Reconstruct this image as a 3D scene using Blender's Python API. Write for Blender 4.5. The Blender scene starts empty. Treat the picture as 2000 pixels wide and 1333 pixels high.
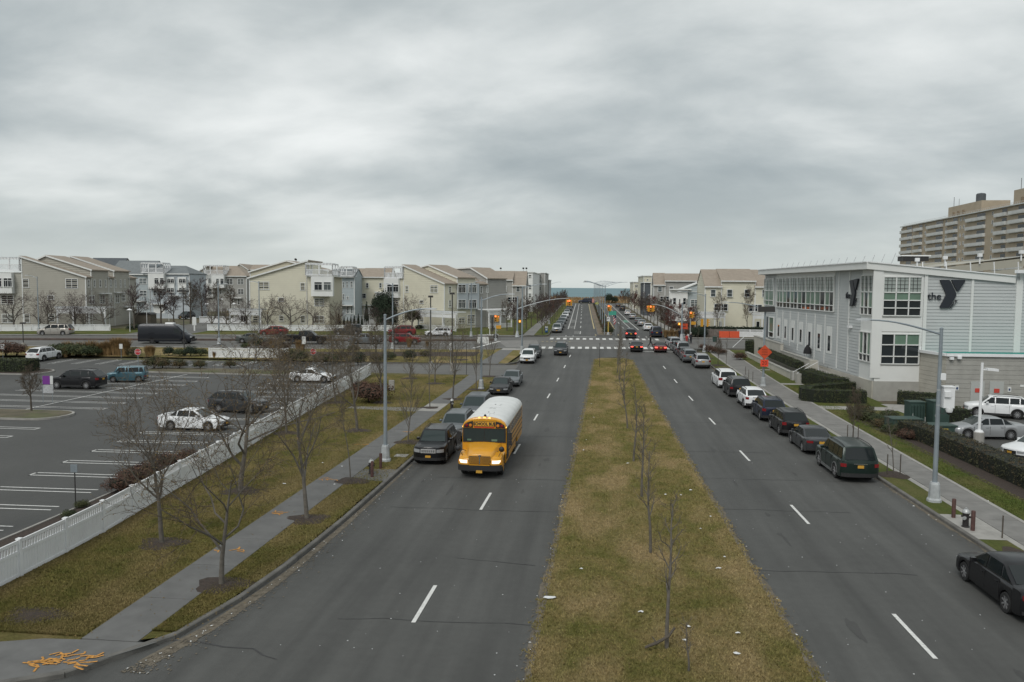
import bpy, bmesh, math, random
from mathutils import Vector, Matrix
PI = math.pi
R_ = random.Random(7)
SC = bpy.context.scene
COL = SC.collection
F_PX, CAM_H, HOR_Y, ROLL_T, VPX = 1556.0, 10.15, 560.9, 0.0075, 1171.0
A_ROLL = math.atan(ROLL_T)
A_PITCH = math.atan((666.5 - HOR_Y) / F_PX * math.cos(A_ROLL))
A_YAW = math.atan((VPX - 1000) / F_PX)
CAMROT = Matrix.Rotation(A_YAW, 3, 'Z') @ Matrix.Rotation(PI / 2 - A_PITCH, 3, 'X') @ Matrix.Rotation(A_ROLL, 3, 'Z')
cam_data = bpy.data.cameras.new('camera')
cam_data.sensor_width = 36.0
cam_data.lens = 36.0 * F_PX / 2000.0
cam_data.clip_start = 0.1
cam_data.clip_end = 30000
cam = bpy.data.objects.new('camera', cam_data)
cam.matrix_world = Matrix.Translation((0, 0, CAM_H)) @ CAMROT.to_4x4()
COL.objects.link(cam)
SC.camera = cam
SUN_EL, SUN_AZ = math.radians(48), math.radians(200)     # azimuth clockwise from +Y
world = bpy.data.worlds.new('World')
SC.world = world
world.use_nodes = True
wn, wl = world.node_tree.nodes, world.node_tree.links
wn.clear()
def wnode(t, **kw):
 n = wn.new(t)
 for k, v in kw.items():
  setattr(n, k, v)
 return n
sky = wnode('ShaderNodeTexSky', sky_type='NISHITA', sun_disc=False, sun_elevation=SUN_EL, sun_rotation=SUN_AZ)
tc = wnode('ShaderNodeTexCoord')
sep = wnode('ShaderNodeSeparateXYZ')
wl.new(tc.outputs['Generated'], sep.inputs[0])
def wmath(op, a, b=None, clamp=False):
 n = wnode('ShaderNodeMath', operation=op, use_clamp=clamp)
 for i, v in enumerate((a, b)):
  if v is None:
   continue
  if isinstance(v, (int, float)):
   n.inputs[i].default_value = v
  else:
   wl.new(v, n.inputs[i])
 return n.outputs[0]
zc = wmath('MAXIMUM', sep.outputs[2], 0.0)
den = wmath('ADD', zc, 0.30)
cu = wmath('DIVIDE', sep.outputs[0], den)
cv = wmath('DIVIDE', sep.outputs[1], den)
comb = wnode('ShaderNodeCombineXYZ')
wl.new(cu, comb.inputs[0]); wl.new(cv, comb.inputs[1])
def wnoise(scale, detail, rough, sx, sy, off, dist=0.0):
 mp = wnode('ShaderNodeMapping')
 mp.inputs['Scale'].default_value = (sx, sy, 1)
 mp.inputs['Location'].default_value = (off, off * 0.7, 0)
 mp.inputs['Rotation'].default_value = (0, 0, 0.5)
 wl.new(comb.outputs[0], mp.inputs[0])
 n = wnode('ShaderNodeTexNoise')
 n.inputs['Scale'].default_value = scale
 n.inputs['Detail'].default_value = detail
 n.inputs['Roughness'].default_value = rough
 n.inputs['Distortion'].default_value = dist
 wl.new(mp.outputs[0], n.inputs['Vector'])
 return n.outputs['Fac']
n1 = wnoise(0.95, 4.0, 0.52, 0.66, 1.0, 31.9, 0.12)
n2 = wnoise(2.6, 7.0, 0.56, 0.8, 1.05, 9.1, 0.2)
mixn = wmath('ADD', wmath('MULTIPLY', n1, 0.70), wmath('MULTIPLY', n2, 0.30))
ramp = wnode('ShaderNodeValToRGB')
cr = ramp.color_ramp
cr.interpolation = 'B_SPLINE'
cr.elements[0].position = 0.36; cr.elements[0].color = (0.275, 0.315, 0.33, 1)
cr.elements[1].position = 0.66; cr.elements[1].color = (0.78, 0.80, 0.79, 1)
e = cr.elements.new(0.45); e.color = (0.36, 0.40, 0.41, 1)
e = cr.elements.new(0.54); e.color = (0.53, 0.562, 0.56, 1)
wl.new(mixn, ramp.inputs[0])
hz = wmath('SUBTRACT', 1.0, wmath('MULTIPLY', zc, 6.5), clamp=True)
hz = wmath('POWER', hz, 1.6)
mixh = wnode('ShaderNodeMix', data_type='RGBA')
wl.new(wmath('MULTIPLY', hz, 0.85), mixh.inputs['Factor'])
wl.new(ramp.outputs[0], mixh.inputs['A'])
mixh.inputs['B'].default_value = (0.52, 0.558, 0.54, 1)
bgc = wnode('ShaderNodeBackground'); bgc.inputs['Strength'].default_value = 1.0
wl.new(mixh.outputs['Result'], bgc.inputs['Color'])
bgs = wnode('ShaderNodeBackground'); bgs.inputs['Strength'].default_value = 0.06
wl.new(sky.outputs[0], bgs.inputs['Color'])
mixs = wnode('ShaderNodeMixShader'); mixs.inputs[0].default_value = 0.94
wl.new(bgs.outputs[0], mixs.inputs[1]); wl.new(bgc.outputs[0], mixs.inputs[2])
wout = wnode('ShaderNodeOutputWorld')
wl.new(mixs.outputs[0], wout.inputs['Surface'])
sun_data = bpy.data.lights.new('sun', 'SUN')
sun_data.energy = 1.35
sun_data.angle = math.radians(28)
sun_data.color = (1.0, 0.97, 0.92)
sun = bpy.data.objects.new('sun', sun_data)
sd = Vector((math.sin(SUN_AZ) * math.cos(SUN_EL), math.cos(SUN_AZ) * math.cos(SUN_EL), math.sin(SUN_EL)))
sun.rotation_euler = sd.to_track_quat('Z', 'Y').to_euler()
sun.location = (0, -20, 60)
COL.objects.link(sun)
SC.view_settings.view_transform = 'Standard'
SC.view_settings.look = 'None'
SC.view_settings.exposure = 0.34
SC.view_settings.gamma = 1.0
SC.view_settings.use_curve_mapping = False
SC.render.engine = 'CYCLES'
SC.cycles.max_bounces = 6
SC.cycles.diffuse_bounces = 3
SC.cycles.glossy_bounces = 3
SC.cycles.transmission_bounces = 4
SC.cycles.transparent_max_bounces = 8
def sm(v, a, b):
 t = min(1.0, max(0.0, (v - a) / (b - a)))
 return t * t * (3 - 2 * t)
def gz(x, y):
 return 1.5 * sm(y, 70, 165) + 1.7 * sm(y, 150, 360) + 0.6 * sm(-x, 15, 110) * sm(y, 55, 120)
def sight(px, py):
 return CAMROT @ Vector(((px - 1000) / F_PX, -(py - 666.5) / F_PX, -1.0))
def G(px, py, dz=0.0):
 d = sight(px, py)
 f = lambda t: CAM_H + d.z * t - gz(d.x * t, d.y * t) - dz
 lo, t = 1.0, 1.0
 while t < 3000 and f(t) > 0:
  lo = t; t *= 1.01
 hi = t
 for _ in range(40):
  m = (lo + hi) / 2
  if f(m) > 0: lo = m
  else: hi = m
 return Vector((d.x * lo, d.y * lo))
class Plane:
 """upright plane through p0 with plan direction p0->p1 (left to right as seen); n faces the viewer"""
 def __init__(s, p0, p1=None, d=None):
  s.p = Vector(p0[:2])
  s.u = (Vector(p1[:2]) - s.p) if p1 is not None else Vector(d)
  s.len = s.u.length
  s.u.normalize()
  s.n = Vector((s.u.y, -s.u.x))
 def hit(s, px, py):
  d = sight(px, py)
  t = s.p.dot(s.n) / (d.x * s.n.x + d.y * s.n.y)
  q = Vector((d.x * t, d.y * t))
  return (q - s.p).dot(s.u), CAM_H + d.z * t
 def pt(s, u, z, out=0.0):
  q = s.p + s.u * u + s.n * out
  return Vector((q.x, q.y, z))
 def back(s, depth):
  return Plane(s.p - s.n * depth, d=s.u)
class MB:
 def __init__(s):
  s.v, s.f, s.m = [], [], []
 def add(s, verts, faces, mi=0):
  o = len(s.v)
  s.v.extend([tuple(v) for v in verts])
  for f in faces:
   s.f.append([i + o for i in f]); s.m.append(mi)
 def poly(s, pts, mi=0):
  s.add(pts, [list(range(len(pts)))], mi)
 def box(s, c, size, rz=0.0, mi=0):
  cx, cy, cz = c; hx, hy, hz = size[0] / 2, size[1] / 2, size[2] / 2
  co, si = math.cos(rz), math.sin(rz)
  vs = []
  for z in (-hz, hz):
   for x, y in ((-hx, -hy), (hx, -hy), (hx, hy), (-hx, hy)):
    vs.append((cx + x * co - y * si, cy + x * si + y * co, cz + z))
  s.add(vs, [(3, 2, 1, 0), (4, 5, 6, 7), (0, 1, 5, 4), (1, 2, 6, 5), (2, 3, 7, 6), (3, 0, 4, 7)], mi)
 def bar(s, a, b, w, h, mi=0, up=(0, 0, 1)):
  a, b, up = Vector(a), Vector(b), Vector(up)
  d = (b - a)
  if d.length < 1e-6: return
  d.normalize()
  sx = d.cross(up)
  if sx.length < 1e-4: sx = d.cross(Vector((1, 0, 0)))
  sx.normalize(); uz = sx.cross(d)
  vs = []
  for p in (a, b):
   for i, j in ((-1, -1), (1, -1), (1, 1), (-1, 1)):
    vs.append(p + sx * (w / 2 * i) + uz * (h / 2 * j))
  s.add(vs, [(3, 2, 1, 0), (4, 5, 6, 7), (0, 1, 5, 4), (1, 2, 6, 5), (2, 3, 7, 6), (3, 0, 4, 7)], mi)
 def tube(s, pts, rad, n=6, mi=0, cap=True):
  pts = [Vector(p) for p in pts]
  if isinstance(rad, (int, float)): rad = [rad] * len(pts)
  rings = []
  prev = None
  for i, p in enumerate(pts):
   d = (pts[min(i + 1, len(pts) - 1)] - pts[max(i - 1, 0)])
   if d.length < 1e-7: d = Vector((0, 0, 1))
   d.normalize()
   if prev is None:
    a = d.cross(Vector((0, 0, 1)))
    if a.length < 1e-3: a = Vector((1, 0, 0))
   else:
    a = prev - d * prev.dot(d)
    if a.length < 1e-4: a = d.cross(Vector((0.3, 1, 0.2)))
   a.normalize(); prev = a
   b = d.cross(a)
   rings.append([p + (a * math.cos(2 * PI * k / n) + b * math.sin(2 * PI * k / n)) * rad[i] for k in range(n)])
  s.loft(rings, mi, cap)
 def loft(s, rings, mi=0, cap=True, closed=True):
  o = len(s.v); n = len(rings[0])
  for r in rings: s.v.extend([tuple(v) for v in r])
  for i in range(len(rings) - 1):
   for k in range(n if closed else n - 1):
    k2 = (k + 1) % n
    s.f.append([o + i * n + k, o + i * n + k2, o + (i + 1) * n + k2, o + (i + 1) * n + k]); s.m.append(mi)
  if cap:
   s.f.append([o + k for k in reversed(range(n))]); s.m.append(mi)
   s.f.append([o + (len(rings) - 1) * n + k for k in range(n)]); s.m.append(mi)
 def lathe(s, prof, c=(0, 0, 0), n=12, axis='Z', mi=0, cap=False):
  rings = []
  for r, h in prof:
   ring = []
   for k in range(n):
    a = 2 * PI * k / n
    x, y = r * math.cos(a), r * math.sin(a)
    if axis == 'Z': ring.append((c[0] + x, c[1] + y, c[2] + h))
    elif axis == 'X': ring.append((c[0] + h, c[1] + x, c[2] + y))
    else: ring.append((c[0] + x, c[1] + h, c[2] + y))
   rings.append(ring)
  s.loft(rings, mi, cap)
 def prism(s, outline, dirv, mi=0):
  """closed planar outline extruded by dirv"""
  n = len(outline); dv = Vector(dirv)
  a = [Vector(p) for p in outline]; b = [p + dv for p in a]
  s.add(a + b, [list(reversed(range(n))), list(range(n, 2 * n))] + [[i, (i + 1) % n, n + (i + 1) % n, n + i] for i in range(n)], mi)
 def mesh(s, name, mats, smooth=False):
  me = bpy.data.meshes.new(name)
  me.from_pydata(s.v, [], s.f)
  if not isinstance(mats, (list, tuple)): mats = [mats]
  for m in mats: me.materials.append(m)
  if len(mats) > 1: me.polygons.foreach_set('material_index', s.m)
  if smooth:
   me.polygons.foreach_set('use_smooth', [True] * len(me.polygons))
   me.set_sharp_from_angle(angle=math.radians(smooth if smooth is not True else 35))
  me.update()
  return me
 def build(s, name, mats, parent=None, smooth=False, label=None, cat=None, group=None, kind=None, loc=None, rz=0.0):
  o = bpy.data.objects.new(name, s.mesh(name, mats, smooth))
  COL.objects.link(o)
  if parent is not None: o.parent = parent
  if loc is not None: o.location = loc
  if rz: o.rotation_euler = (0, 0, rz)
  tag(o, label, cat, group, kind)
  return o
def tag(o, label=None, cat=None, group=None, kind=None):
 if label: o['label'] = label
 if cat: o['category'] = cat
 if group: o['group'] = group
 if kind: o['kind'] = kind
 return o
def thing(name, label, cat, loc=(0, 0, 0), rz=0.0, group=None):
 o = bpy.data.objects.new(name, None)
 o.empty_display_size = 0.3
 o.location = loc; o.rotation_euler = (0, 0, rz)
 COL.objects.link(o)
 return tag(o, label, cat, group)
def inst(name, me, parent=None, loc=(0, 0, 0), rot=(0, 0, 0), scale=(1, 1, 1)):
 o = bpy.data.objects.new(name, me)
 COL.objects.link(o)
 if parent is not None: o.parent = parent
 o.location = loc; o.rotation_euler = rot; o.scale = scale
 return o
def copy_tree(o, parent=None):
 c = o.copy(); COL.objects.link(c)
 if parent is not None: c.parent = parent
 for ch in list(o.children): copy_tree(ch, c)
 return c
_text_cache = {}
def text_mesh(txt, size, thick=0.0, mat=None, align='CENTER', bold=0.0):
 key = (txt, size, thick, mat.name if mat else '', align)
 if key in _text_cache: return _text_cache[key]
 cu = bpy.data.curves.new('lettering', 'FONT')
 cu.body = txt; cu.size = size; cu.extrude = thick; cu.align_x = align; cu.align_y = 'CENTER'
 cu.resolution_u = 3; cu.offset = bold
 ob = bpy.data.objects.new('lettering', cu)
 COL.objects.link(ob)
 dg = bpy.context.evaluated_depsgraph_get()
 me = bpy.data.meshes.new_from_object(ob.evaluated_get(dg))
 bpy.data.objects.remove(ob); bpy.data.curves.remove(cu)
 me.materials.clear()
 if mat: me.materials.append(mat)
 _text_cache[key] = me
 return me
MATS = {}
def mat(name, col, rough=0.7, metal=0.0, var=0.0, vscale=3.0, bump=0.0, bscale=20.0, col2=None, c2scale=1.0, c2lo=0.45, c2hi=0.6,
  coat=0.0, emit=None, estr=0.0, spec=None, detail=4.0, stretch=None, trans=0.0):
 if name in MATS: return MATS[name]
 m = bpy.data.materials.new(name); m.use_nodes = True
 nt = m.node_tree; N, L = nt.nodes, nt.links
 b = N['Principled BSDF']
 b.inputs['Roughness'].default_value = rough
 b.inputs['Metallic'].default_value = metal
 b.inputs['Coat Weight'].default_value = coat
 if coat: b.inputs['Coat Roughness'].default_value = 0.06
 if spec is not None: b.inputs['Specular IOR Level'].default_value = spec
 if trans: b.inputs['Transmission Weight'].default_value = trans
 if emit is not None:
  b.inputs['Emission Color'].default_value = (*emit, 1); b.inputs['Emission Strength'].default_value = estr
 c = (*col, 1)
 b.inputs['Base Color'].default_value = c
 src = None
 if var or col2 or bump:
  g = N.new('ShaderNodeNewGeometry')
  vec = g.outputs['Position']
  if stretch:
   mp = N.new('ShaderNodeMapping'); mp.inputs['Scale'].default_value = stretch
   L.new(vec, mp.inputs[0]); vec = mp.outputs[0]
 def noise(sc, dt):
  n = N.new('ShaderNodeTexNoise'); n.inputs['Scale'].default_value = sc; n.inputs['Detail'].default_value = dt
  n.inputs['Roughness'].default_value = 0.6
  L.new(vec, n.inputs['Vector']); return n.outputs['Fac']
 cur = None
 if col2:
  rm = N.new('ShaderNodeMapRange'); rm.interpolation_type = 'SMOOTHSTEP'
  rm.inputs['From Min'].default_value = c2lo; rm.inputs['From Max'].default_value = c2hi
  L.new(noise(c2scale, 5.0), rm.inputs['Value'])
  mx = N.new('ShaderNodeMix'); mx.data_type = 'RGBA'
  L.new(rm.outputs[0], mx.inputs['Factor'])
  mx.inputs['A'].default_value = c; mx.inputs['B'].default_value = (*col2, 1)
  cur = mx.outputs['Result']
 if var:
  rm = N.new('ShaderNodeMapRange')
  rm.inputs['From Min'].default_value = 0.3; rm.inputs['From Max'].default_value = 0.7
  rm.inputs['To Min'].default_value = 1 - var; rm.inputs['To Max'].default_value = 1 + var
  L.new(noise(vscale, detail), rm.inputs['Value'])
  hs = N.new('ShaderNodeHueSaturation')
  L.new(rm.outputs[0], hs.inputs['Value'])
  if cur: L.new(cur, hs.inputs['Color'])
  else: hs.inputs['Color'].default_value = c
  cur = hs.outputs[0]
 if cur: L.new(cur, b.inputs['Base Color'])
 if bump:
  bp = N.new('ShaderNodeBump'); bp.inputs['Strength'].default_value = min(1.0, bump); bp.inputs['Distance'].default_value = 0.03
  L.new(noise(bscale, 3.0), bp.inputs['Height'])
  L.new(bp.outputs[0], b.inputs['Normal'])
 MATS[name] = m
 return m
def asphalt_mat(name, c, streak=0.16, along=(0.9, 0.035, 1), grain=0.20):
 """worn asphalt: streaks along the traffic, blotches, aggregate grain"""
 m = bpy.data.materials.new(name); m.use_nodes = True
 N, L = m.node_tree.nodes, m.node_tree.links
 bs = N['Principled BSDF']; bs.inputs['Roughness'].default_value = 0.8; bs.inputs['Base Color'].default_value = (*c, 1)
 g = N.new('ShaderNodeNewGeometry')
 def noise(sc, dt, ro=0.6, st=None):
  v = g.outputs['Position']
  if st:
   mp = N.new('ShaderNodeMapping'); mp.inputs['Scale'].default_value = st; L.new(v, mp.inputs[0]); v = mp.outputs[0]
  n = N.new('ShaderNodeTexNoise'); n.inputs['Scale'].default_value = sc; n.inputs['Detail'].default_value = dt; n.inputs['Roughness'].default_value = ro
  L.new(v, n.inputs['Vector']); return n.outputs['Fac']
 def mr(v, amt, lo=0.3, hi=0.7):
  r = N.new('ShaderNodeMapRange'); r.inputs['From Min'].default_value = lo; r.inputs['From Max'].default_value = hi
  r.inputs['To Min'].default_value = 1 - amt; r.inputs['To Max'].default_value = 1 + amt
  L.new(v, r.inputs['Value']); return r.outputs[0]
 def mul(a, b):
  x = N.new('ShaderNodeMath'); x.operation = 'MULTIPLY'; L.new(a, x.inputs[0]); L.new(b, x.inputs[1]); return x.outputs[0]
 v = mul(mul(mr(noise(1.0, 4, .55, along), streak), mr(noise(.16, 5), .13)), mul(mr(noise(40, 4, .8), grain, .25, .75), mr(noise(2.5, 6, .7), .08)))
 hs = N.new('ShaderNodeHueSaturation'); hs.inputs['Color'].default_value = (*c, 1); L.new(v, hs.inputs['Value'])
 L.new(hs.outputs[0], bs.inputs['Base Color'])
 bp = N.new('ShaderNodeBump'); bp.inputs['Strength'].default_value = .35; bp.inputs['Distance'].default_value = .02
 L.new(noise(70, 3), bp.inputs['Height']); L.new(bp.outputs[0], bs.inputs['Normal'])
 MATS[name] = m
 return m
m_asphalt = asphalt_mat('asphalt', (0.067, 0.0675, 0.064), 0.26)
m_asphalt_cross = asphalt_mat('asphalt_cross', (0.115, 0.113, 0.106), along=(0.05, 0.6, 1))
m_lot = asphalt_mat('lot_asphalt', (0.061, 0.061, 0.058), .08, (.3, .1, 1))
m_paint = mat('road_paint', (0.62, 0.62, 0.60), 0.7, var=0.16, vscale=9, col2=(0.33, 0.33, 0.32), c2scale=7, c2lo=0.57, c2hi=0.72)
m_paint_far = mat('road_paint_worn', (0.48, 0.48, 0.46), 0.7, var=0.2, vscale=5, col2=(0.2, 0.2, 0.19), c2scale=2.2, c2lo=0.5, c2hi=0.7)
m_paint_y = mat('road_paint_yellow', (0.42, 0.34, 0.17), 0.7, var=0.2, vscale=5)
m_orange_spray = mat('orange_spray', (0.50, 0.24, 0.05), 0.8, var=0.35, vscale=14)
m_concrete = mat('concrete', (0.30, 0.29, 0.27), 0.85, var=0.18, vscale=2.0, bump=0.15, bscale=60, detail=7)
m_concrete_d = mat('concrete_dark', (0.125, 0.125, 0.122), 0.85, var=0.16, vscale=1.3, bump=0.15, bscale=60, detail=7)
m_concrete_m = mat('concrete_mid', (0.185, 0.18, 0.17), 0.85, var=0.18, vscale=1.3, bump=0.15, bscale=60, detail=7)
m_kerb = mat('kerb_stone', (0.125, 0.12, 0.11), 0.85, var=0.3, vscale=1.6, bump=0.2, bscale=40, detail=7)
m_kerb_rust = mat('kerb_steel_face', (0.085, 0.06, 0.05), 0.7, var=0.3, vscale=1.4)
def grass_mat(name, a, b, c):
 """three-tone turf: green, straw and bare-soil patches"""
 m = bpy.data.materials.new(name); m.use_nodes = True
 N, L = m.node_tree.nodes, m.node_tree.links
 bs = N['Principled BSDF']; bs.inputs['Roughness'].default_value = 0.95; bs.inputs['Specular IOR Level'].default_value = 0.1
 g = N.new('ShaderNodeNewGeometry')
 def noise(sc, dt, ro=0.6):
  n = N.new('ShaderNodeTexNoise'); n.inputs['Scale'].default_value = sc; n.inputs['Detail'].default_value = dt; n.inputs['Roughness'].default_value = ro
  L.new(g.outputs['Position'], n.inputs['Vector']); return n.outputs['Fac']
 def mr(v, lo, hi, a0=0.0, b0=1.0):
  r = N.new('ShaderNodeMapRange'); r.inputs['From Min'].default_value = lo; r.inputs['From Max'].default_value = hi
  r.inputs['To Min'].default_value = a0; r.inputs['To Max'].default_value = b0
  L.new(v, r.inputs['Value']); return r.outputs[0]
 def mix(f, A, B):
  x = N.new('ShaderNodeMix'); x.data_type = 'RGBA'; L.new(f, x.inputs['Factor'])
  for k, v in (('A', A), ('B', B)):
   if isinstance(v, tuple): x.inputs[k].default_value = (*v, 1)
   else: L.new(v, x.inputs[k])
  return x.outputs['Result']
 mp = N.new('ShaderNodeMapping'); mp.inputs['Scale'].default_value = (1.0, 0.45, 1); L.new(g.outputs['Position'], mp.inputs[0])
 nb = N.new('ShaderNodeTexNoise'); nb.inputs['Scale'].default_value = 0.42; nb.inputs['Detail'].default_value = 5; L.new(mp.outputs[0], nb.inputs['Vector'])
 c1 = mix(mr(noise(0.85, 6, 0.7), 0.36, 0.60), a, b)
 c2 = mix(mr(nb.outputs['Fac'], 0.46, 0.64, 0.0, 0.9), c1, c)
 hs = N.new('ShaderNodeHueSaturation'); L.new(c2, hs.inputs['Color']); L.new(mr(noise(7.0, 8, 0.75), 0.3, 0.7, 0.68, 1.34), hs.inputs['Value'])
 L.new(hs.outputs[0], bs.inputs['Base Color'])
 bp = N.new('ShaderNodeBump'); bp.inputs['Strength'].default_value = 0.9; bp.inputs['Distance'].default_value = 0.06
 L.new(noise(18, 6, 0.8), bp.inputs['Height']); L.new(bp.outputs[0], bs.inputs['Normal'])
 MATS[name] = m
 return m
m_grass = grass_mat('winter_grass', (0.115, 0.112, 0.034), (0.18, 0.148, 0.06), (0.265, 0.20, 0.105))
m_grass_l = grass_mat('lawn_grass', (0.088, 0.088, 0.026), (0.140, 0.118, 0.043), (0.185, 0.145, 0.066))
m_grass_r = grass_mat('kept_grass', (0.065, 0.09, 0.022), (0.09, 0.10, 0.03), (0.13, 0.12, 0.05))
m_turf = grass_mat('winter_blades', (0.185, 0.18, 0.055), (0.285, 0.23, 0.096), (0.40, 0.305, 0.16))  # blade copies of the grasses, colours brightened to offset shade on upright blades
m_turf_l = grass_mat('lawn_blades', (0.14, 0.14, 0.04), (0.22, 0.185, 0.068), (0.285, 0.225, 0.105))
m_turf_r = grass_mat('kept_blades', (0.10, 0.14, 0.034), (0.135, 0.155, 0.046), (0.19, 0.18, 0.075))
m_mulch = mat('mulch', (0.045, 0.032, 0.025), 0.95, var=0.4, vscale=9, bump=0.9, bscale=25, detail=6)
m_earth = mat('earth', (0.10, 0.085, 0.055), 0.95, var=0.3, vscale=0.8, col2=(0.075, 0.08, 0.03), c2scale=0.15, detail=7)
m_white = mat('white_vinyl', (0.74, 0.75, 0.76), 0.5, var=0.05, vscale=1.2)
m_white_tr = mat('white_trim', (0.70, 0.71, 0.70), 0.6, var=0.05, vscale=0.8)
m_glass = mat('window_glass', (0.016, 0.02, 0.024), 0.08, var=0.5, vscale=0.5, spec=0.45)
m_glass_c = mat('curtained_glass', (0.075, 0.088, 0.09), 0.1, var=0.45, vscale=1.1, spec=0.6)
m_carglass = mat('car_glass', (0.012, 0.016, 0.017), 0.06, spec=0.42)
m_carglass_l = mat('car_windshield', (0.03, 0.042, 0.042), 0.06, spec=0.5)
m_tyre = mat('tyre_rubber', (0.016, 0.016, 0.016), 0.8)
m_rim = mat('rim_alloy', (0.42, 0.42, 0.43), 0.35, metal=0.7)
m_rim_d = mat('rim_dark', (0.09, 0.09, 0.095), 0.4, metal=0.6)
m_blk = mat('black_plastic', (0.02, 0.02, 0.021), 0.55)
m_chrome = mat('chrome', (0.62, 0.63, 0.65), 0.18, metal=1.0)
m_head = mat('headlamp_glass', (0.32, 0.33, 0.34), 0.12, spec=0.8)
m_tail = mat('tail_lamp', (0.20, 0.010, 0.013), 0.2, spec=0.6)
m_tail_on = mat('tail_lamp_lit', (0.6, 0.02, 0.02), 0.3, emit=(1.0, 0.10, 0.07), estr=2.2)
m_head_on = mat('headlamp_lit', (0.8, 0.75, 0.6), 0.2, emit=(1.0, 0.88, 0.68), estr=0.9)
m_plate = mat('number_plate', (0.55, 0.30, 0.04), 0.5)
m_plate_w = mat('number_plate_pale', (0.55, 0.56, 0.58), 0.5)
m_galv = mat('galvanised_steel', (0.27, 0.31, 0.34), 0.5, metal=0.35, var=0.12, vscale=1.5)
m_galv_l = mat('galvanised_pale', (0.40, 0.42, 0.43), 0.6, metal=0.2, var=0.2, vscale=2.5)
m_darkpole = mat('dark_pole', (0.035, 0.033, 0.032), 0.6)
m_bark = mat('bark', (0.085, 0.072, 0.058), 0.9, var=0.3, vscale=5, bump=0.5, bscale=30)
m_bark_g = mat('bark_grey', (0.12, 0.108, 0.092), 0.9, var=0.25, vscale=5, bump=0.5, bscale=30)
m_twig = mat('twig', (0.085, 0.064, 0.044), 0.9, var=0.25, vscale=2)
m_twig_g = mat('twig_grey', (0.11, 0.088, 0.064), 0.9, var=0.2, vscale=2)
m_twig_r = mat('twig_red', (0.105, 0.055, 0.045), 0.9, var=0.35, vscale=1.5)
m_twig_p = mat('twig_plum', (0.075, 0.052, 0.05), 0.9, var=0.3, vscale=1.5)
m_leaf_br = mat('leaf_brown', (0.17, 0.115, 0.04), 0.85, var=0.4, vscale=3)
m_leaf_red = mat('leaf_red', (0.17, 0.035, 0.025), 0.85, var=0.4, vscale=2)
m_hedge = mat('hedge_leaf', (0.036, 0.052, 0.017), 0.8, var=0.45, vscale=3, col2=(0.055, 0.062, 0.02), c2scale=1.0)
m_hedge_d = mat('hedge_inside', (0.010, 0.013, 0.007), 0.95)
m_shrub = mat('shrub_leaf', (0.048, 0.052, 0.02), 0.85, var=0.5, vscale=3, col2=(0.085, 0.06, 0.025), c2scale=0.8)
m_evergreen = mat('evergreen_leaf', (0.018, 0.032, 0.016), 0.85, var=0.5, vscale=3)
m_reed = mat('reed_straw', (0.22, 0.14, 0.06), 0.9, var=0.35, vscale=2)
m_redbrown = mat('shrub_redbrown', (0.085, 0.045, 0.03), 0.9, var=0.4, vscale=2)
# ================================================================ GROUND
def resample(pts, n):
 pts = [Vector(p) for p in pts]
 seg = [(pts[i + 1] - pts[i]).length for i in range(len(pts) - 1)]
 tot = sum(seg); out = []
 for k in range(n + 1):
  d = tot * k / n; i = 0
  while i < len(seg) - 1 and d > seg[i]:
   d -= seg[i]; i += 1
  out.append(pts[i].lerp(pts[i + 1], min(1.0, d / max(seg[i], 1e-9))))
 return out
def plen(pts):
 pts = [Vector(p) for p in pts]
 return sum((pts[i + 1] - pts[i]).length for i in range(len(pts) - 1))
def strip_mb(A, B, dz, step=3.0, mb=None, skirt=0.0):
 n = max(1, int(math.ceil(max(plen(A), plen(B)) / step)))
 a, b = resample(A, n), resample(B, n)
 wmax = max((p - q).length for p, q in zip(a, b))
 m = max(1, int(math.ceil(wmax / step)))
 mb = mb or MB()
 vs = []
 for i in range(n + 1):
  for j in range(m + 1):
   p = a[i].lerp(b[i], j / m)
   vs.append((p.x, p.y, gz(p.x, p.y) + dz))
 fs = []
 for i in range(n):
  for j in range(m):
   q = i * (m + 1) + j
   fs.append((q, q + 1, q + m + 2, q + m + 1))
 o = len(mb.v)
 mb.add(vs, fs)
 if skirt:
  edge = [o + j for j in range(m + 1)] + [o + i * (m + 1) + m for i in range(1, n + 1)] + [o + n * (m + 1) + j for j in range(m - 1, -1, -1)] + [o + i * (m + 1) for i in range(n - 1, 0, -1)]
  base = len(mb.v)
  for k in edge:
   x, y, z = mb.v[k]; mb.v.append((x, y, z - skirt))
  for k in range(len(edge)):
   k2 = (k + 1) % len(edge)
   mb.f.append([edge[k2], edge[k], base + k, base + k2]); mb.m.append(0)
 return mb
def up_faces(mb):
 """make sheet faces look up"""
 for i, f in enumerate(mb.f):
  a, b, c = (Vector(mb.v[f[k]]) for k in (0, 1, 2))
  if (b - a).cross(c - a).z < 0: mb.f[i] = list(reversed(f))
 return mb
def sheet(name, A, B, dz, m, parent=None, step=3.0, skirt=0.0, kind='structure'):
 mb = strip_mb(A, B, dz, step, skirt=0.0)
 up_faces(mb)
 if skirt:
  mb = strip_mb(A, B, dz, step, skirt=skirt)
 return mb.build(name, m, parent, kind=kind if parent is None else None)
def dune(x, y):
 z = gz(x, y)
 if y > 350:
  z += 2.5 * math.exp(-((y - 376) / 10.0) ** 2) * (0.85 + 0.15 * math.sin(x * 0.13 + 1.1 * math.sin(x * 0.05)))
  z = z * (1 - sm(y, 385, 440)) - 1.5 * sm(y, 385, 440)
 return z
mb = MB()
xs = [-9000, -3000, -1000, -500, -300] + list(range(-204, 205, 4)) + [300, 500, 1000, 3000, 9000]
ys = [-3000, -800, -200, -100] + list(range(-60, 441, 4))
vs = [(x, y, dune(x, y) - 0.10) for y in ys for x in xs]
nx = len(xs)
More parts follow.
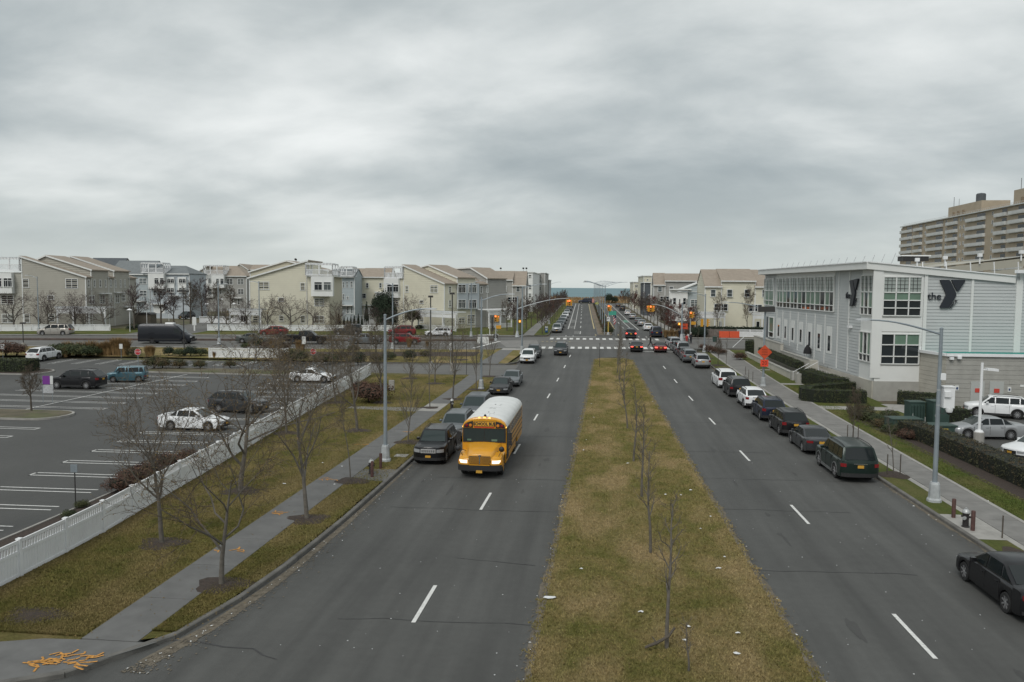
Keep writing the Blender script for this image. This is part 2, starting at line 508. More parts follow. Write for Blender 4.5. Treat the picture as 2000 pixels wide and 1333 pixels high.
mb.add(vs, [(j * nx + i, j * nx + i + 1, (j + 1) * nx + i + 1, (j + 1) * nx + i) for j in range(len(ys) - 1) for i in range(nx - 1)])
ground = mb.build('ground', m_earth, kind='structure', smooth=60)
m_sand = mat('dune_sand', (0.30, 0.235, 0.15), 0.95, var=0.25, vscale=0.3, col2=(0.17, 0.13, 0.07), c2scale=0.22, c2lo=0.45, c2hi=0.58, detail=7)
mb = MB()
xs2 = list(range(-400, 401, 8)); ys2 = [356, 360, 364, 368, 372, 376, 380, 384, 388, 396, 404, 412, 420, 430, 440]
mb.add([(x, y, dune(x, y) + 0.02) for y in ys2 for x in xs2], [(j * len(xs2) + i, j * len(xs2) + i + 1, (j + 1) * len(xs2) + i + 1, (j + 1) * len(xs2) + i) for j in range(len(ys2) - 1) for i in range(len(xs2) - 1)])
mb.build('beach_dune', m_sand, kind='structure', smooth=60)
m_sea = mat('sea_water', (0.115, 0.20, 0.225), 0.6, spec=0.25, var=0.18, vscale=0.012, bump=0.25, bscale=0.3, col2=(0.14, 0.225, 0.245), c2scale=0.004, stretch=(0.25, 1, 1))
mb = MB()
mb.poly([(-14000, 415, 0.0), (14000, 415, 0.0), (14000, 15000, 0.0), (-14000, 15000, 0.0)])
mb.build('sea', m_sea, kind='structure')
def lerp_y(y, y0, a, y1, b):
 return a + (b - a) * (y - y0) / (y1 - y0)
def kerbL(y): return lerp_y(y, 25, -10.95, 84, -10.45)
def kerbR(y): return lerp_y(y, 30, 15.2, 100, 13.9)
def medL(y): return lerp_y(y, 20, -1.78, 106, -0.68)
def medR(y): return lerp_y(y, 21, 5.85, 110, 4.38)
def dashL(y): return lerp_y(y, 24.5, -5.44, 98.7, -4.23)
def dashR(y): return lerp_y(y, 24, 9.32, 87, 8.25)
def far_x(y, x0, slope): return x0 + slope * (y - 144)
def fKL(y): return far_x(y, -9.15, -0.0183)
def fKR(y): return far_x(y, 11.4, -0.0215)
avenue = sheet('avenue_road', [(-15, -60), (-15, 17.6), (-12.7, 20), (-11.3, 25), (-10.75, 33), (-10.4, 84), (-10.4, 118), (-9.0, 144), (fKL(346), 346)],
      [(16, -60), (15.6, 22), (15.3, 30), (14.0, 98), (13.9, 118), (fKR(144) + .2, 144), (fKR(346), 346)], 0.0, m_asphalt, step=3.0)
sheet('freeway_road', [(-90, -40), (-30, -40), (60, -40)], [(-90, 12.5), (-20, 16.0), (60, 13.5)], -0.004, m_asphalt, step=4)
cross = sheet('cross_street', [(-200, 90.0), (-60, 112.0), (-10.4, 119.6), (13.9, 124.0), (140, 124.5)],
     [(-200, 97.5), (-60, 130.6), (-10.0, 142.0), (14.2, 141.8), (140, 141.8)], 0.005, m_asphalt_cross, step=3.0)
sheet('driveway', [(-32, 86.0), (-10.0, 88.2)], [(-32, 98.4), (-10.0, 99.2)], 0.006, m_asphalt_cross)
lot = sheet('parking_lot', [(-23.2, 17), (-23.4, 34), (-24.2, 52), (-27.0, 84), (-31, 98.5)], [(-82, 17), (-82, 34), (-82, 52), (-82, 84), (-80, 94)], 0.002, m_lot)
endroad = sheet('end_turnaround', [(-30, 346), (24, 346)], [(-30, 354), (24, 354)], 0.004, m_asphalt_cross)
def kerb(name, path, w=0.17, top=0.15, side=1, m=None, near=False, chunk=3.05):
 """raised kerb along a path; side=+1 widens to the left of travel"""
 m = m or m_kerb
 path = [Vector(p) for p in path]
 n = max(1, int(round(plen(path) / chunk)))
 pts = resample(path, n)
 root = None
 far = MB()
 def seg(mb, a, b, gap):
  d = (b - a); L = d.length; d.normalize(); nn = Vector((-d.y, d.x)) * side
  a2, b2 = a + d * gap, b - d * gap
  rings = []
  for p in (a2, b2):
   q = p + nn * w
   z = gz(p.x, p.y)
   rings.append([(p.x, p.y, z - 0.12), (p.x, p.y, z + top - 0.03), (p.x + nn.x * 0.03, p.y + nn.y * 0.03, z + top), (q.x, q.y, z + top + 0.002), (q.x, q.y, z - 0.12)])
  mb.loft(rings)
 stones = []
 for i in range(n):
  mid = (pts[i] + pts[i + 1]) / 2
  if near and mid.y < 62: stones.append((pts[i], pts[i + 1]))
  else: seg(far, pts[i], pts[i + 1], 0.006)
 if far.f: root = far.build(name, m, kind='structure')
 for a, b in stones:
  s = MB(); seg(s, a, b, 0.012)
  if root is None: root = s.build(name, m, kind='structure')
  else: s.build('kerb_stone', m, root)
 return root
KL_PATH = [(-40, 13.8), (-24, 15.2), (-16.5, 16.9), (-14.2, 17.9), (-12.9, 19.2), (-12.0, 20.8), (-11.4, 23.2), (-11.05, 26.5), (-10.8, 32), (-10.62, 60), (-10.48, 84), (-10.75, 86.2), (-11.6, 87.6), (-13.2, 88.2), (-29, 86.9)]
kerb('kerb_west', KL_PATH, side=1, near=True)
kerb('kerb_west_corner', [(-30, 98.0), (-13.0, 98.9), (-11.2, 99.6), (-10.35, 101.5), (-10.35, 116.5), (-11.0, 118.6), (-12.8, 119.35), (-60, 112.0), (-110, 104.2)], side=1)
kerb('kerb_east', [(22, 12.8), (17.2, 14.0), (15.8, 17.0), (15.4, 22), (15.2, 30), (13.95, 98), (13.9, 118), (14.4, 121.6), (16.5, 123.9), (20, 124.2), (120, 124.5)], side=-1, near=True)
kerb('kerb_median', [(2.2, 109.6), (-0.2, 108.6), (-0.68, 106), (-1.78, 20), (-1.2, 15.6), (2, 14.2), (5.2, 15.6), (5.85, 21), (4.42, 106), (4.0, 108.6), (2.2, 109.6)], side=1, w=0.16, top=0.10, near=True, m=mat('kerb_soiled', (0.12, 0.105, 0.08), 0.9, var=0.35, vscale=1.5, detail=7))
kerb('kerb_far_west', [(-110, 118.7), (-60, 130.8), (-13.2, 141.6), (-10.4, 142.6), (-9.25, 145), (fKL(200), 200), (fKL(343), 343)], side=1)
kerb('kerb_far_east', [(120, 141.9), (15.2, 141.9), (12.4, 142.9), (11.5, 146), (fKR(343), 343)], side=-1)
kerb('kerb_cross_median', [(-110, 111.6), (-60, 122.6), (-19, 131.9), (-17.3, 132.6), (-18.9, 132.9), (-60, 123.6), (-110, 112.4)], side=-1, w=0.2, top=0.3, m=m_kerb_rust)
sheet('cross_median_top', [(-110, 111.8), (-60, 122.8), (-18.5, 132.2)], [(-110, 112.2), (-60, 123.4), (-18.5, 132.75)], 0.28, m_concrete_m)
kerb('kerb_far_median', [(2.3, 147.2), (-0.4, 147.3), (far_x(340, -0.45, -0.021), 340), (far_x(340, 3.35, -0.0205), 340), (2.6, 147.6), (2.3, 147.2)], side=-1, w=0.16, top=0.14)
median = sheet('median_grass', [(-0.4, 15.2), (-1.2, 16.6), (-1.62, 20), (-0.52, 106), (0.1, 108.4)], [(4.2, 15.2), (5.2, 16.6), (5.69, 21), (4.26, 106), (3.6, 108.4)], 0.105, m_grass, step=2.5)
m_brick = mat('brick_paving', (0.17, 0.13, 0.095), 0.9, var=0.25, vscale=1.0, col2=(0.12, 0.10, 0.06), c2scale=0.4, detail=7)
sheet('far_median_paving', [(-0.25, 147.6), (far_x(339, -0.3, -0.021), 339)], [(2.3, 147.6), (far_x(339, 3.2, -0.0205), 339)], 0.135, m_brick)
m_paver = m_concrete_d
SWL0, SWL1 = -14.45, -12.75
lawn_w = sheet('lawn_west', [(-19.9, 17.8), (-19.95, 30), (-20.9, 38), (-21.6, 46), (-22.6, 56), (-24.2, 72), (-25.8, 88)],
      [(SWL0, 20.3), (SWL0, 30), (SWL0, 38), (SWL0, 46), (SWL0, 56), (SWL0, 72), (SWL0, 88)], 0.135, m_grass_l, step=2.5)
sheet('verge_west', [(SWL1, 20.6), (SWL1, 26), (SWL1, 60), (SWL1, 87.4)], [(-12.15, 20.9), (-11.2, 26.5), (-10.78, 60), (-10.9, 86.2)], 0.134, m_grass_l, step=2.5)
sheet('planting_strip', [(-23.0, 17), (-23.2, 34), (-24.0, 52), (-26.8, 84)], [(-20.0, 17.6), (-20.2, 34), (-22.2, 52), (-25.6, 84)], 0.10, m_mulch)
kerb('lot_kerb', [(-23.2, 17), (-23.35, 34), (-24.15, 52), (-26.95, 84)], side=-1, w=0.15, top=0.13, m=m_concrete)
def slabs(name, x0f, x1f, y0, y1, pitch, m, ynear=62, dz=0.145):
 """footway of separate flags near the viewer, a sheet beyond"""
 root = sheet(name, [(x0f(ynear), ynear), (x0f(y1), y1)], [(x1f(ynear), ynear), (x1f(y1), y1)], dz, m) if y1 > ynear else None
 y = y0; k = 0
 while y < min(ynear, y1) - 0.05:
  ye = min(y + pitch, ynear)
  g = 0.012
  mb = MB()
  j = R_.uniform(-0.006, 0.006)
  tp = [(x0f(y) + g, y + g, gz(0, y) + dz + j), (x1f(y) - g, y + g, gz(0, y) + dz + R_.uniform(-.004, .004)), (x1f(ye) - g, ye - g, gz(0, ye) + dz - j), (x0f(ye) + g, ye - g, gz(0, ye) + dz)]
  bt = [(p[0], p[1], p[2] - 0.12) for p in tp]
  mb.add(tp + bt, [(0, 1, 2, 3), (1, 0, 4, 5), (2, 1, 5, 6), (3, 2, 6, 7), (0, 3, 7, 4)])
  mm = m[k % len(m)] if isinstance(m, list) else m
  mb.build('paving_slab', mm, root)
  y = ye; k += 1
 return root
slabs('footway_west', lambda y: SWL0, lambda y: SWL1, 20.45, 88.0, 3.05, m_concrete_d)
def swR0(y): return lerp_y(y, 30, 16.75, 82, 16.45)
def swR1(y): return lerp_y(y, 36, 18.3, 82, 18.75)
slabs('footway_east', swR0, swR1, 12.0, 123.5, 3.05, m_concrete_m)
sheet('footway_east_margin', [(swR0(12) - 0.32, 12), (swR0(122) - 0.32, 122)], [(swR0(12) - 0.012, 12), (swR0(122) - 0.012, 122)], 0.139, m_concrete)
sheet('footway_east_edging', [(swR1(12) + 0.012, 12), (swR1(122) + 0.012, 122)], [(swR1(12) + 0.22, 12), (swR1(122) + 0.22, 122)], 0.142, m_concrete)
sheet('verge_east', [(15.55, 22), (15.37, 30), (14.12, 98), (14.1, 118)], [(swR0(22) - .32, 22), (swR0(30) - .32, 30), (swR0(98) - .32, 98), (swR0(118) - .32, 118)], 0.133, m_grass_r, step=2.5)
sheet('lawn_east', [(swR1(12) + .22, 12), (swR1(60) + .22, 60), (swR1(122) + .22, 122)], [(25, 12), (25, 60), (25, 122)], 0.128, m_grass_r)
sheet('hedge_bed', [(19.9, 20), (20.2, 40), (19.9, 55), (19.6, 64)], [(24, 20), (24, 40), (24.2, 55), (24.6, 64)], 0.134, m_mulch)
sheet('east_parking_lot', [(23.2, 14), (23.4, 56.6), (26.0, 57.4), (27.5, 70.6)], [(90, 14), (90, 56), (90, 60), (90, 70.6)], 0.15, m_lot)
pad = sheet('corner_pad', [(-34, 14.6), (-24, 15.4), (-16.6, 17.1), (-14.3, 18.1), (-13.0, 19.4), (-12.2, 20.5)], [(-34, 17.6), (-24, 17.7), (-19, 18.6), (-16.6, 20.0), (-15.2, 20.4), (-12.75, 20.42)], 0.142, m_concrete_d, step=1.5)
sheet('hydrant_pad_west', [(-12.73, 39.6), (-12.73, 41.9)], [(-10.88, 39.4), (-10.86, 42.1)], 0.142, m_concrete_d)
sheet('hydrant_pad_east', [(15.15, 33.4), (15.12, 37.0)], [(16.4, 33.4), (16.38, 37.0)], 0.143, m_concrete)
sheet('footpath_west', [(SWL0, 62.0), (SWL0, 64.2)], [(-20.5, 62.9), (-20.5, 64.0)], 0.139, m_concrete_m)
sheet('footway_pale_panel', [(SWL0 + .02, 62.4), (SWL0 + .02, 66.6)], [(SWL1 - .02, 62.4), (SWL1 - .02, 66.6)], 0.150, m_concrete)
sheet('corner_island', [(-82, 95.2), (-60, 98.4), (-31, 98.8), (-11.6, 99.9)], [(-90, 107.0), (-60, 111.7), (-31, 116.2), (-10.6, 118.8)], 0.12, m_grass, step=2.5)
sheet('footway_corner', [(-15.2, 99.4), (-14.5, 118.7)], [(-12.7, 99.4), (-12.6, 119.1)], 0.14, m_concrete_d)
sheet('corner_ramp', [(-14.4, 116.5), (-14.4, 119.2)], [(-10.4, 116.5), (-10.6, 119.0)], 0.142, m_concrete)
sheet('footway_cross_near', [(-95, 106.2), (-15.3, 118.4)], [(-95, 104.7), (-15.3, 116.9)], 0.142, m_concrete_m)
sheet('mulch_bed', [(-44, 103.0), (-17, 107.5)], [(-44, 108.0), (-17, 113.0)], 0.15, m_mulch)
sheet('corner_concrete_apron', [(-17.2, 133.4), (-10.6, 134.8)], [(-14.2, 121.6), (-8.9, 122.2)], 0.011, m_concrete_m)
sheet('footway_far_west', [(-110, 120.6), (-60, 132.7), (-14, 143.4)], [(-110, 119.0), (-60, 131.0), (-12.5, 142.0)], 0.148, m_concrete_m)
sheet('lawn_far_west', [(-110, 121.2), (-60, 133.2), (-15, 143.8), (-13.6, 150), (fKL(330) - 4.4, 330)], [(-110, 134), (-60, 148), (-34, 160), (-32, 175), (-38, 330)], 0.12, m_grass_r)
sheet('footway_avenue_far_west', [(-13.8, 143.6), (fKL(340) - 4.6, 340)], [(-11.8, 143.2), (fKL(340) - 2.6, 340)], 0.144, m_concrete_m)
sheet('verge_far_west', [(-11.8, 143.6), (fKL(340) - 2.6, 340)], [(-9.4, 145.4), (fKL(340) - 0.2, 340)], 0.132, m_grass_r)
sheet('side_street', [(-80.5, 126.5), (-88, 200)], [(-70.5, 129.0), (-76, 200)], 0.128, m_asphalt_cross)
sheet('footway_far_east', [(14.0, 143.2), (fKR(340) + 2.0, 340)], [(16.0, 143.2), (fKR(340) + 4.0, 340)], 0.146, m_concrete)
sheet('verge_far_east', [(11.8, 145.4), (fKR(340) + 0.2, 340)], [(14.0, 143.6), (fKR(340) + 2.0, 340)], 0.13, m_earth)
sheet('footway_cross_far_east', [(15.5, 143.8), (100, 143.8)], [(15.5, 142.1), (100, 142.1)], 0.147, m_concrete_m)
sheet('lawn_far_east', [(16.2, 144.0), (100, 144.0)], [(fKR(340) + 4.2, 340), (100, 340)], 0.12, m_earth, step=5)
def mark(name, pts, dz=0.014, m=None, parent=None):
 mb = MB()
 mb.poly([(p[0], p[1], gz(p[0], p[1]) + dz) for p in pts]); up_faces(mb)
 return mb.build(name, m or m_paint, parent or avenue)
def dash(xc, y0, y1, fx, w=0.13, m=None):
 mark('lane_dash', [(fx(y0) - w / 2, y0), (fx(y0) + w / 2, y0), (fx(y1) + w / 2, y1), (fx(y1) - w / 2, y1)], m=m)
for k in range(-2, 8):
 dash(0, 24.5 - 1.52 + 12.35 * k, 24.5 + 1.52 + 12.35 * k, dashL)
 if k < 7: dash(0, 24.0 - 1.52 + 12.6 * k, 24.0 + 1.52 + 12.6 * k, dashR)
def crosswalk(y0f, x0, x1, n, ln, w=0.6):
 for k in range(n):
  x = x0 + (x1 - x0) * (k + 0.5) / n
  if 1.0 < x < 1.0: continue
  y = y0f(x)
  mark('crosswalk_bar', [(x - w / 2, y), (x + w / 2, y), (x + w / 2 - 0.05, y + ln), (x - w / 2 - 0.05, y + ln)], m=m_paint, dz=0.016)
crosswalk(lambda x: 121.6 + 0.12 * x, -10.2, 13.2, 21, 3.0)
crosswalk(lambda x: 137.4 + 0.06 * x, -8.8, 10.5, 17, 3.2)
mark('stop_line', [(4.8, 118.3), (13.2, 118.6), (13.2, 119.0), (4.8, 118.7)], dz=0.015)
mark('stop_line', [(-8.8, 143.2), (-0.6, 143.5), (-0.6, 143.9), (-8.8, 143.6)], dz=0.015)
mark('stop_line', [(-19.4, 119.2), (-16.9, 131.6), (-16.3, 131.5), (-18.8, 119.1)], parent=cross, dz=0.016)
for k in range(7):
 x = -9.6 + k * 0.75
 mark('kerb_ramp_mark', [(x, 132.4), (x + 0.35, 132.4), (x + 0.35, 132.9), (x, 132.9)], m=m_paint_y, dz=0.016)
for a, b in ((-30, -24), (-40, -34), (-50, -44)):
 mark('lane_dash', [(a, 125.3 + (a + 30) * .2), (b, 125.3 + (b + 30) * .2), (b, 125.45 + (b + 30) * .2), (a, 125.45 + (a + 30) * .2)], parent=cross, dz=0.014)
def line_far(name, x0, sl, y0, y1, w, m=m_paint_far, parent=None):
 for a in range(int(y0), int(y1), 24):
  b = min(a + 24, y1)
  mark(name, [(far_x(a, x0, sl) - w / 2, a), (far_x(a, x0, sl) + w / 2, a), (far_x(b, x0, sl) + w / 2, b), (far_x(b, x0, sl) - w / 2, b)], m=m)
line_far('lane_line', -6.04, -0.021, 144, 344, 0.22)
line_far('lane_line', -4.75, -0.0205, 144, 344, 0.16)
line_far('edge_line', -0.62, -0.021, 147, 340, 0.25, m_paint_y)
line_far('edge_line', 3.6, -0.0205, 148, 338, 0.2, m_paint_y)
line_far('lane_line', 7.1, -0.0245, 144, 340, 0.18)
line_far('lane_line', 8.45, -0.022, 144, 340, 0.22)
for k in range(9):
 y = 150 + 20 * k
 x = far_x(y, -3.5, -0.021)
 mark('lane_dash', [(x - .1, y), (x + .1, y), (x + .0, y + 8), (x - .2, y + 8)], m=m_paint_far)
 x = far_x(y, 5.6, -0.022)
 mark('lane_dash', [(x - .1, y), (x + .1, y), (x + .0, y + 7), (x - .2, y + 7)], m=m_paint_far)
for y0, y1, x0, x1 in ((151, 158, -4.65, -3.6), (168, 178, -5.9, -4.9), (192, 206, -5.9, -4.9)):
 y = y0
 while y < y1:
  sx = -0.021 * (y - 144)
  mark('hatch_bar', [(x0 + sx, y), (x1 + sx, y), (x1 + sx, y + 0.35), (x0 + sx, y + 0.35)], m=m_paint_far, dz=0.018)
  y += 1.7
m_green_lane = mat('green_lane', (0.10, 0.22, 0.16), 0.8, var=0.2, vscale=2)
mark('green_bike_patch', [(far_x(196, 7.25, -.0245), 196), (far_x(196, 8.3, -.022), 196), (far_x(208, 8.3, -.022), 208), (far_x(208, 7.25, -.0245), 208)], m=m_green_lane)
def hairpin(x0, x1, y, gap=0.55, w=0.1, closed=1, parent=lot, slope=0.02):
 mb = MB()
 def seg(a, b, c, d):
  pts = [a, b, c, d]
  mb.poly([(p[0], p[1], gz(*p) + 0.012) for p in pts])
 ya = lambda x, yy: yy + slope * (x - x0)
 for yy in (y - gap / 2, y + gap / 2):
  xm = (x0 + x1) / 2
  for a, b in ((x0, xm), (xm, x1)):
   seg((a, ya(a, yy) - w / 2), (b, ya(b, yy) - w / 2), (b, ya(b, yy) + w / 2), (a, ya(a, yy) + w / 2))
 if closed:
  seg((x0, y - gap / 2 - w / 2), (x0 + w, y - gap / 2 - w / 2), (x0 + w, y + gap / 2 + w / 2), (x0, y + gap / 2 + w / 2))
 up_faces(mb)
 mb.build('parking_line', m_paint, parent)
for k in range(-6, 15):
 y = 38.9 + 3.02 * k
 if y > 84: break
 hairpin(-30.0 - 0.095 * (y - 38.9), -24.6 - 0.04 * (y - 38.9), y)
for k in range(-3, 12):
 y = 48.2 + 3.03 * k
 if 53.2 < y < 58.6: continue
 xr = -38.75 - 0.1 * (y - 48.2)
 hairpin(xr, xr - 14.0, y, slope=-0.012)
mark('parking_spine', [(-45.95, 57.7), (-45.83, 57.7), (-45.6, 84), (-45.72, 84)], parent=lot)
for k in range(13):
 x = -70 + 2.9 * k
 y = 94.8 + 0.085 * (x + 70)
 for dx in (0, 0.55):
  mark('parking_line', [(x + dx, y - 4.8), (x + dx + 0.1, y - 4.8), (x + dx + 0.1, y), (x + dx, y)], parent=lot, dz=0.012)
for k in range(5):
 mark('parking_line', [(24.0, 41 + 5.2 * k), (29.0, 41 + 5.2 * k), (29.0, 41.1 + 5.2 * k), (24.0, 41.1 + 5.2 * k)], parent=lot, dz=0.165)
def island(name, outline, m_top, top=0.15):
 c = sum((Vector(p) for p in outline), Vector((0, 0))) / len(outline)
 root = MB()
 n = len(outline)
 inner = [Vector(p) + (c - Vector(p)).normalized() * 0.2 for p in outline]
 rings = [[(p[0], p[1], gz(*p) - 0.1) for p in outline], [(p[0], p[1], gz(*p) + top) for p in outline], [(p.x, p.y, gz(p.x, p.y) + top) for p in inner], [(p.x, p.y, gz(p.x, p.y) + top - 0.05) for p in inner]]
 root.loft(rings, cap=False)
 o = root.build(name, m_concrete, kind='structure')
 mb = MB(); mb.poly([(p.x, p.y, gz(p.x, p.y) + top - 0.01) for p in inner]); up_faces(mb)
 mb.build('island_fill', m_top, o)
 return o
def pill(x0, y0, x1, y1, r=1.0):
 """rounded outline"""
 pts = []
 for cx, cy, a0 in ((x1 - r, y0 + r, -90), (x1 - r, y1 - r, 0), (x0 + r, y1 - r, 90), (x0 + r, y0 + r, 180)):
  for k in range(5):
   a = math.radians(a0 + 22.5 * k)
   pts.append((cx + r * math.cos(a), cy + r * math.sin(a)))
 return pts
island('lot_island', pill(-52.5, 54.3, -40.2, 58.3, 1.9), m_earth)
island('lot_island', pill(-84, 80.2, -61.0, 84.6, 2.0), m_mulch)
island('lot_island', pill(-52.0, 84.6, -34, 88.6, 1.8), m_earth)
def pit(x, y, rx, ry, dz=0.140, m=m_mulch):
 mb = MB(); n = 18
 ph = R_.uniform(0, 6)
 pts = []
 for k in range(n):
  a = 2 * PI * k / n
  q = 1 + 0.14 * math.sin(3 * a + ph) + 0.08 * math.sin(5 * a + 2 * ph)
  pts.append((x + rx * q * math.cos(a), y + ry * q * math.sin(a)))
 c = (x, y, gz(x, y) + dz + 0.05)
 vs = [c] + [(p[0], p[1], gz(*p) + dz) for p in pts]
 mb.add(vs, [(0, 1 + k, 1 + (k + 1) % n) for k in range(n)])
 mb.build('tree_pit', m, kind='structure')
def scribble(cx, cy, w, h, n, seed, dz=0.156, parent=None):
 rr = random.Random(seed); mb = MB()
 for k in range(n):
  x = cx + rr.uniform(-w, w); y = cy + rr.uniform(-h, h)
  p = []
  a = rr.uniform(-0.5, 0.9)
  for j in range(3):
   p.append((x, y)); x += math.cos(a) * rr.uniform(.12, .3); y += math.sin(a) * rr.uniform(.1, .28); a += rr.uniform(-1.4, 1.4)
  for (a0, b0), (a1, b1) in zip(p[:-1], p[1:]):
   d = Vector((a1 - a0, b1 - b0)); d.normalize(); nn = Vector((-d.y, d.x)) * 0.028
   zz = gz(a0, b0) + dz + k * .0007 + (a1 > a0) * .0003
   mb.poly([(a0 - nn.x, b0 - nn.y, zz), (a0 + nn.x, b0 + nn.y, zz), (a1 + nn.x, b1 + nn.y, zz), (a1 - nn.x, b1 - nn.y, zz)])
 up_faces(mb)
 mb.build('spray_mark', m_orange_spray, parent or pad)
g1 = G(120, 1300); scribble(g1.x, g1.y, 0.75, 0.35, 26, 3)
g1 = G(60, 1308); scribble(g1.x, g1.y, 0.25, 0.1, 5, 5)
for px, py, n_, w in ((440, 1082, 6, .5), (545, 1010, 5, .4), (640, 942, 6, .5), (785, 848, 4, .4), (700, 873, 3, .4)):
 g1 = G(px, py); scribble(g1.x, g1.y, w, 0.12, n_, px)
# ================================================================ BUILDINGS
def crop(ox, oy, s):
 return lambda x, y: (ox + x / s, oy + y / s)
kA, kB, kC = crop(0, 490, 7.84), crop(180, 490, 7.84), crop(340, 490, 7.84)
k2, k3, kD, kE = crop(350, 480, 4.76), crop(700, 480, 4.76), crop(640, 500, 8.33), crop(940, 510, 9.52)
k5, kY, kL, k7, k6 = crop(1200, 500, 6.667), crop(1450, 480, 4.76), crop(1760, 500, 8.333), crop(1650, 600, 5.126), crop(1470, 640, 8.0)
def part(mb, name, m, root, parent=None, smooth=False, kind=None, label=None):
 """mesh given in world coordinates, stored relative to its thing"""
 l = root.location
 mb.v = [(v[0] - l.x, v[1] - l.y, v[2] - l.z) for v in mb.v]
 return mb.build(name, m, parent or root, smooth=smooth, kind=kind, label=label)
def sid(name, c):
 return mat(name, c, 0.75, var=0.05, vscale=0.5)
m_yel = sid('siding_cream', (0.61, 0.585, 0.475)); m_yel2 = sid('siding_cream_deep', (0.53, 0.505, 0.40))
m_taupe = sid('siding_taupe', (0.37, 0.355, 0.31)); m_taupe2 = sid('siding_sage', (0.385, 0.375, 0.33)); m_beige = sid('siding_beige', (0.42, 0.40, 0.34))
m_blue = sid('siding_blue', (0.385, 0.435, 0.455)); m_grey = sid('siding_grey', (0.33, 0.325, 0.305)); m_paleblue = sid('siding_pale_blue', (0.43, 0.47, 0.50))
m_roof = mat('roof_brown', (0.285, 0.24, 0.195), 0.9, var=0.12, vscale=1.2, bump=0.3, bscale=12, detail=6)
m_roof_g = mat('roof_grey', (0.16, 0.175, 0.18), 0.9, var=0.12, vscale=1.2, bump=0.3, bscale=12, detail=6)
m_roof_d = mat('roof_dark', (0.085, 0.095, 0.105), 0.9, var=0.12, vscale=1.2)
def clip_z(poly, z0, z1):
 def cut(ps, keep, zc):
  out = []
  for i in range(len(ps)):
   a, b = ps[i], ps[(i + 1) % len(ps)]
   ka, kb = keep(a), keep(b)
   if ka: out.append(a)
   if ka != kb:
    t = (zc - a[1]) / (b[1] - a[1])
    out.append((a[0] + (b[0] - a[0]) * t, zc))
  return out
 ps = cut(poly, lambda p: p[1] >= z0 - 1e-9, z0)
 if len(ps) < 3: return []
 ps = cut(ps, lambda p: p[1] <= z1 + 1e-9, z1)
 return ps if len(ps) >= 3 else []
def siding(mb, pl, zb, prof, row=0.36, lap=0.045):
 """lapped boards filling the wall under the profile [(u, z)...]"""
 ztop = max(z for u, z in prof)
 n = int(math.ceil((ztop - zb) / row))
 for (ua, za), (ub, zb2) in zip(prof[:-1], prof[1:]):
  if ub - ua < 1e-4: continue
  base = [(ua, zb), (ub, zb), (ub, zb2), (ua, za)]
  mb.poly([pl.pt(u, z, -0.02) for u, z in base])
  for k in range(n):
   z0, z1 = zb + k * row, zb + (k + 1) * row
   ps = clip_z(base, z0, z1)
   if not ps: continue
   mb.poly([pl.pt(u, z, lap * (z1 - z) / row) for u, z in ps])
   lo = sorted([p for p in ps if abs(p[1] - z0) < 1e-6])
   if len(lo) >= 2:
    a, b = lo[0], lo[-1]
    mb.poly([pl.pt(a[0], z0, 0), pl.pt(b[0], z0, 0), pl.pt(b[0], z0, lap), pl.pt(a[0], z0, lap)])
def slab(mb, pts, th=0.2):
 mb.prism(pts, (0, 0, -th))
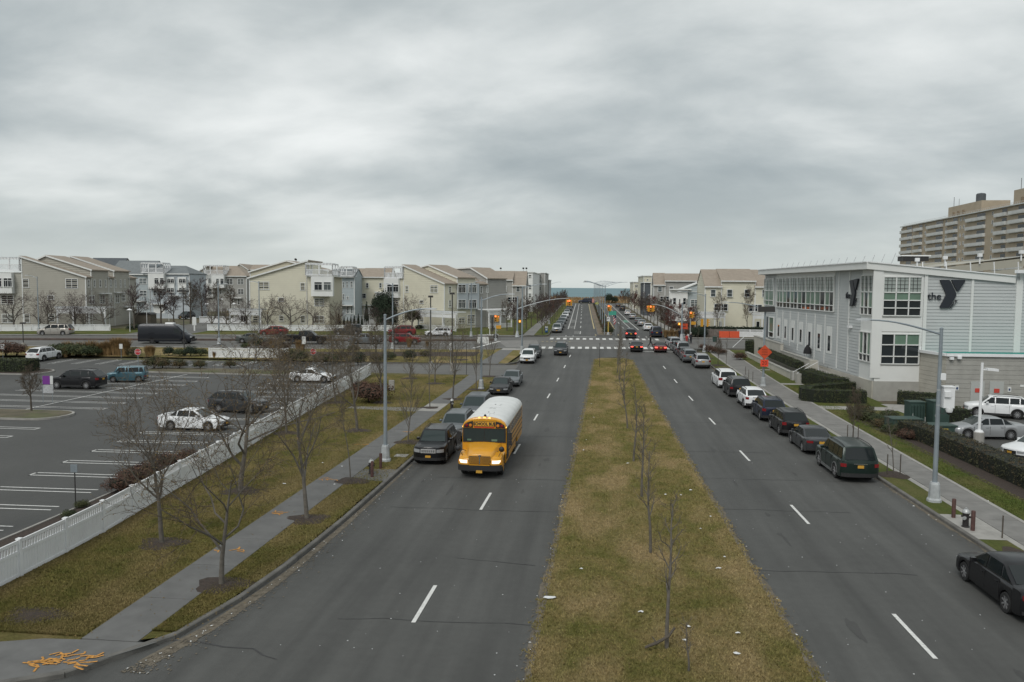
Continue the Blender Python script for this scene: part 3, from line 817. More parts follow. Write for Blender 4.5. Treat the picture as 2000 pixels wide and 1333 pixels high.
class House:
 def __init__(s, name, label, cat, loc):
  s.root = thing(name, label, cat, (loc[0], loc[1], gz(loc[0], loc[1])))
  s.trim = MB()
  s.zb = gz(loc[0], loc[1]) - 0.5
 def part(s, mb, name, m, parent=None, **kw):
  return part(mb, name, m, s.root, parent, **kw)
 def wall(s, pl, prof, m, zb=None, name='wall', row=0.36):
  mb = MB(); siding(mb, pl, s.zb if zb is None else zb, prof, row)
  return s.part(mb, name, m)
 def corner(s, pl, u, z, w=0.16):
  s.trim.bar(pl.pt(u, s.zb, 0.03), pl.pt(u, z, 0.03), w, 0.12, up=(pl.n.x, pl.n.y, 0))
 def gable(s, pl, prof, depth, m, mroof, eave=0.35, front=0.3, right=True, roofname='roof', bottom=None):
  """front profile extruded back, roof slabs on every sloping run"""
  u0, u1 = prof[0][0], prof[-1][0]
  s.wall(pl, prof, m, zb=bottom)
  bk = pl.back(depth)
  rp = Plane(pl.pt(u1, 0), bk.pt(u1, 0)); lp = Plane(bk.pt(u0, 0), pl.pt(u0, 0))
  s.wall(rp, [(0, prof[-1][1]), (depth, prof[-1][1])], m, zb=bottom)
  s.wall(lp, [(0, prof[0][1]), (depth, prof[0][1])], m, zb=bottom)
  mb = MB(); mb.poly([bk.pt(u0, s.zb), bk.pt(u0, prof[0][1])] + [bk.pt(u, z) for u, z in prof[1:]] + [bk.pt(u1, s.zb)]); s.part(mb, 'wall', m)
  mb = MB()
  k = len(prof)
  for i in range(k - 1):
   (a, za), (b, zb2) = prof[i], prof[i + 1]
   if b - a < 0.02: continue
   sl = (zb2 - za) / (b - a)
   a2 = a - (eave if i == 0 else 0); b2 = b + (eave if i == k - 2 else 0)
   za2, zb3 = za + sl * (a2 - a), zb2 + sl * (b2 - b)
   slab(mb, [pl.pt(a2, za2 + .2, front), pl.pt(b2, zb3 + .2, front), bk.pt(b2, zb3 + .2, 0.0), bk.pt(a2, za2 + .2, 0.0)])
   s.trim.bar(pl.pt(a2, za2 + .06, front + .02), pl.pt(b2, zb3 + .06, front + .02), 0.06, 0.26)
  s.part(mb, roofname, mroof)
  for u, z in (prof[0], prof[-1]): s.corner(pl, u, z)
  return rp
 def eaved(s, pl, u0, u1, zeave, zridge, depth, m, mroof, over=0.4, hipl=0.0, hipr=0.0, bottom=None):
  """eave to the viewer, ridge parallel to it half-way back"""
  s.wall(pl, [(u0, zeave), (u1, zeave)], m, zb=bottom)
  bk, md = pl.back(depth), pl.back(depth / 2)
  for P0, P1, sgn in ((pl.pt(u1, 0), bk.pt(u1, 0), 1), (bk.pt(u0, 0), pl.pt(u0, 0), -1)):
   q = Plane(P0, P1)
   hp = hipr if sgn > 0 else hipl
   s.wall(q, [(0, zeave), (depth / 2, zeave if hp else zridge), (depth, zeave)], m, zb=bottom)
  mb = MB(); mb.poly([bk.pt(u0, s.zb), bk.pt(u0, zeave), bk.pt(u1, zeave), bk.pt(u1, s.zb)]); s.part(mb, 'wall', m)
  drop = (zridge - zeave) / (depth / 2) * over
  mb = MB()
  e0, e1 = u0 - 0.15, u1 + 0.15
  slab(mb, [pl.pt(e0, zeave - drop + .2, over), pl.pt(e1, zeave - drop + .2, over), md.pt(e1 - hipr, zridge + .2), md.pt(e0 + hipl, zridge + .2)])
  slab(mb, [bk.pt(e1, zeave - drop + .2, -over), bk.pt(e0, zeave - drop + .2, -over), md.pt(e0 + hipl, zridge + .2), md.pt(e1 - hipr, zridge + .2)])
  for hp, e, sg in ((hipr, e1, 1), (hipl, e0, -1)):
   if hp: slab(mb, [pl.pt(e, zeave - drop + .2, over), bk.pt(e, zeave - drop + .2, -over), md.pt(e - sg * hp, zridge + .2)])
  s.part(mb, 'roof', mroof)
  s.trim.bar(pl.pt(e0, zeave - drop + .06, over + .03), pl.pt(e1, zeave - drop + .06, over + .03), 0.08, 0.24)
  s.corner(pl, u0, zeave); s.corner(pl, u1, zeave)
 def win(s, pl, k, x0, y0, x1, y1, cols=1, rows=2, out=0.0, m=None, transom=False, frame=0.10):
  ua, zt = pl.hit(*k(x0, y0)); ub, zb = pl.hit(*k(x1, y1))
  s.win_uz(pl, min(ua, ub), min(zt, zb), max(ua, ub), max(zt, zb), cols, rows, out, m, transom, frame)
 def win_uz(s, pl, ua, zb, ub, zt, cols=1, rows=2, out=0.0, m=None, transom=False, frame=0.10):
  fr = MB(); d0 = out + 0.03
  frame = min(frame, (ub - ua) * 0.16)
  def hb(u0, u1, z, w, dd=0.07): fr.bar(pl.pt(u0, z, d0), pl.pt(u1, z, d0), dd * 2, w)
  def vb(u, z0, z1, w, dd=0.07): fr.bar(pl.pt(u, z0, d0), pl.pt(u, z1, d0), w, dd * 2, up=(pl.n.x, pl.n.y, 0))
  hb(ua, ub, zt - frame / 2, frame); hb(ua - 0.05, ub + 0.05, zb + frame / 2, frame, 0.10)
  vb(ua + frame / 2, zb + frame, zt - frame, frame); vb(ub - frame / 2, zb + frame, zt - frame, frame)
  z1 = zt - frame
  if transom:
   zz = zt - frame - (zt - zb) * 0.22
   hb(ua + frame, ub - frame, zz, frame * 0.8, 0.06); z1 = zz - frame * 0.4; rows = 1
  for c in range(1, cols):
   vb(ua + (ub - ua) * c / cols, zb + frame, zt - frame, frame * 0.75, 0.06)
  if transom:
   n = cols * 2
   for c in range(n):
    if c % 2: vb(ua + (ub - ua) * c / n, zb + frame, z1, frame * 0.35, 0.045)
  for r in range(1, rows):
   hb(ua + frame, ub - frame, zb + (zt - zb) * r / rows, frame * 0.45, 0.045)
  f = s.part(fr, 'window', m_white_tr)
  gl = MB()
  half = (zb + zt) / 2
  for z0, z1b in (((zb + frame * .7, half), (half, zt - frame * .7)) if rows > 1 else ((zb + frame * .7, zt - frame * .7),)):
   gl.poly([pl.pt(ua + frame * .7, z0, d0), pl.pt(ub - frame * .7, z0, d0), pl.pt(ub - frame * .7, z1b, d0), pl.pt(ua + frame * .7, z1b, d0)])
  s.part(gl, 'pane', m or (m_glass_c if R_.random() < 0.35 else m_glass), parent=f)
 def boxpart(s, pl, k, x0, y0, x1, y1, out, name, m, inn=0.0):
  ua, zt = pl.hit(*k(x0, y0)); ub, zb = pl.hit(*k(x1, y1))
  mb = MB()
  mb.prism([pl.pt(ua, zb, -inn), pl.pt(ub, zb, -inn), pl.pt(ub, zt, -inn), pl.pt(ua, zt, -inn)], (pl.n.x * (out + inn), pl.n.y * (out + inn), 0))
  s.part(mb, name, m)
  return ua, zb, ub, zt
 def balcony(s, pl, k, x0, y0, x1, y1, out, deep=3.0, bays=2, solid=0.5):
  """roof terrace: posts, top beam, balustrade"""
  ua, zt = pl.hit(*k(x0, y0)); ub, zb = pl.hit(*k(x1, y1))
  mb = MB()
  hgt = zt - zb; zr = zb + hgt * solid
  def rect(P, a, b):
   n = max(1, bays)
   for i in range(n + 1):
    u = a + (b - a) * i / n
    mb.bar(P.pt(u, zb), P.pt(u, zt), 0.2, 0.2, up=(P.n.x, P.n.y, 0))
   mb.bar(P.pt(a, zt), P.pt(b, zt), 0.2, 0.24); mb.bar(P.pt(a, zr), P.pt(b, zr), 0.12, 0.12); mb.bar(P.pt(a, zb + .08), P.pt(b, zb + .08), 0.2, 0.2)
   c = a + 0.2
   while c < b - 0.1:
    mb.bar(P.pt(c, zb), P.pt(c, zr), 0.07, 0.05, up=(P.n.x, P.n.y, 0)); c += 0.21
  fp = Plane(pl.pt(0, 0, out), d=pl.u)
  rect(fp, ua, ub)
  rp = Plane(fp.pt(ub, 0), fp.back(deep).pt(ub, 0)); rect(rp, 0, deep)
  lp = Plane(fp.back(deep).pt(ua, 0), fp.pt(ua, 0)); rect(lp, 0, deep)
  b2 = fp.back(deep)
  mb.bar(b2.pt(ua, zt), b2.pt(ub, zt), 0.2, 0.24)
  u = ua + 0.4
  while u < ub:
   mb.bar(fp.pt(u, zt + .15, .3), b2.pt(u, zt + .15, -.1), 0.06, 0.14); u += 0.6
  s.part(mb, 'roof_terrace', m_white)
 def pergola(s, pl, k, x0, y0, x1, out, deep=2.6, posts=3, rail=True, zb=None):
  ua, zt = pl.hit(*k(x0, y0)); ub, _ = pl.hit(*k(x1, y0))
  fp = Plane(pl.pt(0, 0, out), d=pl.u)
  zb = s.zb + 0.5 if zb is None else zb
  for i in range(posts):
   u = ua + (ub - ua) * i / (posts - 1)
   mb = MB(); mb.bar(fp.pt(u, zb - .3), fp.pt(u, zt), 0.24, 0.24, up=(pl.n.x, pl.n.y, 0)); s.part(mb, 'porch_post', m_white)
  mb = MB()
  mb.bar(fp.pt(ua - .3, zt), fp.pt(ub + .3, zt), 0.22, 0.34); mb.bar(fp.pt(ua - .1, zt - .55), fp.pt(ub + .1, zt - .55), 0.12, 0.6)
  s.part(mb, 'porch_beam', m_white)
  mb = MB(); u = ua - 0.3
  while u < ub + 0.35:
   mb.bar(fp.pt(u, zt + .26, .45), fp.pt(u, zt + .26, -deep), 0.07, 0.2); u += 0.45
  s.part(mb, 'porch_rafters', m_white)
  if rail:
   mb = MB()
   mb.bar(fp.pt(ua, zb + .95), fp.pt(ub, zb + .95), 0.09, 0.09); mb.bar(fp.pt(ua, zb + .15), fp.pt(ub, zb + .15), 0.09, 0.09)
   u = ua + .14
   while u < ub:
    mb.bar(fp.pt(u, zb + .15), fp.pt(u, zb + .95), 0.06, 0.04, up=(pl.n.x, pl.n.y, 0)); u += 0.19
   s.part(mb, 'porch_rail', m_white)
 def awning(s, pl, k, x0, y0, x1, y1, out=0.9):
  ua, zt = pl.hit(*k(x0, y0)); ub, zb = pl.hit(*k(x1, y1))
  mb = MB(); mb.prism([pl.pt(ua, zb, 0), pl.pt(ub, zb, 0), pl.pt(ub, zt, 0), pl.pt(ua, zt, 0)], (pl.n.x * out, pl.n.y * out, 0))
  s.part(mb, 'awning', m_white_tr)
 def done(s):
  if s.trim.f: s.part(s.trim, 'trim', m_white_tr)
def colpt(pl, px, py=560):
 u, z = pl.hit(px, py); q = pl.pt(u, 0); return q
def dish(loc, label):
 t = thing('satellite_dish', label, 'satellite dish', loc)
 mb = MB(); mb.tube([(0, 0, 0), (0, 0, .5), (0, -.15, .65)], 0.03, 5); mb.build('mast', m_blk, t)
 mb = MB()
 rings = []
 for r, d in ((0.02, 0), (0.16, .03), (.28, .1)):
  rings.append([(r * math.cos(a) + .0, -.2 - .3 * d - r * math.sin(a) * .5, .75 + r * math.sin(a) * .85 + d * .2) for a in [2 * PI * k / 12 for k in range(12)]])
 mb.loft(rings, cap=False); mb.build('reflector', m_blk, t)
DS = (1, 0.12)
plA = Plane((-94.8, 138.5), d=DS)
hA = House('row_house', 'taupe clapboard row house with white bay and sloping roof, leftmost behind the fence', 'house', (-100, 138))
uL, zL = plA.hit(42, 503); uR, zR = plA.hit(167, 541.7)
rpA = hA.gable(plA, [(uL, zL), (uR, zR)], 2.0, m_taupe, m_roof)
for a in ((345, 430, 450, 570, 1, 2), (1003, 428, 1197, 578, 2, 2), (730, 678, 832, 752, 1, 1), (370, 968, 465, 1108, 1, 2), (745, 968, 845, 1085, 1, 2)):
 hA.win(plA, kA, *a)
u0, z0 = plA.hit(-70, 532)
_, z0 = plA.hit(20, 532.5)
hA.wall(plA, [(u0, z0), (uL, z0)], m_taupe2)
mb = MB(); slab(mb, [plA.pt(u0, z0 + .12, .2), plA.pt(uL, z0 + .12, .2), plA.pt(uL, z0 + .12, -6), plA.pt(u0, z0 + .12, -6)], .15); hA.part(mb, 'terrace_floor', m_white_tr)
bp = Plane(plA.pt(u0, 0), plA.back(8).pt(u0, 0))
hA.boxpart(plA, kA, -330, 340, 228, 655, 0.9, 'bay', m_white_tr, 0.02)
pb = Plane(plA.pt(0, 0, .9), d=plA.u)
hA.win(pb, kA, 50, 415, 195, 560, 2, transom=True); hA.win(pb, kA, -110, 415, 35, 560, 2, transom=True)
hA.win(plA, kA, 15, 675, 215, 822, 2, 2); hA.win(plA, kA, 30, 968, 215, 1108, 2, 2)
hA.balcony(plA, kA, -330, 112, 308, 308, 0.1, 4.0, 4)
bk2 = plA.back(2.0)
def high(h, pl, back, depth, apex_dx, zadd, m, prof):
 p = pl.back(back)
 h.gable(p, [(prof[0][0] + 0.0, prof[0][1] - 1.2), (prof[0][0] + apex_dx, prof[0][1] + zadd), (prof[-1][0], prof[-1][1] + 1.35)], depth, m, m_roof)
profA = [(uL, zL), (uR, zR)]
high(hA, plA, 2.0, 6.5, 3.4, 0.35, m_taupe, profA)
hA.gable(plA.back(8.5), [(uL + 1, zL - .4), (uR, zR)], 2.2, m_taupe2, m_roof)
high(hA, plA, 10.7, 6.5, 3.4, 0.5, m_taupe2, profA)
hA.gable(plA.back(17.2), [(uL + 1, zL - .4), (uR, zR)], 3, m_taupe2, m_roof)
fA = Plane(plA.pt(uR, 0), plA.back(20).pt(uR, 0))
for x0, x1 in ((170.3, 174.7), (182, 186), (193, 197.5), (204, 207.5), (214, 218), (224, 227), (233.6, 236.7), (242, 245)):
 hA.win(fA, lambda x, y: (x, y), x0, 546.5, x1, 562, 1, 2, frame=.1)
for x0, y0, x1, y1, c in ((173.5, 577, 184.3, 594, 3), (194, 576, 204.5, 593, 2), (215, 575.5, 218.5, 591, 1), (224.5, 575, 233, 592, 2), (236, 575, 244.5, 589, 3)):
 hA.win(fA, lambda x, y: (x, y), x0, y0, x1, y1, c, 2, frame=.1)
for a in ((192.5, 572.5, 212, 574.5), (222, 571, 240, 573), (241, 598, 258, 600)):
 hA.awning(fA, lambda x, y: (x, y), *a, out=.7)
hA.pergola(plA, kA, 1015, 880, 1730, 3.0, 3.0, 4)
hA.done()
plB = Plane((-112, 178), d=(1, 0.10))
hB = House('row_house', 'pale blue row house with grey roof and solar boxes behind the taupe row', 'house', (-106, 184))
ident = lambda x, y: (x, y)
def U(pl, px, py=560): return pl.hit(px, py)[0]
def Zp(pl, px, py): return pl.hit(px, py)[1]
hB.eaved(plB, U(plB, 215), U(plB, 293), Zp(plB, 270, 535), Zp(plB.back(5), 262, 511), 10, m_blue, m_roof_g)
for a in ((545, 420, 615, 512, 2, 2), (718, 420, 838, 515, 2, 2), (545, 605, 615, 700, 2, 2), (725, 605, 843, 700, 2, 2), (815, 805, 865, 890, 1, 2)):
 hB.win(plB, kB, *a)
hB.awning(plB, kB, 560, 765, 815, 782); hB.awning(plB, kB, 470, 848, 612, 862)
hB.eaved(plB, U(plB, 293), U(plB, 370), Zp(plB, 350, 535), Zp(plB.back(5), 345, 521), 10, m_paleblue, m_roof_g, hipr=3)
hB.boxpart(plB, kB, 895, 352, 1137, 585, 1.4, 'bay', m_white_tr, .02)
pb = Plane(plB.pt(0, 0, 1.4), d=plB.u)
hB.win(pb, kB, 950, 415, 1022, 515, 1, transom=True); hB.win(pb, kB, 1034, 415, 1105, 515, 1, transom=True)
hB.balcony(plB, kB, 790, 195, 1135, 345, 1.4, 3.5, 3)
for x in (1145, 1325):
 hB.boxpart(plB, kB, x - 8, 405, x + 125, 645, 0.35, 'bay', m_white_tr, .02)
 for y in (425, 565):
  hB.win(Plane(plB.pt(0, 0, .35), d=plB.u), kB, x, y, x + 116, y + 74, 2, transom=True)
hB.win(plB, kB, 935, 610, 985, 697); hB.win(plB, kB, 1030, 610, 1080, 697)
hB.awning(plB, kB, 920, 812, 1110, 826); hB.boxpart(plB, kB, 940, 835, 1110, 960, .05, 'garage_door', m_white_tr, .01)
hB.awning(plB, kB, 1190, 682, 1330, 698)
hB.done()
hB2 = House('row_house', 'dark slate roof rising behind the tan roofs of the taupe row', 'house', (-116, 196))
p = Plane((-134, 200), d=(1, 0.1))
hB2.eaved(p, U(p, 165), U(p, 232), Zp(p, 200, 530), Zp(p.back(5), 190, 505.5), 10, m_taupe, m_roof_d); hB2.done()
plC = Plane((-88, 222), d=(1, 0.10))
hC = House('row_house', 'beige and grey house with white rooftop pergola down the side street', 'house', (-84, 228))
ua, za = plC.hit(370.6, 541); ub, zb_ = plC.hit(402, 522.5)
hC.gable(plC, [(ua, za), (ub, zb_)], 9, m_beige, m_roof)
for a in ((285, 425, 330, 507, 1, 2), (455, 425, 490, 510, 1, 2), (362, 572, 390, 614, 1, 1)):
 hC.win(plC, kC, *a)
hC.eaved(plC, ub, U(plC, 481.5), Zp(plC, 460, 539), Zp(plC.back(5), 455, 521), 10, m_grey, m_roof, hipr=4.5)
hC.boxpart(plC, kC, 482, 370, 610, 720, 0.5, 'bay', m_white_tr, .02)
hC.boxpart(plC, kC, 600, 370, 792, 572, 1.5, 'bay', m_white_tr, .02)
pb = Plane(plC.pt(0, 0, .5), d=plC.u)
hC.win(pb, kC, 520, 422, 600, 507, 2, transom=True); hC.win(pb, kC, 520, 580, 580, 672, 1, 2)
pb = Plane(plC.pt(0, 0, 1.5), d=plC.u)
hC.win(pb, kC, 640, 425, 692, 515, 1, transom=True); hC.win(pb, kC, 706, 425, 763, 515, 1, transom=True)
hC.balcony(plC, kC, 482, 232, 790, 368, 1.5, 4, 3)
for a in ((800, 430, 903, 517, 2, 2), (970, 430, 1070, 517, 2, 2), (808, 583, 905, 670, 2, 2), (975, 583, 1070, 670, 2, 2), (612, 582, 662, 668, 1, 2), (690, 582, 735, 668, 1, 2)):
 hC.win(plC, kC, *a)
hC.awning(plC, kC, 865, 717, 1045, 730)
for a in ((875, 735, 915, 830), (968, 735, 1010, 830)): hC.win(plC, kC, *a, 1, 1)
hC.done()
hC2 = House('row_house', 'far beige house with brown hipped roof above the grey one', 'house', (-85, 270))
p = Plane((-92, 265), d=(1, 0.10))
ua, za = p.hit(455, 527); um, zm = p.hit(468, 516.5); ub, zb_ = p.hit(484, 527)
hC2.gable(p, [(ua, za), (um, zm), (ub, zb_)], 14, m_beige, m_roof)
p2 = Plane(p.pt(ub, 0), p.back(14).pt(ub, 0))
hC2.eaved(p.back(2), ub, U(p.back(2), 530), Zp(p, 500, 527), Zp(p.back(7), 500, 518.5), 9, m_grey, m_roof); hC2.done()
plD = Plane((-62, 147), d=DS)
hD = House('row_house', 'big cream clapboard house end with white porch pergola and roof terrace', 'house', (-57, 149))
ua, za = plD.hit(487.5, 543.5); ub, zb_ = plD.hit(599, 511)
hD.gable(plD, [(ua, za), (ub, zb_)], 12, m_yel, m_roof, front=.35)
uc = U(plD, 643)
_, zt = plD.hit(620, 541)
hD.wall(plD, [(ub, zt), (uc, zt)], m_yel)
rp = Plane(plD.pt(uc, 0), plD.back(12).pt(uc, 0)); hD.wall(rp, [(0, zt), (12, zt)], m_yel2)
mb = MB(); slab(mb, [plD.pt(ub, zt + .14, .25), plD.pt(uc + 1, zt + .14, .25), plD.pt(uc + 1, zt + .14, -12), plD.pt(ub, zt + .14, -12)], .15); hD.part(mb, 'terrace_floor', m_white_tr)
for a in ((735, 335, 838, 412, 2, 2), (1125, 343, 1172, 418, 1, 2), (922, 482, 972, 522, 1, 1), (1255, 490, 1348, 565, 2, 2), (928, 650, 972, 706, 1, 2), (1130, 650, 1173, 725, 1, 2), (1257, 652, 1348, 725, 2, 2), (555, 650, 640, 712, 2, 1), (685, 650, 735, 712, 1, 2)):
 hD.win(plD, k2, *a)
hD.boxpart(plD, k2, 1238, 290, 1440, 472, 1.2, 'bay', m_white_tr, .02)
pb = Plane(plD.pt(0, 0, 1.2), d=plD.u)
hD.win(pb, k2, 1253, 336, 1332, 418, 1, transom=True); hD.win(pb, k2, 1340, 336, 1415, 418, 1, transom=True)
hD.balcony(plD, k2, 1190, 172, 1438, 280, 1.2, 5.0, 2)
bk3 = plD.back(12)
a1, z1 = bk3.hit(488.7, 531.5); a2, z2 = bk3.hit(560, 510.5); a3, z3 = bk3.hit(640, 530)
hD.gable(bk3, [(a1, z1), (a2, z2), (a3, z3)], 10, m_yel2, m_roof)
hD.pergola(plD, k2, 525, 600, 803, 3.2, 3.2, 4)
hD.trim.bar(plD.pt(ub, hD.zb, .04), plD.pt(ub, zb_, .04), .14, .1, up=(plD.n.x, plD.n.y, 0))
hD.done()
q = plD.back(6).pt(U(plD.back(6), 579), Zp(plD.back(6), 579, 515)); dish(q, 'dark satellite dish on the roof slope of the big cream house')
plF = Plane((-48, 186), d=(1, 0.10))
hF = House('row_house', 'narrow pale blue house with white rooftop pergola between two cream houses', 'house', (-48, 192))
hF.eaved(plF, U(plF, 645), U(plF, 692), Zp(plF, 670, 541), Zp(plF.back(5), 670, 527), 10, m_blue, m_roof_g)
for a in ((150, 415, 200, 520, 1), (365, 415, 412, 520, 1)): hF.win(plF, kD, *a[:4], a[4], transom=True)
for a in ((240, 425, 275, 520), (300, 415, 332, 520), (170, 620, 205, 718), (238, 620, 275, 715), (303, 655, 347, 712)): hF.win(plF, kD, *a)
hF.balcony(plF, kD, 215, 185, 428, 335, 1.0, 4, 2)
hF.awning(plF, kD, 160, 800, 410, 815); hF.win(plF, kD, 300, 815, 352, 945, 1, 1); hF.win(plF, kD, 372, 815, 412, 945, 1, 1)
hF.done()
plG = Plane((-42, 196), d=(1, 0.10))
hG = House('row_house', 'cream house with broad brown roof and garage set back behind the hedge', 'house', (-42, 202))
ua = U(plG, 683); um = U(plG, 706); ub = U(plG, 760)
hG.eaved(plG, um, ub, Zp(plG, 730, 541.5), Zp(plG.back(6), 730, 525.5), 12, m_yel, m_roof)
pg = Plane(plG.pt(0, 0, .15), d=plG.u)
hG.eaved(pg, ua, um, Zp(plG, 695, 550), Zp(plG.back(6), 700, 526), 12, m_yel, m_roof)
for a in ((425, 440, 468, 522, 1, 2), (623, 440, 668, 525, 1, 2), (838, 440, 883, 525, 1, 2), (467, 610, 628, 693, 3, 2)): hG.win(plG, kD, *a, out=.16)
hG.boxpart(plG, kD, 785, 605, 945, 730, .6, 'bay', m_white_tr, .02)
hG.win(Plane(plG.pt(0, 0, .6), d=plG.u), kD, 795, 612, 942, 712, 2, transom=True)
hG.awning(plG, kD, 360, 748, 570, 768); hG.awning(plG, kD, 770, 583, 945, 603); hG.awning(plG, kD, 520, 795, 780, 812)
hG.boxpart(plG, kD, 588, 835, 727, 945, .2, 'garage_door', m_white_tr, .01)
hG.win(plG, kD, 490, 810, 540, 900, 1, 1, out=.16)
hG.done()
a55 = math.radians(55)
CE = Vector((-30.7, 156.0))
endd = Vector((-math.sin(a55), math.cos(a55)))          # along the end wall, away from the corner
pE = Plane(CE - (-endd) * 18.6, d=-endd)                 # left to right ends at the corner
uE = 18.6
hE = House('row_house', 'cream corner house with stepped brown gables and long white porch', 'house', (-32, 163))
u1, z1 = pE.hit(788.7, 519.5); zr = pE.hit(868, 554.6)[1]
fEp = Plane(CE, d=(math.cos(a55), math.sin(a55)))
hE.gable(pE, [(u1, z1), (uE, zr)], 3.6, m_yel, m_roof)
u0 = U(pE, 752); zt = Zp(pE, 770, 544)
hE.wall(pE, [(u0, zt), (u1, zt)], m_yel)
mb = MB(); slab(mb, [pE.pt(u0, zt + .12, .2), pE.pt(u1, zt + .12, .2), pE.pt(u1, zt + .12, -5), pE.pt(u0, zt + .12, -5)], .15); hE.part(mb, 'terrace_floor', m_white_tr)
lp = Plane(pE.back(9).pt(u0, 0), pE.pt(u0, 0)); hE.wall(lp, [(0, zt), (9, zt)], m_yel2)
for a in ((437, 370, 468, 438, 1, 2), (670, 368, 740, 442, 2, 2), (570, 505, 607, 543, 1, 1), (572, 662, 608, 720, 1, 2)): hE.win(pE, k3, *a)
hE.boxpart(pE, kD, 945, 372, 1185, 685, 0.6, 'bay', m_white_tr, .02)
pb = Plane(pE.pt(0, 0, .6), d=pE.u)
hE.win(pb, kD, 968, 462, 1058, 594, 1, transom=True); hE.win(pb, kD, 1066, 462, 1158, 594, 1, transom=True)
hE.win(pE, kD, 1050, 715, 1160, 830, 2, 2)
hE.balcony(pE, kD, 945, 190, 1240, 368, 0.3, 4.5, 2)
profE = [(u1 - 3.0, Zp(pE, 812, 525) - .5), (U(pE.back(3.6), 838), Zp(pE.back(3.6), 838, 519)), (uE, zr + 1.25)]
hE.gable(pE.back(3.6), profE, 5.2, m_yel, m_roof)
hE.gable(pE.back(8.8), [(u1, z1), (uE, zr)], 3.6, m_grey, m_roof)
prof3 = [(u1, z1 - .5), (U(pE.back(12.4), 920), Zp(pE.back(12.4), 920, 524)), (uE, zr + 1.25)]
hE.gable(pE.back(12.4), prof3, 6, m_grey, m_roof)
for a in ((838, 375, 862, 445), (1130, 378, 1152, 445), (838, 505, 862, 577), (1130, 500, 1152, 570), (1187, 372, 1207, 440)): hE.win(fEp, k3, *a)
hE.boxpart(fEp, k3, 915, 352, 1005, 592, 0.45, 'bay', m_paleblue, .02); hE.boxpart(fEp, k3, 1015, 352, 1108, 592, 0.45, 'bay', m_paleblue, .02)
pb = Plane(fEp.pt(0, 0, .45), d=fEp.u)
for x in (924, 1025):
 hE.win(pb, k3, x, 362, x + 73, 442, 2, transom=True); hE.win(pb, k3, x, 503, x + 73, 584, 2, transom=True)
hE.win(fEp, k3, 1012, 645, 1082, 735, 2, transom=True); hE.win(fEp, k3, 930, 668, 988, 725, 2, 1)
hE.pergola(pE, k3, 655, 618, 1000, 2.8, 2.8, 4)
hE.pergola(fEp, k3, 1110, 605, 1320, 3.2, 3.0, 3)
hE.done()
plH = Plane((-34, 205), d=(1, 0.04))
hH = House('row_house', 'grey house with brown double roof behind the bare avenue trees, left of the avenue', 'house', (-24, 211))
ua, um, ub = U(plH, 962), U(plH, 1001), U(plH, 1026.5)
hH.eaved(plH, ua, um, Zp(plH, 985, 547), Zp(plH.back(6), 985, 531), 12, m_grey, m_roof)
hH.eaved(Plane(plH.pt(0, 0, .2), d=plH.u), um, ub, Zp(plH, 1013, 557.5), Zp(plH.back(6), 1013, 531.5), 12, m_grey, m_roof)
for a in ((402, 460, 473, 578, 1, 2), (648, 465, 722, 577, 1, 2), (487, 668, 690, 770, 3, 2)): hH.win(plH, kE, *a, out=.22)
hH.pergola(plH, kE, 380, 865, 560, 6, 3, 2, zb=gz(-24, 200))
hH.done()
for px in (978, 1022, 1028):
 p = plH.back(6); dish(p.pt(U(p, px), Zp(p, px, 531) + .1), {978: 'satellite dish on the ridge of the grey house, leftmost of three', 1022: 'satellite dish on the ridge of the grey house, middle of three', 1028: 'satellite dish on the ridge of the grey house, nearest the avenue'}[px])
def far_block(label, x0, y0, dep, px0, px1, ytop, m, wins, flat=True, bay=None, roofm=None):
 p = Plane((x0, y0), d=(1, 0.02))
 h = House('row_house', label, 'house', (x0, y0 + 3))
 a, b = U(p, px0), U(p, px1); z = Zp(p, (px0 + px1) / 2, ytop)
 h.wall(p, [(a, z), (b, z)], m, row=.5)
 rp = Plane(p.pt(b, 0), p.back(dep).pt(b, 0)); h.wall(rp, [(0, z), (dep, z)], m, row=.5)
 lp = Plane(p.back(dep).pt(a, 0), p.pt(a, 0)); h.wall(lp, [(0, z), (dep, z)], m, row=.5)
 mb = MB(); slab(mb, [p.pt(a - .3, z + .25, .3), p.pt(b + .3, z + .25, .3), p.pt(b + .3, z + .25, -dep), p.pt(a - .3, z + .25, -dep)], .25); h.part(mb, 'roof', roofm or m_white_tr)
 for w in wins: h.win(p, ident, *w)
 h.corner(p, a, z); h.corner(p, b, z)
 return h, p, rp, z
h, p, rp, z = far_block('white and grey terrace beyond the grey house, left of the sea', -28, 250, 40, 1026, 1040, 533, m_white_tr, [(1032, 556, 1038, 566, 1, 2), (1032, 537, 1038, 543, 1, 1), (1032, 573, 1038, 583, 1, 2)]); h.done()
h, p, rp, z = far_block('tall grey terrace seen end-on beside the sea, left', -32, 290, 30, 1038, 1064, 534, m_grey, [(1053, 545, 1057, 553, 1, 2), (1053, 560, 1057, 568, 1, 2), (1044, 545, 1049, 552, 1, 2), (1044, 560, 1049, 567, 1, 2)]); h.done()
h, p, rp, z = far_block('lower grey house end nearest the sea on the left', -33, 318, 16, 1062, 1073, 548, m_grey, [(1065, 552, 1070, 558, 1, 2), (1065, 565, 1070, 572, 1, 2)]); h.done()
plR = Plane((22, 163), d=(1, 0.0))
hR = House('row_house', 'cream house with broad brown roof beside the white community building', 'house', (34, 169))
a, b, c, d_ = U(plR, 1377), U(plR, 1409), U(plR, 1475), U(plR, 1520)
pr = Plane(plR.pt(0, 0, .2), d=plR.u)
hR.eaved(pr, a, b, Zp(plR, 1393, 559.5), Zp(plR.back(7), 1400, 528.5), 14, m_yel, m_roof)
hR.eaved(plR, b, c, Zp(plR, 1440, 549), Zp(plR.back(7), 1440, 527.5), 14, m_yel, m_roof)
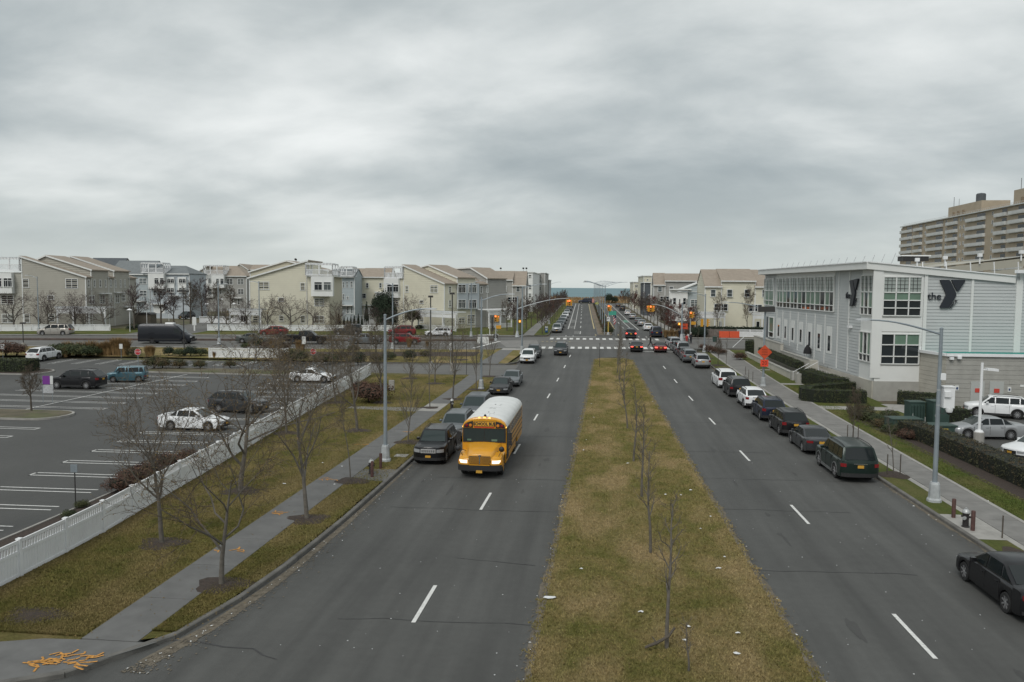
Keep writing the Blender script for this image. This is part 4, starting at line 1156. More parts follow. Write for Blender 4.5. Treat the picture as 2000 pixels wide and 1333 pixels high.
hR.eaved(pr, c, d_, Zp(plR, 1490, 560), Zp(plR.back(7), 1485, 529), 14, m_yel, m_roof)
for q in ((1250, 437, 1318, 537, 1, 2), (1463, 437, 1535, 538, 1, 2), (1690, 437, 1762, 540, 1, 2), (1920, 440, 1962, 540, 1, 2), (1295, 622, 1475, 720, 3, 2), (1745, 632, 1920, 728, 3, 2)): hR.win(plR, k5, *q, out=.22)
hR.pergola(plR, k5, 1030, 745, 1400, 3.6, 3.4, 4); hR.pergola(plR, k5, 1765, 755, 1990, 3.6, 3.4, 3)
for q in ((1360, 850, 1395, 920), (1840, 850, 1890, 950)): hR.win(plR, k5, *q, 1, 1, out=.22)
hR.done()
plS = Plane((12, 176), d=(1, -0.05))
hS = House('row_house', 'pale blue gabled house with white bay, between cream and grey houses', 'house', (23, 182))
ua, za = plS.hit(1327, 567); ub, zb_ = plS.hit(1377, 548.5)
hS.gable(plS, [(ua, za), (ub, zb_)], 10, m_blue, m_white_tr)
hS.win(plS, k5, 990, 568, 1098, 668, 2, 2)
hS.boxpart(plS, k5, 715, 445, 950, 662, .5, 'bay', m_white_tr, 2)
pb = Plane(plS.pt(0, 0, .5), d=plS.u)
for x in (760, 890): hS.win(pb, k5, x, 545, x + 45, 640, 1, 2)
for x in (730, 840, 935): hS.win(pb, k5, x, 560, x + 18, 650, 1, 1)
hS.awning(plS, k5, 720, 430, 1000, 447, 1.2)
hS.boxpart(plS, k5, 960, 462, 1172, 470, .12, 'string_course', m_white_tr, .02)
hS.boxpart(plS, k5, 715, 662, 950, 850, .3, 'porch_wall', m_white_tr, 2)
hS.done()
plT = Plane((12, 205), d=(1, -0.03))
hT = House('row_house', 'long grey house with brown roof, right of the avenue trees', 'house', (20, 212))
a, b, c = U(plT, 1277), U(plT, 1299), U(plT, 1385)
hT.eaved(Plane(plT.pt(0, 0, .2), d=plT.u), a, b, Zp(plT, 1288, 556.5), Zp(plT.back(6), 1290, 535), 12, m_grey, m_roof)
hT.eaved(plT, b, c, Zp(plT, 1320, 549), Zp(plT.back(6), 1330, 536), 12, m_grey, m_roof)
for q in ((565, 400, 620, 470, 1, 2), (712, 400, 768, 440, 1, 2), (595, 525, 712, 597, 3, 2)): hT.win(plT, k5, *q, out=.22)
hT.done()
h, p, rp, z = far_block('cream house with square attic tower beyond the grey one', 12, 250, 25, 1257, 1273, 540, m_yel, [(1263, 545, 1266, 548.5, 1, 1)]); h.done()
h, p, rp, z = far_block('small cream house end nearest the sea on the right', 10, 285, 20, 1237, 1258, 552, m_yel, [(1240, 556, 1246, 563, 2, 1), (1250, 556, 1254, 563, 1, 2), (1240, 568, 1246, 575, 2, 1)]); h.done()
h, p, rp, z = far_block('slate hung house front behind the avenue trees on the right', 9, 232, 14, 1258, 1271, 553, m_roof_d, [(1266, 575, 1269, 583, 1, 2)]); h.done()
# ================================================================ COMMUNITY HALL (right)
m_sid_h = mat('hall_siding', (0.455, 0.475, 0.475), 0.6, var=0.04, vscale=0.4)
m_panel = mat('hall_white_panel', (0.68, 0.69, 0.675), 0.55, var=0.04, vscale=0.5)
m_cmu = mat('hall_block', (0.335, 0.33, 0.305), 0.85, var=0.1, vscale=1.4, bump=0.2, bscale=30)
m_stucco = mat('terrace_concrete', (0.43, 0.41, 0.36), 0.85, var=0.1, vscale=0.8, bump=0.1, bscale=40)
m_teal = mat('teal_roof', (0.02, 0.24, 0.20), 0.6, var=0.1, vscale=1)
m_logo = mat('logo_navy', (0.018, 0.022, 0.03), 0.5)
m_hglass = mat('hall_glass', (0.02, 0.026, 0.03), 0.06, spec=0.7)
m_shade = mat('hall_green_blind', (0.13, 0.205, 0.155), 0.12, var=0.15, vscale=0.6, spec=0.6)
m_frost = mat('hall_frosted_grid', (0.31, 0.35, 0.33), 0.15, var=0.08, vscale=0.7, spec=0.6)
CY = G(1705, 781)
hallS = Plane((23.0, 115.5), p1=CY)
hallF = Plane(CY, d=(0.998, 0.068))
hY = House('community_hall', 'pale blue community hall with white tower, glazed bands and dark logo', 'hall', (26, 76))
hY.zb = -0.3
def Sh(px, py): return hallS.hit(px, py)
oS = Plane(hallS.pt(0, 0, 1.0), d=hallS.u)
oF = Plane(hallF.pt(0, 0, 1.2), d=hallF.u)
uFar, zFar = oS.hit(1482, 528)
uC, zC = oS.hit(1695, 512.5)
cpt = oS.pt(uC, zC)
uC2 = (Vector((cpt.x, cpt.y)) - oF.p).dot(oF.u)
oF = Plane((cpt.x, cpt.y), d=hallF.u)
uRt, zRt = oF.hit(1984, 540)
uRt2, zRt2 = uRt, zRt
A_, B_, C_ = oS.pt(uFar, zFar), cpt, oF.pt(uRt, zRt)
D_ = A_ + (C_ - B_)
def dropz(p, d): return Vector((p.x, p.y, p.z - d))
mb = MB()
mb.poly([A_, B_, C_, D_]); up_faces(mb)
o = hY.part(mb, 'roof_deck', m_panel)
FAS = 0.62
for P, Q in ((A_, B_), (B_, C_), (D_, A_)):
 mb = MB()
 n_ = max(2, int((Q - P).length / 4.0))
 mb.bar(dropz(P, FAS / 2), dropz(Q, FAS / 2), 0.12, FAS)
 hY.part(mb, 'fascia', m_panel)
 mb = MB(); mb.bar(dropz(P, -0.03), dropz(Q, -0.03), 0.34, 0.10); hY.part(mb, 'roof_edge', m_white)
mb = MB(); q = FAS - .05
mb.poly([dropz(A_, q), dropz(D_, q), dropz(C_, q), dropz(B_, q)]); hY.part(mb, 'soffit', m_panel)
def roof_z(x, y):
 e1, e2 = B_ - A_, C_ - B_
 det = e1.x * e2.y - e1.y * e2.x
 dx, dy = x - A_.x, y - A_.y
 a = (dx * e2.y - dy * e2.x) / det; b = (e1.x * dy - e1.y * dx) / det
 return A_.z + e1.z * a + e2.z * b - FAS + 0.05
def rz_at(pl, u, out=0):
 q = pl.pt(u, 0, out); return roof_z(q.x, q.y)
uS0 = Sh(1494, 560)[0]; uT0 = Sh(1683, 600)[0]; uTower = hallS.len
hY.wall(hallS, [(uS0, rz_at(hallS, uS0)), (uT0, rz_at(hallS, uT0))], m_sid_h, row=.3, zb=0)
bkS = Plane(hallS.pt(uS0, 0) - Vector((hallS.n.x, hallS.n.y, 0)) * 0, d=(1, .068))
mb = MB(); a = hallS.pt(uS0, 0); b = a + Vector((25, 1.7, 0)); mb.poly([(a.x, a.y, -.3), (b.x, b.y, -.3), (b.x, b.y, 6), (a.x, a.y, roof_z(a.x, a.y))]); hY.part(mb, 'wall', m_sid_h)
def strip_v(pl, px, py0, py1, w=0.2, out=0.06):
 u, z0 = pl.hit(px, py1); _, z1 = pl.hit(px, py0)
 mb = MB(); mb.bar(pl.pt(u, z0, out / 2), pl.pt(u, z1, out / 2), w, out + .05, up=(pl.n.x, pl.n.y, 0)); hY.part(mb, 'trim_strip', m_panel)
def panes(pl, k, xe, ye, mats, out=0.0, sub=1, fr=0.09, bottom_off=0.0):
 """curtain-wall: xe column edges (with their y edges following the eye-line), panes one by one"""
 fm = MB(); roots = None
 cells = []
 U_ = [pl.hit(*k(x, ye[0][0]))[0] for x in xe]
 zs = [sum(pl.hit(*k(x, yy[i]))[1] for x, yy in ((xe[0], ye[0]), (xe[-1], ye[1]))) / 2 for i in range(len(ye[0]))]
 for u in U_: fm.bar(pl.pt(u, zs[-1], out + .05), pl.pt(u, zs[0], out + .05), fr, 0.14, up=(pl.n.x, pl.n.y, 0))
 for z in zs: fm.bar(pl.pt(U_[0], z, out + .05), pl.pt(U_[-1], z, out + .05), 0.14, fr)
 for a, b in zip(U_[:-1], U_[1:]):
  for s_ in range(1, sub):
   u = a + (b - a) * s_ / sub
   fm.bar(pl.pt(u, zs[-1], out + .03), pl.pt(u, zs[0], out + .03), fr * .5, 0.1, up=(pl.n.x, pl.n.y, 0))
 f = hY.part(fm, 'window', m_panel)
 for a, b in zip(U_[:-1], U_[1:]):
  for r in range(len(zs) - 1):
   for s_ in range(sub):
    u0, u1 = a + (b - a) * s_ / sub + fr / 3, a + (b - a) * (s_ + 1) / sub - fr / 3
    mb = MB(); mb.poly([pl.pt(u0, zs[r + 1] + fr / 3, out + .02), pl.pt(u1, zs[r + 1] + fr / 3, out + .02), pl.pt(u1, zs[r] - fr / 3, out + .02), pl.pt(u0, zs[r] - fr / 3, out + .02)])
    mm = mats[r]
    if isinstance(mm, list): mm = mm[R_.randrange(len(mm))]
    hY.part(mb, 'pane', mm, parent=f)
   if mats[r] is m_frost:
    gm = MB()
    for i in range(1, 4):
     z = zs[r + 1] + (zs[r] - zs[r + 1]) * i / 4
     gm.bar(pl.pt(a, z, out + .035), pl.pt(b, z, out + .035), 0.03, 0.035)
    for i in range(1, 3):
     u = a + (b - a) * i / 3
     gm.bar(pl.pt(u, zs[r + 1], out + .035), pl.pt(u, zs[r], out + .035), 0.035, 0.03, up=(pl.n.x, pl.n.y, 0))
    hY.part(gm, 'glazing_grid', m_blk, parent=f)
 return f
BL = [m_hglass, m_shade, m_hglass]
panes(hallS, kY, [330, 390, 460, 528, 605, 690, 785, 866], ([303, 422, 530, 575], [290, 430, 552, 612]), [m_frost, [m_shade, m_hglass, m_shade], m_hglass], sub=2, out=.06)
panes(hallS, kY, [215, 303], ([312, 418, 505, 550], [308, 420, 513, 558]), [m_frost, [m_shade, m_hglass], m_shade], sub=2, out=.06)
hY.boxpart(hallS, kY, 322, 262, 868, 300, .05, 'panel_band', m_panel, .02)
for x, y0, y1 in ((207, 280, 860), (318, 275, 870), (372, 598, 905), (440, 605, 935), (512, 612, 975), (588, 622, 1015), (668, 632, 1060), (760, 642, 1100), (876, 240, 1140), (975, 236, 1170)):
 strip_v(hallS, *kY(x, y0), kY(x, y1)[1], 0.14 if 300 < x < 800 else 0.2)
for x0, y0, x1, y1 in ((328, 672, 352, 866), (392, 684, 414, 884), (458, 694, 484, 905), (532, 706, 560, 925), (611, 718, 644, 960), (698, 732, 732, 985), (790, 748, 829, 1010)):
 ua, zt = hallS.hit(*kY(x0, y0)); ub, zb_ = hallS.hit(*kY(x1, y1))
 mb = MB(); mb.prism([hallS.pt(ua, zb_, 0), hallS.pt(ub, zb_, 0), hallS.pt(ub, zt, 0), hallS.pt(ua, zt, 0)], (hallS.n.x * .07, hallS.n.y * .07, 0)); f = hY.part(mb, 'window', m_panel)
 w = (ub - ua)
 mb = MB(); zz = zt - (zt - zb_) * .34
 mb.poly([hallS.pt(ua + w * .3, zb_ + .3, .075), hallS.pt(ub - w * .22, zb_ + .3, .075), hallS.pt(ub - w * .22, zz, .075), hallS.pt(ua + w * .3, zz, .075)]); hY.part(mb, 'pane', m_hglass, parent=f)
panes(hallS, kY, [255, 300], ([665, 800, 850], [668, 808, 858]), [[m_shade], m_hglass], sub=1, out=.05)
hY.boxpart(hallS, kY, 228, 660, 250, 855, .05, 'door', m_roof_d, .02)
m_tw = m_panel
hY.wall(hallS, [(uT0, rz_at(hallS, uT0)), (uTower, rz_at(hallS, uTower))], m_tw, row=30, zb=0)
uF1 = hallF.hit(1798, 700)[0]
hY.wall(hallF, [(0, rz_at(hallF, 0)), (uF1, rz_at(hallF, uF1))], m_tw, row=30, zb=0)
panes(hallS, kY, [1120, 1152, 1190, 1232], ([280, 430, 570, 638], [275, 432, 578, 650]), [m_frost, [m_shade, m_hglass], m_hglass], out=.05)
panes(hallS, kY, [1102, 1138, 1175, 1208], ([800, 1000, 1068], [808, 1018, 1085]), [[m_shade, m_shade, m_hglass], m_hglass], out=.05)
panes(hallF, kY, [1312, 1430, 1550, 1666], ([278, 432, 508, 580, 650], [306, 440, 510, 582, 655]), [m_frost, m_shade, m_hglass, m_hglass], out=.05)
panes(hallF, kY, [1288, 1408, 1522, 1643], ([820, 920, 1028, 1098], [825, 925, 1032, 1103]), [[m_hglass, m_shade, m_shade], m_hglass, m_hglass], out=.05)
for y in (665, 800, 1110):
 a, z = hallF.hit(*kY(1270, y)); b, _ = hallF.hit(*kY(1650, y))
 mb = MB(); mb.bar(hallF.pt(a, z, .02), hallF.pt(b, z, .02), .1, .05); hY.part(mb, 'trim_strip', m_cmu)
for x in (1400, 1520):
 for y0, y1 in ((680, 795), (1125, 1250)):
  a, z0 = hallF.hit(*kY(x, y0)); _, z1 = hallF.hit(*kY(x, y1))
  mb = MB(); mb.bar(hallF.pt(a, z1, .0), hallF.pt(a, z0, .0), .04, .03, up=(hallF.n.x, hallF.n.y, 0)); hY.part(mb, 'panel_joint', m_cmu)
mb = MB(); mb.bar(hallF.pt(0.05, 2.05, .06), hallF.pt(0.05, rz_at(hallF, 0), .06), 0.9, .12, up=(hallF.n.x, hallF.n.y, 0)); hY.part(mb, 'corner_pier', m_panel)
mb = MB(); mb.bar(hallS.pt(uTower - .25, 2.05, .06), hallS.pt(uTower - .25, rz_at(hallS, uTower - .3), .06), 0.62, .12, up=(hallS.n.x, hallS.n.y, 0)); hY.part(mb, 'corner_pier', m_panel)
_, zbase = hallF.hit(*kY(1400, 1262))
mb = MB()
mb.prism([hallF.pt(-.06, -.3, .10), hallF.pt(uF1, -.3, .10), hallF.pt(uF1, zbase, .10), hallF.pt(-.06, zbase, .10)], (-hallF.n.x * .3, -hallF.n.y * .3, 0)); hY.part(mb, 'base_wall', m_cmu)
mb = MB(); s0 = hallS.hit(1585, 720)[0]
mb.prism([hallS.pt(0, -.3, .16), hallS.pt(uTower + .02, -.3, .16), hallS.pt(uTower + .02, zbase - .02, .16), hallS.pt(0, zbase - .02, .16)], (-hallS.n.x * .12, -hallS.n.y * .12, 0)); hY.part(mb, 'base_wall', m_stucco)
uF2 = 36.0
hY.wall(hallF, [(uF1, rz_at(hallF, uF1)), (hallF.hit(1984, 560)[0], rz_at(hallF, hallF.hit(1984, 560)[0]))], m_sid_h, row=.3, zb=0)
uE_ = hallF.hit(1984, 560)[0]
zE2 = hallF.hit(1990, 531)[1]
hY.wall(hallF, [(uE_, zE2), (uF2 + 8, zE2)], m_sid_h, row=.3, zb=0)
mb = MB(); a, b = hallF.pt(uE_ - .3, zE2, .5), hallF.pt(uF2 + 8, zE2, .5); mb.bar(a, b, .5, .3); hY.part(mb, 'fascia', m_white)
for px, y0, y1, w in ((1802, 537, 700, .3), (1893, 541, 688, .22), (1981, 548, 690, .3), (1987, 533, 690, .3)): strip_v(hallF, px, y0, y1, w, .08)
plW = Plane((29.85, 72.3), d=(0.998, 0.02))
_, zW = plW.hit(1845, 695.5)
ws = Plane(hallF.pt(uF1 - .1, 0), (29.85, 72.3))
def block_wall(pl, u0, u1, z0, z1, m):
 """courses of blockwork with recessed joints"""
 mb = MB()
 mb.poly([pl.pt(u0, z0, -.02), pl.pt(u1, z0, -.02), pl.pt(u1, z1, -.02), pl.pt(u0, z1, -.02)])
 z = z0
 while z < z1 - .01:
  zt = min(z + .4, z1)
  mb.prism([pl.pt(u0, z + .012, -.02), pl.pt(u1, z + .012, -.02), pl.pt(u1, zt - .012, -.02), pl.pt(u0, zt - .012, -.02)], (pl.n.x * .03, pl.n.y * .03, 0))
  z = zt
 return hY.part(mb, 'wing_wall', m)
block_wall(plW, 0, 34, -.3, zW, m_cmu); block_wall(ws, 0, ws.len, -.3, zW, m_stucco)
mb = MB(); mb.bar(plW.pt(-.1, zW + .1, .04), plW.pt(34, zW + .1, .04), .3, .24); mb.bar(ws.pt(0, zW + .1, .04), ws.pt(ws.len, zW + .1, .04), .3, .24); hY.part(mb, 'parapet_cap', m_white)
mb = MB(); a = hallF.pt(uF1, zW + .05, .05); b = hallF.pt(38, zW + .05, .05)
mb.poly([plW.pt(.2, zW + .05, -.2), plW.pt(34, zW + .05, -.2), b, a]); up_faces(mb); hY.part(mb, 'wing_roof', m_teal)
m_door = mat('hall_door', (0.40, 0.415, 0.40), 0.6)
m_redsign = mat('sign_red', (0.52, 0.06, 0.04), 0.5); m_bluesign = mat('sign_blue', (0.02, 0.05, 0.14), 0.5)
for x0, x1 in ((1262, 1385), (1450, 1578)):
 ua, zt = plW.hit(*k7(x0, 745)); ub, zb_ = plW.hit(*k7(x1, 1005))
 mb = MB(); mb.prism([plW.pt(ua, .1, .01), plW.pt(ub, .1, .01), plW.pt(ub, zt, .01), plW.pt(ua, zt, .01)], (plW.n.x * .06, plW.n.y * .06, 0)); d_o = hY.part(mb, 'door', m_door)
 um = (ua + ub) / 2
 mb = MB(); mb.bar(plW.pt(um - .22, 1.55, .09), plW.pt(um + .22, 1.55, .09), .03, .35); hY.part(mb, 'door_sign', m_redsign, parent=d_o)
 mb = MB(); mb.bar(plW.pt(ub - .3, 1.0, .1), plW.pt(ub - .1, 1.0, .1), .06, .06); hY.part(mb, 'handle', m_chrome, parent=d_o)
for x0, y0, x1, y1, m in ((1103, 785, 1138, 835, m_panel), (1630, 800, 1662, 850, m_panel), (1755, 778, 1794, 800, m_panel), (1650, 738, 1690, 775, m_cmu)):
 hY.boxpart(plW, k7, x0, y0, x1, y1, .05, 'wall_sign', m, .0)
for x0, y0, x1, y1 in ((1112, 802, 1131, 825), (1638, 815, 1654, 838)): hY.boxpart(plW, k7, x0, y0, x1, y1, .06, 'sign_symbol', m_bluesign, .0)
for x, y in ((1058, 512), (1135, 505)):
 u, z = plW.hit(*k7(x, y)); mb = MB(); mb.box((0, 0, 0), (.3, .3, .22)); mb.v = [tuple(Vector(v) + plW.pt(u, z, .2)) for v in mb.v]; hY.part(mb, 'wall_lamp', m_white)
mb = MB(); u, z = ws.hit(*k7(738, 410)); mb.box(ws.pt(u, z, .25), (.7, .5, .2)); hY.part(mb, 'wall_lamp', m_white)
hY.boxpart(plW, k7, 1185, 955, 1245, 1005, .08, 'wall_hatch', m_stucco, .0)
def logo(pl, k, pts_list, the_c, the_h, ym_c, ym_h, mirror_scale=1.0):
 sign = None
 for pts in pts_list:
  uz = [pl.hit(*k(x, y)) for x, y in pts]
  out = []
  n = len(uz)
  for i in range(n):
   p0, p1, p2 = Vector(uz[i - 1]), Vector(uz[i]), Vector(uz[(i + 1) % n])
   r = min(.16, (p0 - p1).length * .3, (p2 - p1).length * .3)
   a, b = p1 + (p0 - p1).normalized() * r, p1 + (p2 - p1).normalized() * r
   out += [a, p1 * .5 + (a + b) * .25, b]
  mb = MB(); mb.prism([pl.pt(q.x, q.y, .06) for q in out], (pl.n.x * .16, pl.n.y * .16, 0))
  o = hY.part(mb, 'logo_sign', m_logo)
 for txt, c, h, slant in (('the', the_c, the_h, 0), ('YMCA', ym_c, ym_h, 1)):
  u, z = pl.hit(*k(*c)); me = text_mesh(txt, h, .04, m_logo)
  o = inst('lettering', me, hY.root)
  q = pl.pt(u, z, .14)
  o.location = (q.x - hY.root.location.x, q.y - hY.root.location.y, q.z - hY.root.location.z)
  ang = math.atan2(pl.u.y, pl.u.x)
  M = Matrix.Rotation(ang, 4, 'Z') @ Matrix.Rotation(PI / 2, 4, 'X')
  if slant: M = M @ Matrix.Rotation(math.radians(57), 4, 'Z')
  o.rotation_euler = M.to_euler()
  if slant == 0: o.scale = (1.0, 1.0, 1)
Ypts = [[(612, 392), (775, 392), (890, 632), (762, 850), (608, 850), (722, 632)], [(800, 392), (1040, 392), (905, 596)]]
logo(hallF, kL, Ypts, (532, 662), 0.95, (842, 790), 0.36)
def aff(x, y):      # the same emblem on the avenue side, seen foreshortened
 X = (x - 608) / (1040 - 608); Y = (y - 392) / (850 - 392)
 px = 1013 + 82 * X; py = 322 + 240 * Y - 2 * X * 10
 return kY(px, py + 4)
logo(hallS, lambda x, y: aff(x, y) , Ypts, (512, 650), 0.95, (880, 800), 0.36)
hY.boxpart(hallS, kY, 1005, 742, 1025, 768, .35, 'wall_lamp', m_white, 0)
for i in range(16):
 t = (i + .5) / 16
 p = A_.lerp(B_, t) + Vector((2.5, .2, 0)); zz = p.z - .35
 mb = MB(); mb.tube([(p.x, p.y, zz), (p.x + .5, p.y + .1, zz + 1.25)], .035, 4); hY.part(mb, 'snow_guard_post', m_galv_l)
hY.done()
m_rear = mat('rear_hall_metal', (0.36, 0.345, 0.29), 0.6, var=0.05, vscale=.3)
hP = House('rear_hall', 'ribbed beige metal-clad hall rising behind the white roof edge', 'hall', (52, 96))
p = Plane((38, 98), d=(1, 0.02))
zr0 = Zp(p, 1800, 532)
ztop = [Zp(p, 1762, 527), Zp(p, 1850, 519), Zp(p, 2000, 501)]
ua, ub, uc = U(p, 1765), U(p, 1850), U(p, 2000)
mb = MB(); zlo = 4.0
for i in range(9):
 t0, t1 = i / 9, (i + 1) / 9 - .02
 for (a, za), (b, zb_) in (((ua, ztop[0]), (ub, ztop[1])), ((ub, ztop[1]), (uc, ztop[2])), ((uc, ztop[2]), (uc + 25, ztop[2] + 1.5))):
  f = lambda z, t: zlo + (z - zlo) * t
  o_ = .12 if i % 2 else 0
  mb.prism([p.pt(a, f(za, t0), 0), p.pt(b, f(zb_, t0), 0), p.pt(b, f(zb_, t1), 0), p.pt(a, f(za, t1), 0)], (p.n.x * (.3 + o_), p.n.y * (.3 + o_), 0))
hP.part(mb, 'cladding', m_rear)
mb = MB(); mb.poly([p.pt(ua, ztop[0]), p.pt(ub, ztop[1]), p.pt(uc, ztop[2]), p.pt(uc + 25, ztop[2] + 1.5), p.pt(uc + 25, ztop[2] + 1.5, -25), p.pt(uc, ztop[2], -25), p.pt(ub, ztop[1], -25), p.pt(ua, ztop[0], -25)]); up_faces(mb); hP.part(mb, 'roof', m_rear)
mb = MB(); mb.poly([p.pt(ua, -.3, -25), p.pt(ua, -.3), p.pt(ua, ztop[0]), p.pt(ua, ztop[0], -25)]); hP.part(mb, 'wall', m_rear)
pq = Plane((36, 108), d=(1, 0.02))
hP.boxpart(pq, ident, 1755, 502, 1804, 511, 1.5, 'plant_screen', m_blk, .3)
hP.boxpart(pq, ident, 1752, 499.5, 1808, 502, 1.6, 'plant_screen_cap', m_white, .4)
for px in (1763, 1806, 1850, 1893, 1937):
 a = p.pt(U(p, px), Zp(p, px, 527), 6.0); mb = MB(); mb.tube([(a.x, a.y, a.z - 2.5), (a.x - .3, a.y, a.z + .7)], .06, 5); hP.part(mb, 'roof_stay', m_white)
for px, py in ((1786, 508), (1840, 504), (1907, 499), (1987, 493)):
 a = p.pt(U(p, px), Zp(p, px, py), .5); mb = MB(); mb.box((a.x, a.y, a.z), (.4, .4, .4)); mb.box((a.x, a.y, a.z - .5), (.12, .12, 1.0)); hP.part(mb, 'roof_vent', m_white)
hP.done()
# ================================================================ TERRACE, RAMP, STEPS in front of the hall
ter = House('entrance_terrace', 'pale concrete entrance terrace and long ramp along the blue hall wall', 'terrace', (22.5, 100))
def xwall(h, x0, y0, x1, y1, z00, z01, th, name, m, zb=-0.2, cap=True):
 pl = Plane((x0, y0), (x1, y1)); L_ = pl.len
 mb = MB(); mb.prism([pl.pt(0, zb, 0), pl.pt(L_, zb, 0), pl.pt(L_, z01, 0), pl.pt(0, z00, 0)], (-pl.n.x * th, -pl.n.y * th, 0)); h.part(mb, name, m)
 if cap:
  mb = MB(); mb.bar(pl.pt(-.04, z00 + .04, -th / 2), pl.pt(L_ + .04, z01 + .04, -th / 2), th + .1, .1); h.part(mb, 'coping', m_cmu)
 return pl
tw = Plane((21.9, 116.5), (22.7, 88.6))
def zx(pl, px, py): return pl.hit(px, py)[1]
z_a = zx(tw, 1470, 656); z_m = zx(tw, 1522, 672); z_m2 = zx(tw, 1526, 686); z_e = zx(tw, 1580, 704)
um_ = tw.hit(1524, 690)[0]; ue_ = tw.hit(1583, 720)[0]
a0, a1, a2 = tw.pt(0, 0), tw.pt(um_, 0), tw.pt(ue_, 0)
xwall(ter, a0.x, a0.y, a1.x, a1.y, z_a, z_m, .35, 'terrace_wall', m_stucco)
xwall(ter, a1.x, a1.y, a2.x, a2.y, z_m2, z_e, .35, 'terrace_wall', m_stucco)
mb = MB(); mb.box((a2.x + .2, a2.y - .3, z_e / 2 - .1), (.8, .8, z_e + .4)); ter.part(mb, 'end_pier', m_stucco)
ri = Plane((24.1, 112), (25.1, 76.2))
zr_a = zx(ri, 1590, 700); ur_a = ri.hit(1588, 705)[0]; zr_b = zx(ri, 1678, 752); ur_b = ri.hit(1692, 765)[0]
b0, b1 = ri.pt(ur_a, 0), ri.pt(ur_b, 0)
xwall(ter, b0.x, b0.y, b1.x, b1.y, zr_a, zr_b, .3, 'ramp_parapet', m_stucco)
mb = MB()
za_ = max(.6, z_e - 1.0)
mb.poly([(a0.x + .3, a0.y, z_a - 1.0), (25.4, a0.y, z_a - 1.0), (25.4, a2.y, za_), (a2.x + .3, a2.y, za_)]); up_faces(mb); ter.part(mb, 'terrace_floor', m_concrete)
mb = MB(); mb.poly([(a2.x + .3, a2.y, za_), (b0.x, a2.y, za_), (b1.x - .2, b1.y, .16), (23.6, b1.y, .16)]); up_faces(mb); ter.part(mb, 'ramp_floor', m_concrete)
mb = MB()
n = 26
for i in range(n + 1):
 t = i / n; p0 = Vector((a1.x, a1.y, z_m2)).lerp(Vector((b0.x, b0.y, zr_a)), t)
 mb.tube([(p0.x + .9, p0.y, p0.z), (p0.x + .9, p0.y, p0.z + 1.0)], .015, 4)
mb.tube([(a1.x + .9, a1.y, z_m2 + 1.0), (b0.x + .9, b0.y, zr_a + 1.0)], .025, 5)
ter.part(mb, 'guard_rail', m_galv_l)
mb = MB()
for i in range(11):
 t = i / 10; p0 = Vector((b0.x, b0.y - 2, za_ + .6)).lerp(Vector((b1.x, b1.y + 1, .5)), t)
 mb.tube([(p0.x - .25, p0.y, p0.z - .1), (p0.x - .25, p0.y, p0.z + .35)], .03, 4)
ter.part(mb, 'ramp_studs', m_darkpole)
pw = Plane((20.3, 114), (21.0, 85.5))
zp0, zp1 = zx(pw, 1480, 698), zx(pw, 1545, 729)
up1 = pw.hit(1546, 735)[0]; c0, c1 = pw.pt(0, 0), pw.pt(up1, 0)
xwall(ter, c0.x, c0.y, c1.x, c1.y, zp0, zp1, .35, 'planter_wall', m_stucco)
mb = MB(); mb.box((c1.x + .2, c1.y - .3, .55), (.7, .7, 1.4)); ter.part(mb, 'end_pier', m_cmu)
mb = MB(); mb.box((c1.x + .2, c1.y - 2.6, .55), (.7, .7, 1.4)); ter.part(mb, 'end_pier', m_cmu)
for i in range(7):
 mb = MB(); mb.box((c1.x + .25 + .3 * i, c1.y - 1.45, .0 + .09 * i + .05), (.32, 1.6, .2 + .18 * i)); ter.part(mb, 'step', m_concrete)
for dy in (-.7, -2.2):
 mb = MB(); mb.tube([(c1.x, c1.y + dy, .1), (c1.x, c1.y + dy, 1.2), (c1.x + 2.2, c1.y + dy, 2.5), (c1.x + 2.2, c1.y + dy, 1.4)], .035, 6); ter.part(mb, 'handrail', m_white)
g0 = Vector((c0.x + .5, c0.y, zp0 + .2)); mb = MB(); q0, q1 = G(1440, 688), G(1475, 668)
mb.tube([(18.9, 116, .8 + 1.0), (21.4, 121, 1.0 + 2.1)], .04, 6); ter.part(mb, 'handrail', m_white)
ter.done()
sheet('terrace_path', [(swR1(84) + .2, 84.9), (21.2, 84.9)], [(swR1(84) + .2, 86.0), (21.2, 86.0)], 0.145, m_concrete)
sheet('terrace_path', [(swR1(70) + .2, 68.6), (24.5, 68.6)], [(swR1(70) + .2, 70.6), (27, 70.6)], 0.145, m_concrete)
sheet('terrace_path', [(swR1(98) + .2, 97.6), (20.4, 97.6)], [(swR1(98) + .2, 98.3), (20.4, 98.3)], 0.145, m_concrete)
sheet('wall_path', [(24.8, 62), (24.6, 72.5)], [(29.6, 62.4), (29.8, 72.2)], 0.146, m_concrete)
# ================================================================ APARTMENT SLAB on the horizon, right
m_apt = mat('apartment_brick', (0.39, 0.33, 0.25), 0.85, var=0.08, vscale=0.4)
m_apt2 = mat('apartment_brick_dull', (0.235, 0.19, 0.135), 0.85, var=0.1, vscale=0.4)
m_balc = mat('balcony_panel', (0.54, 0.55, 0.54), 0.7, var=0.1, vscale=0.5)
kT = crop(1700, 340, 6.06)
ap = Plane((120.8, 339.0), (121.8, 244.7))
hZ = House('apartment_block', 'tall tan brick apartment block with rows of pale balconies', 'apartment block', (128, 300))
zroof = Zp(ap, 1755, 446)
ur = ap.hit(2090, 430)[0]
mb = MB(); zg = 3
mb.poly([ap.pt(0, zg), ap.pt(ur, zg), ap.pt(ur, zroof), ap.pt(0, zroof)])
b_ = ap.back(16)
mb.poly([b_.pt(0, zg), ap.pt(0, zg), ap.pt(0, zroof), b_.pt(0, zroof)])
mb.poly([ap.pt(ur, zg), b_.pt(ur, zg), b_.pt(ur, zroof), ap.pt(ur, zroof)])
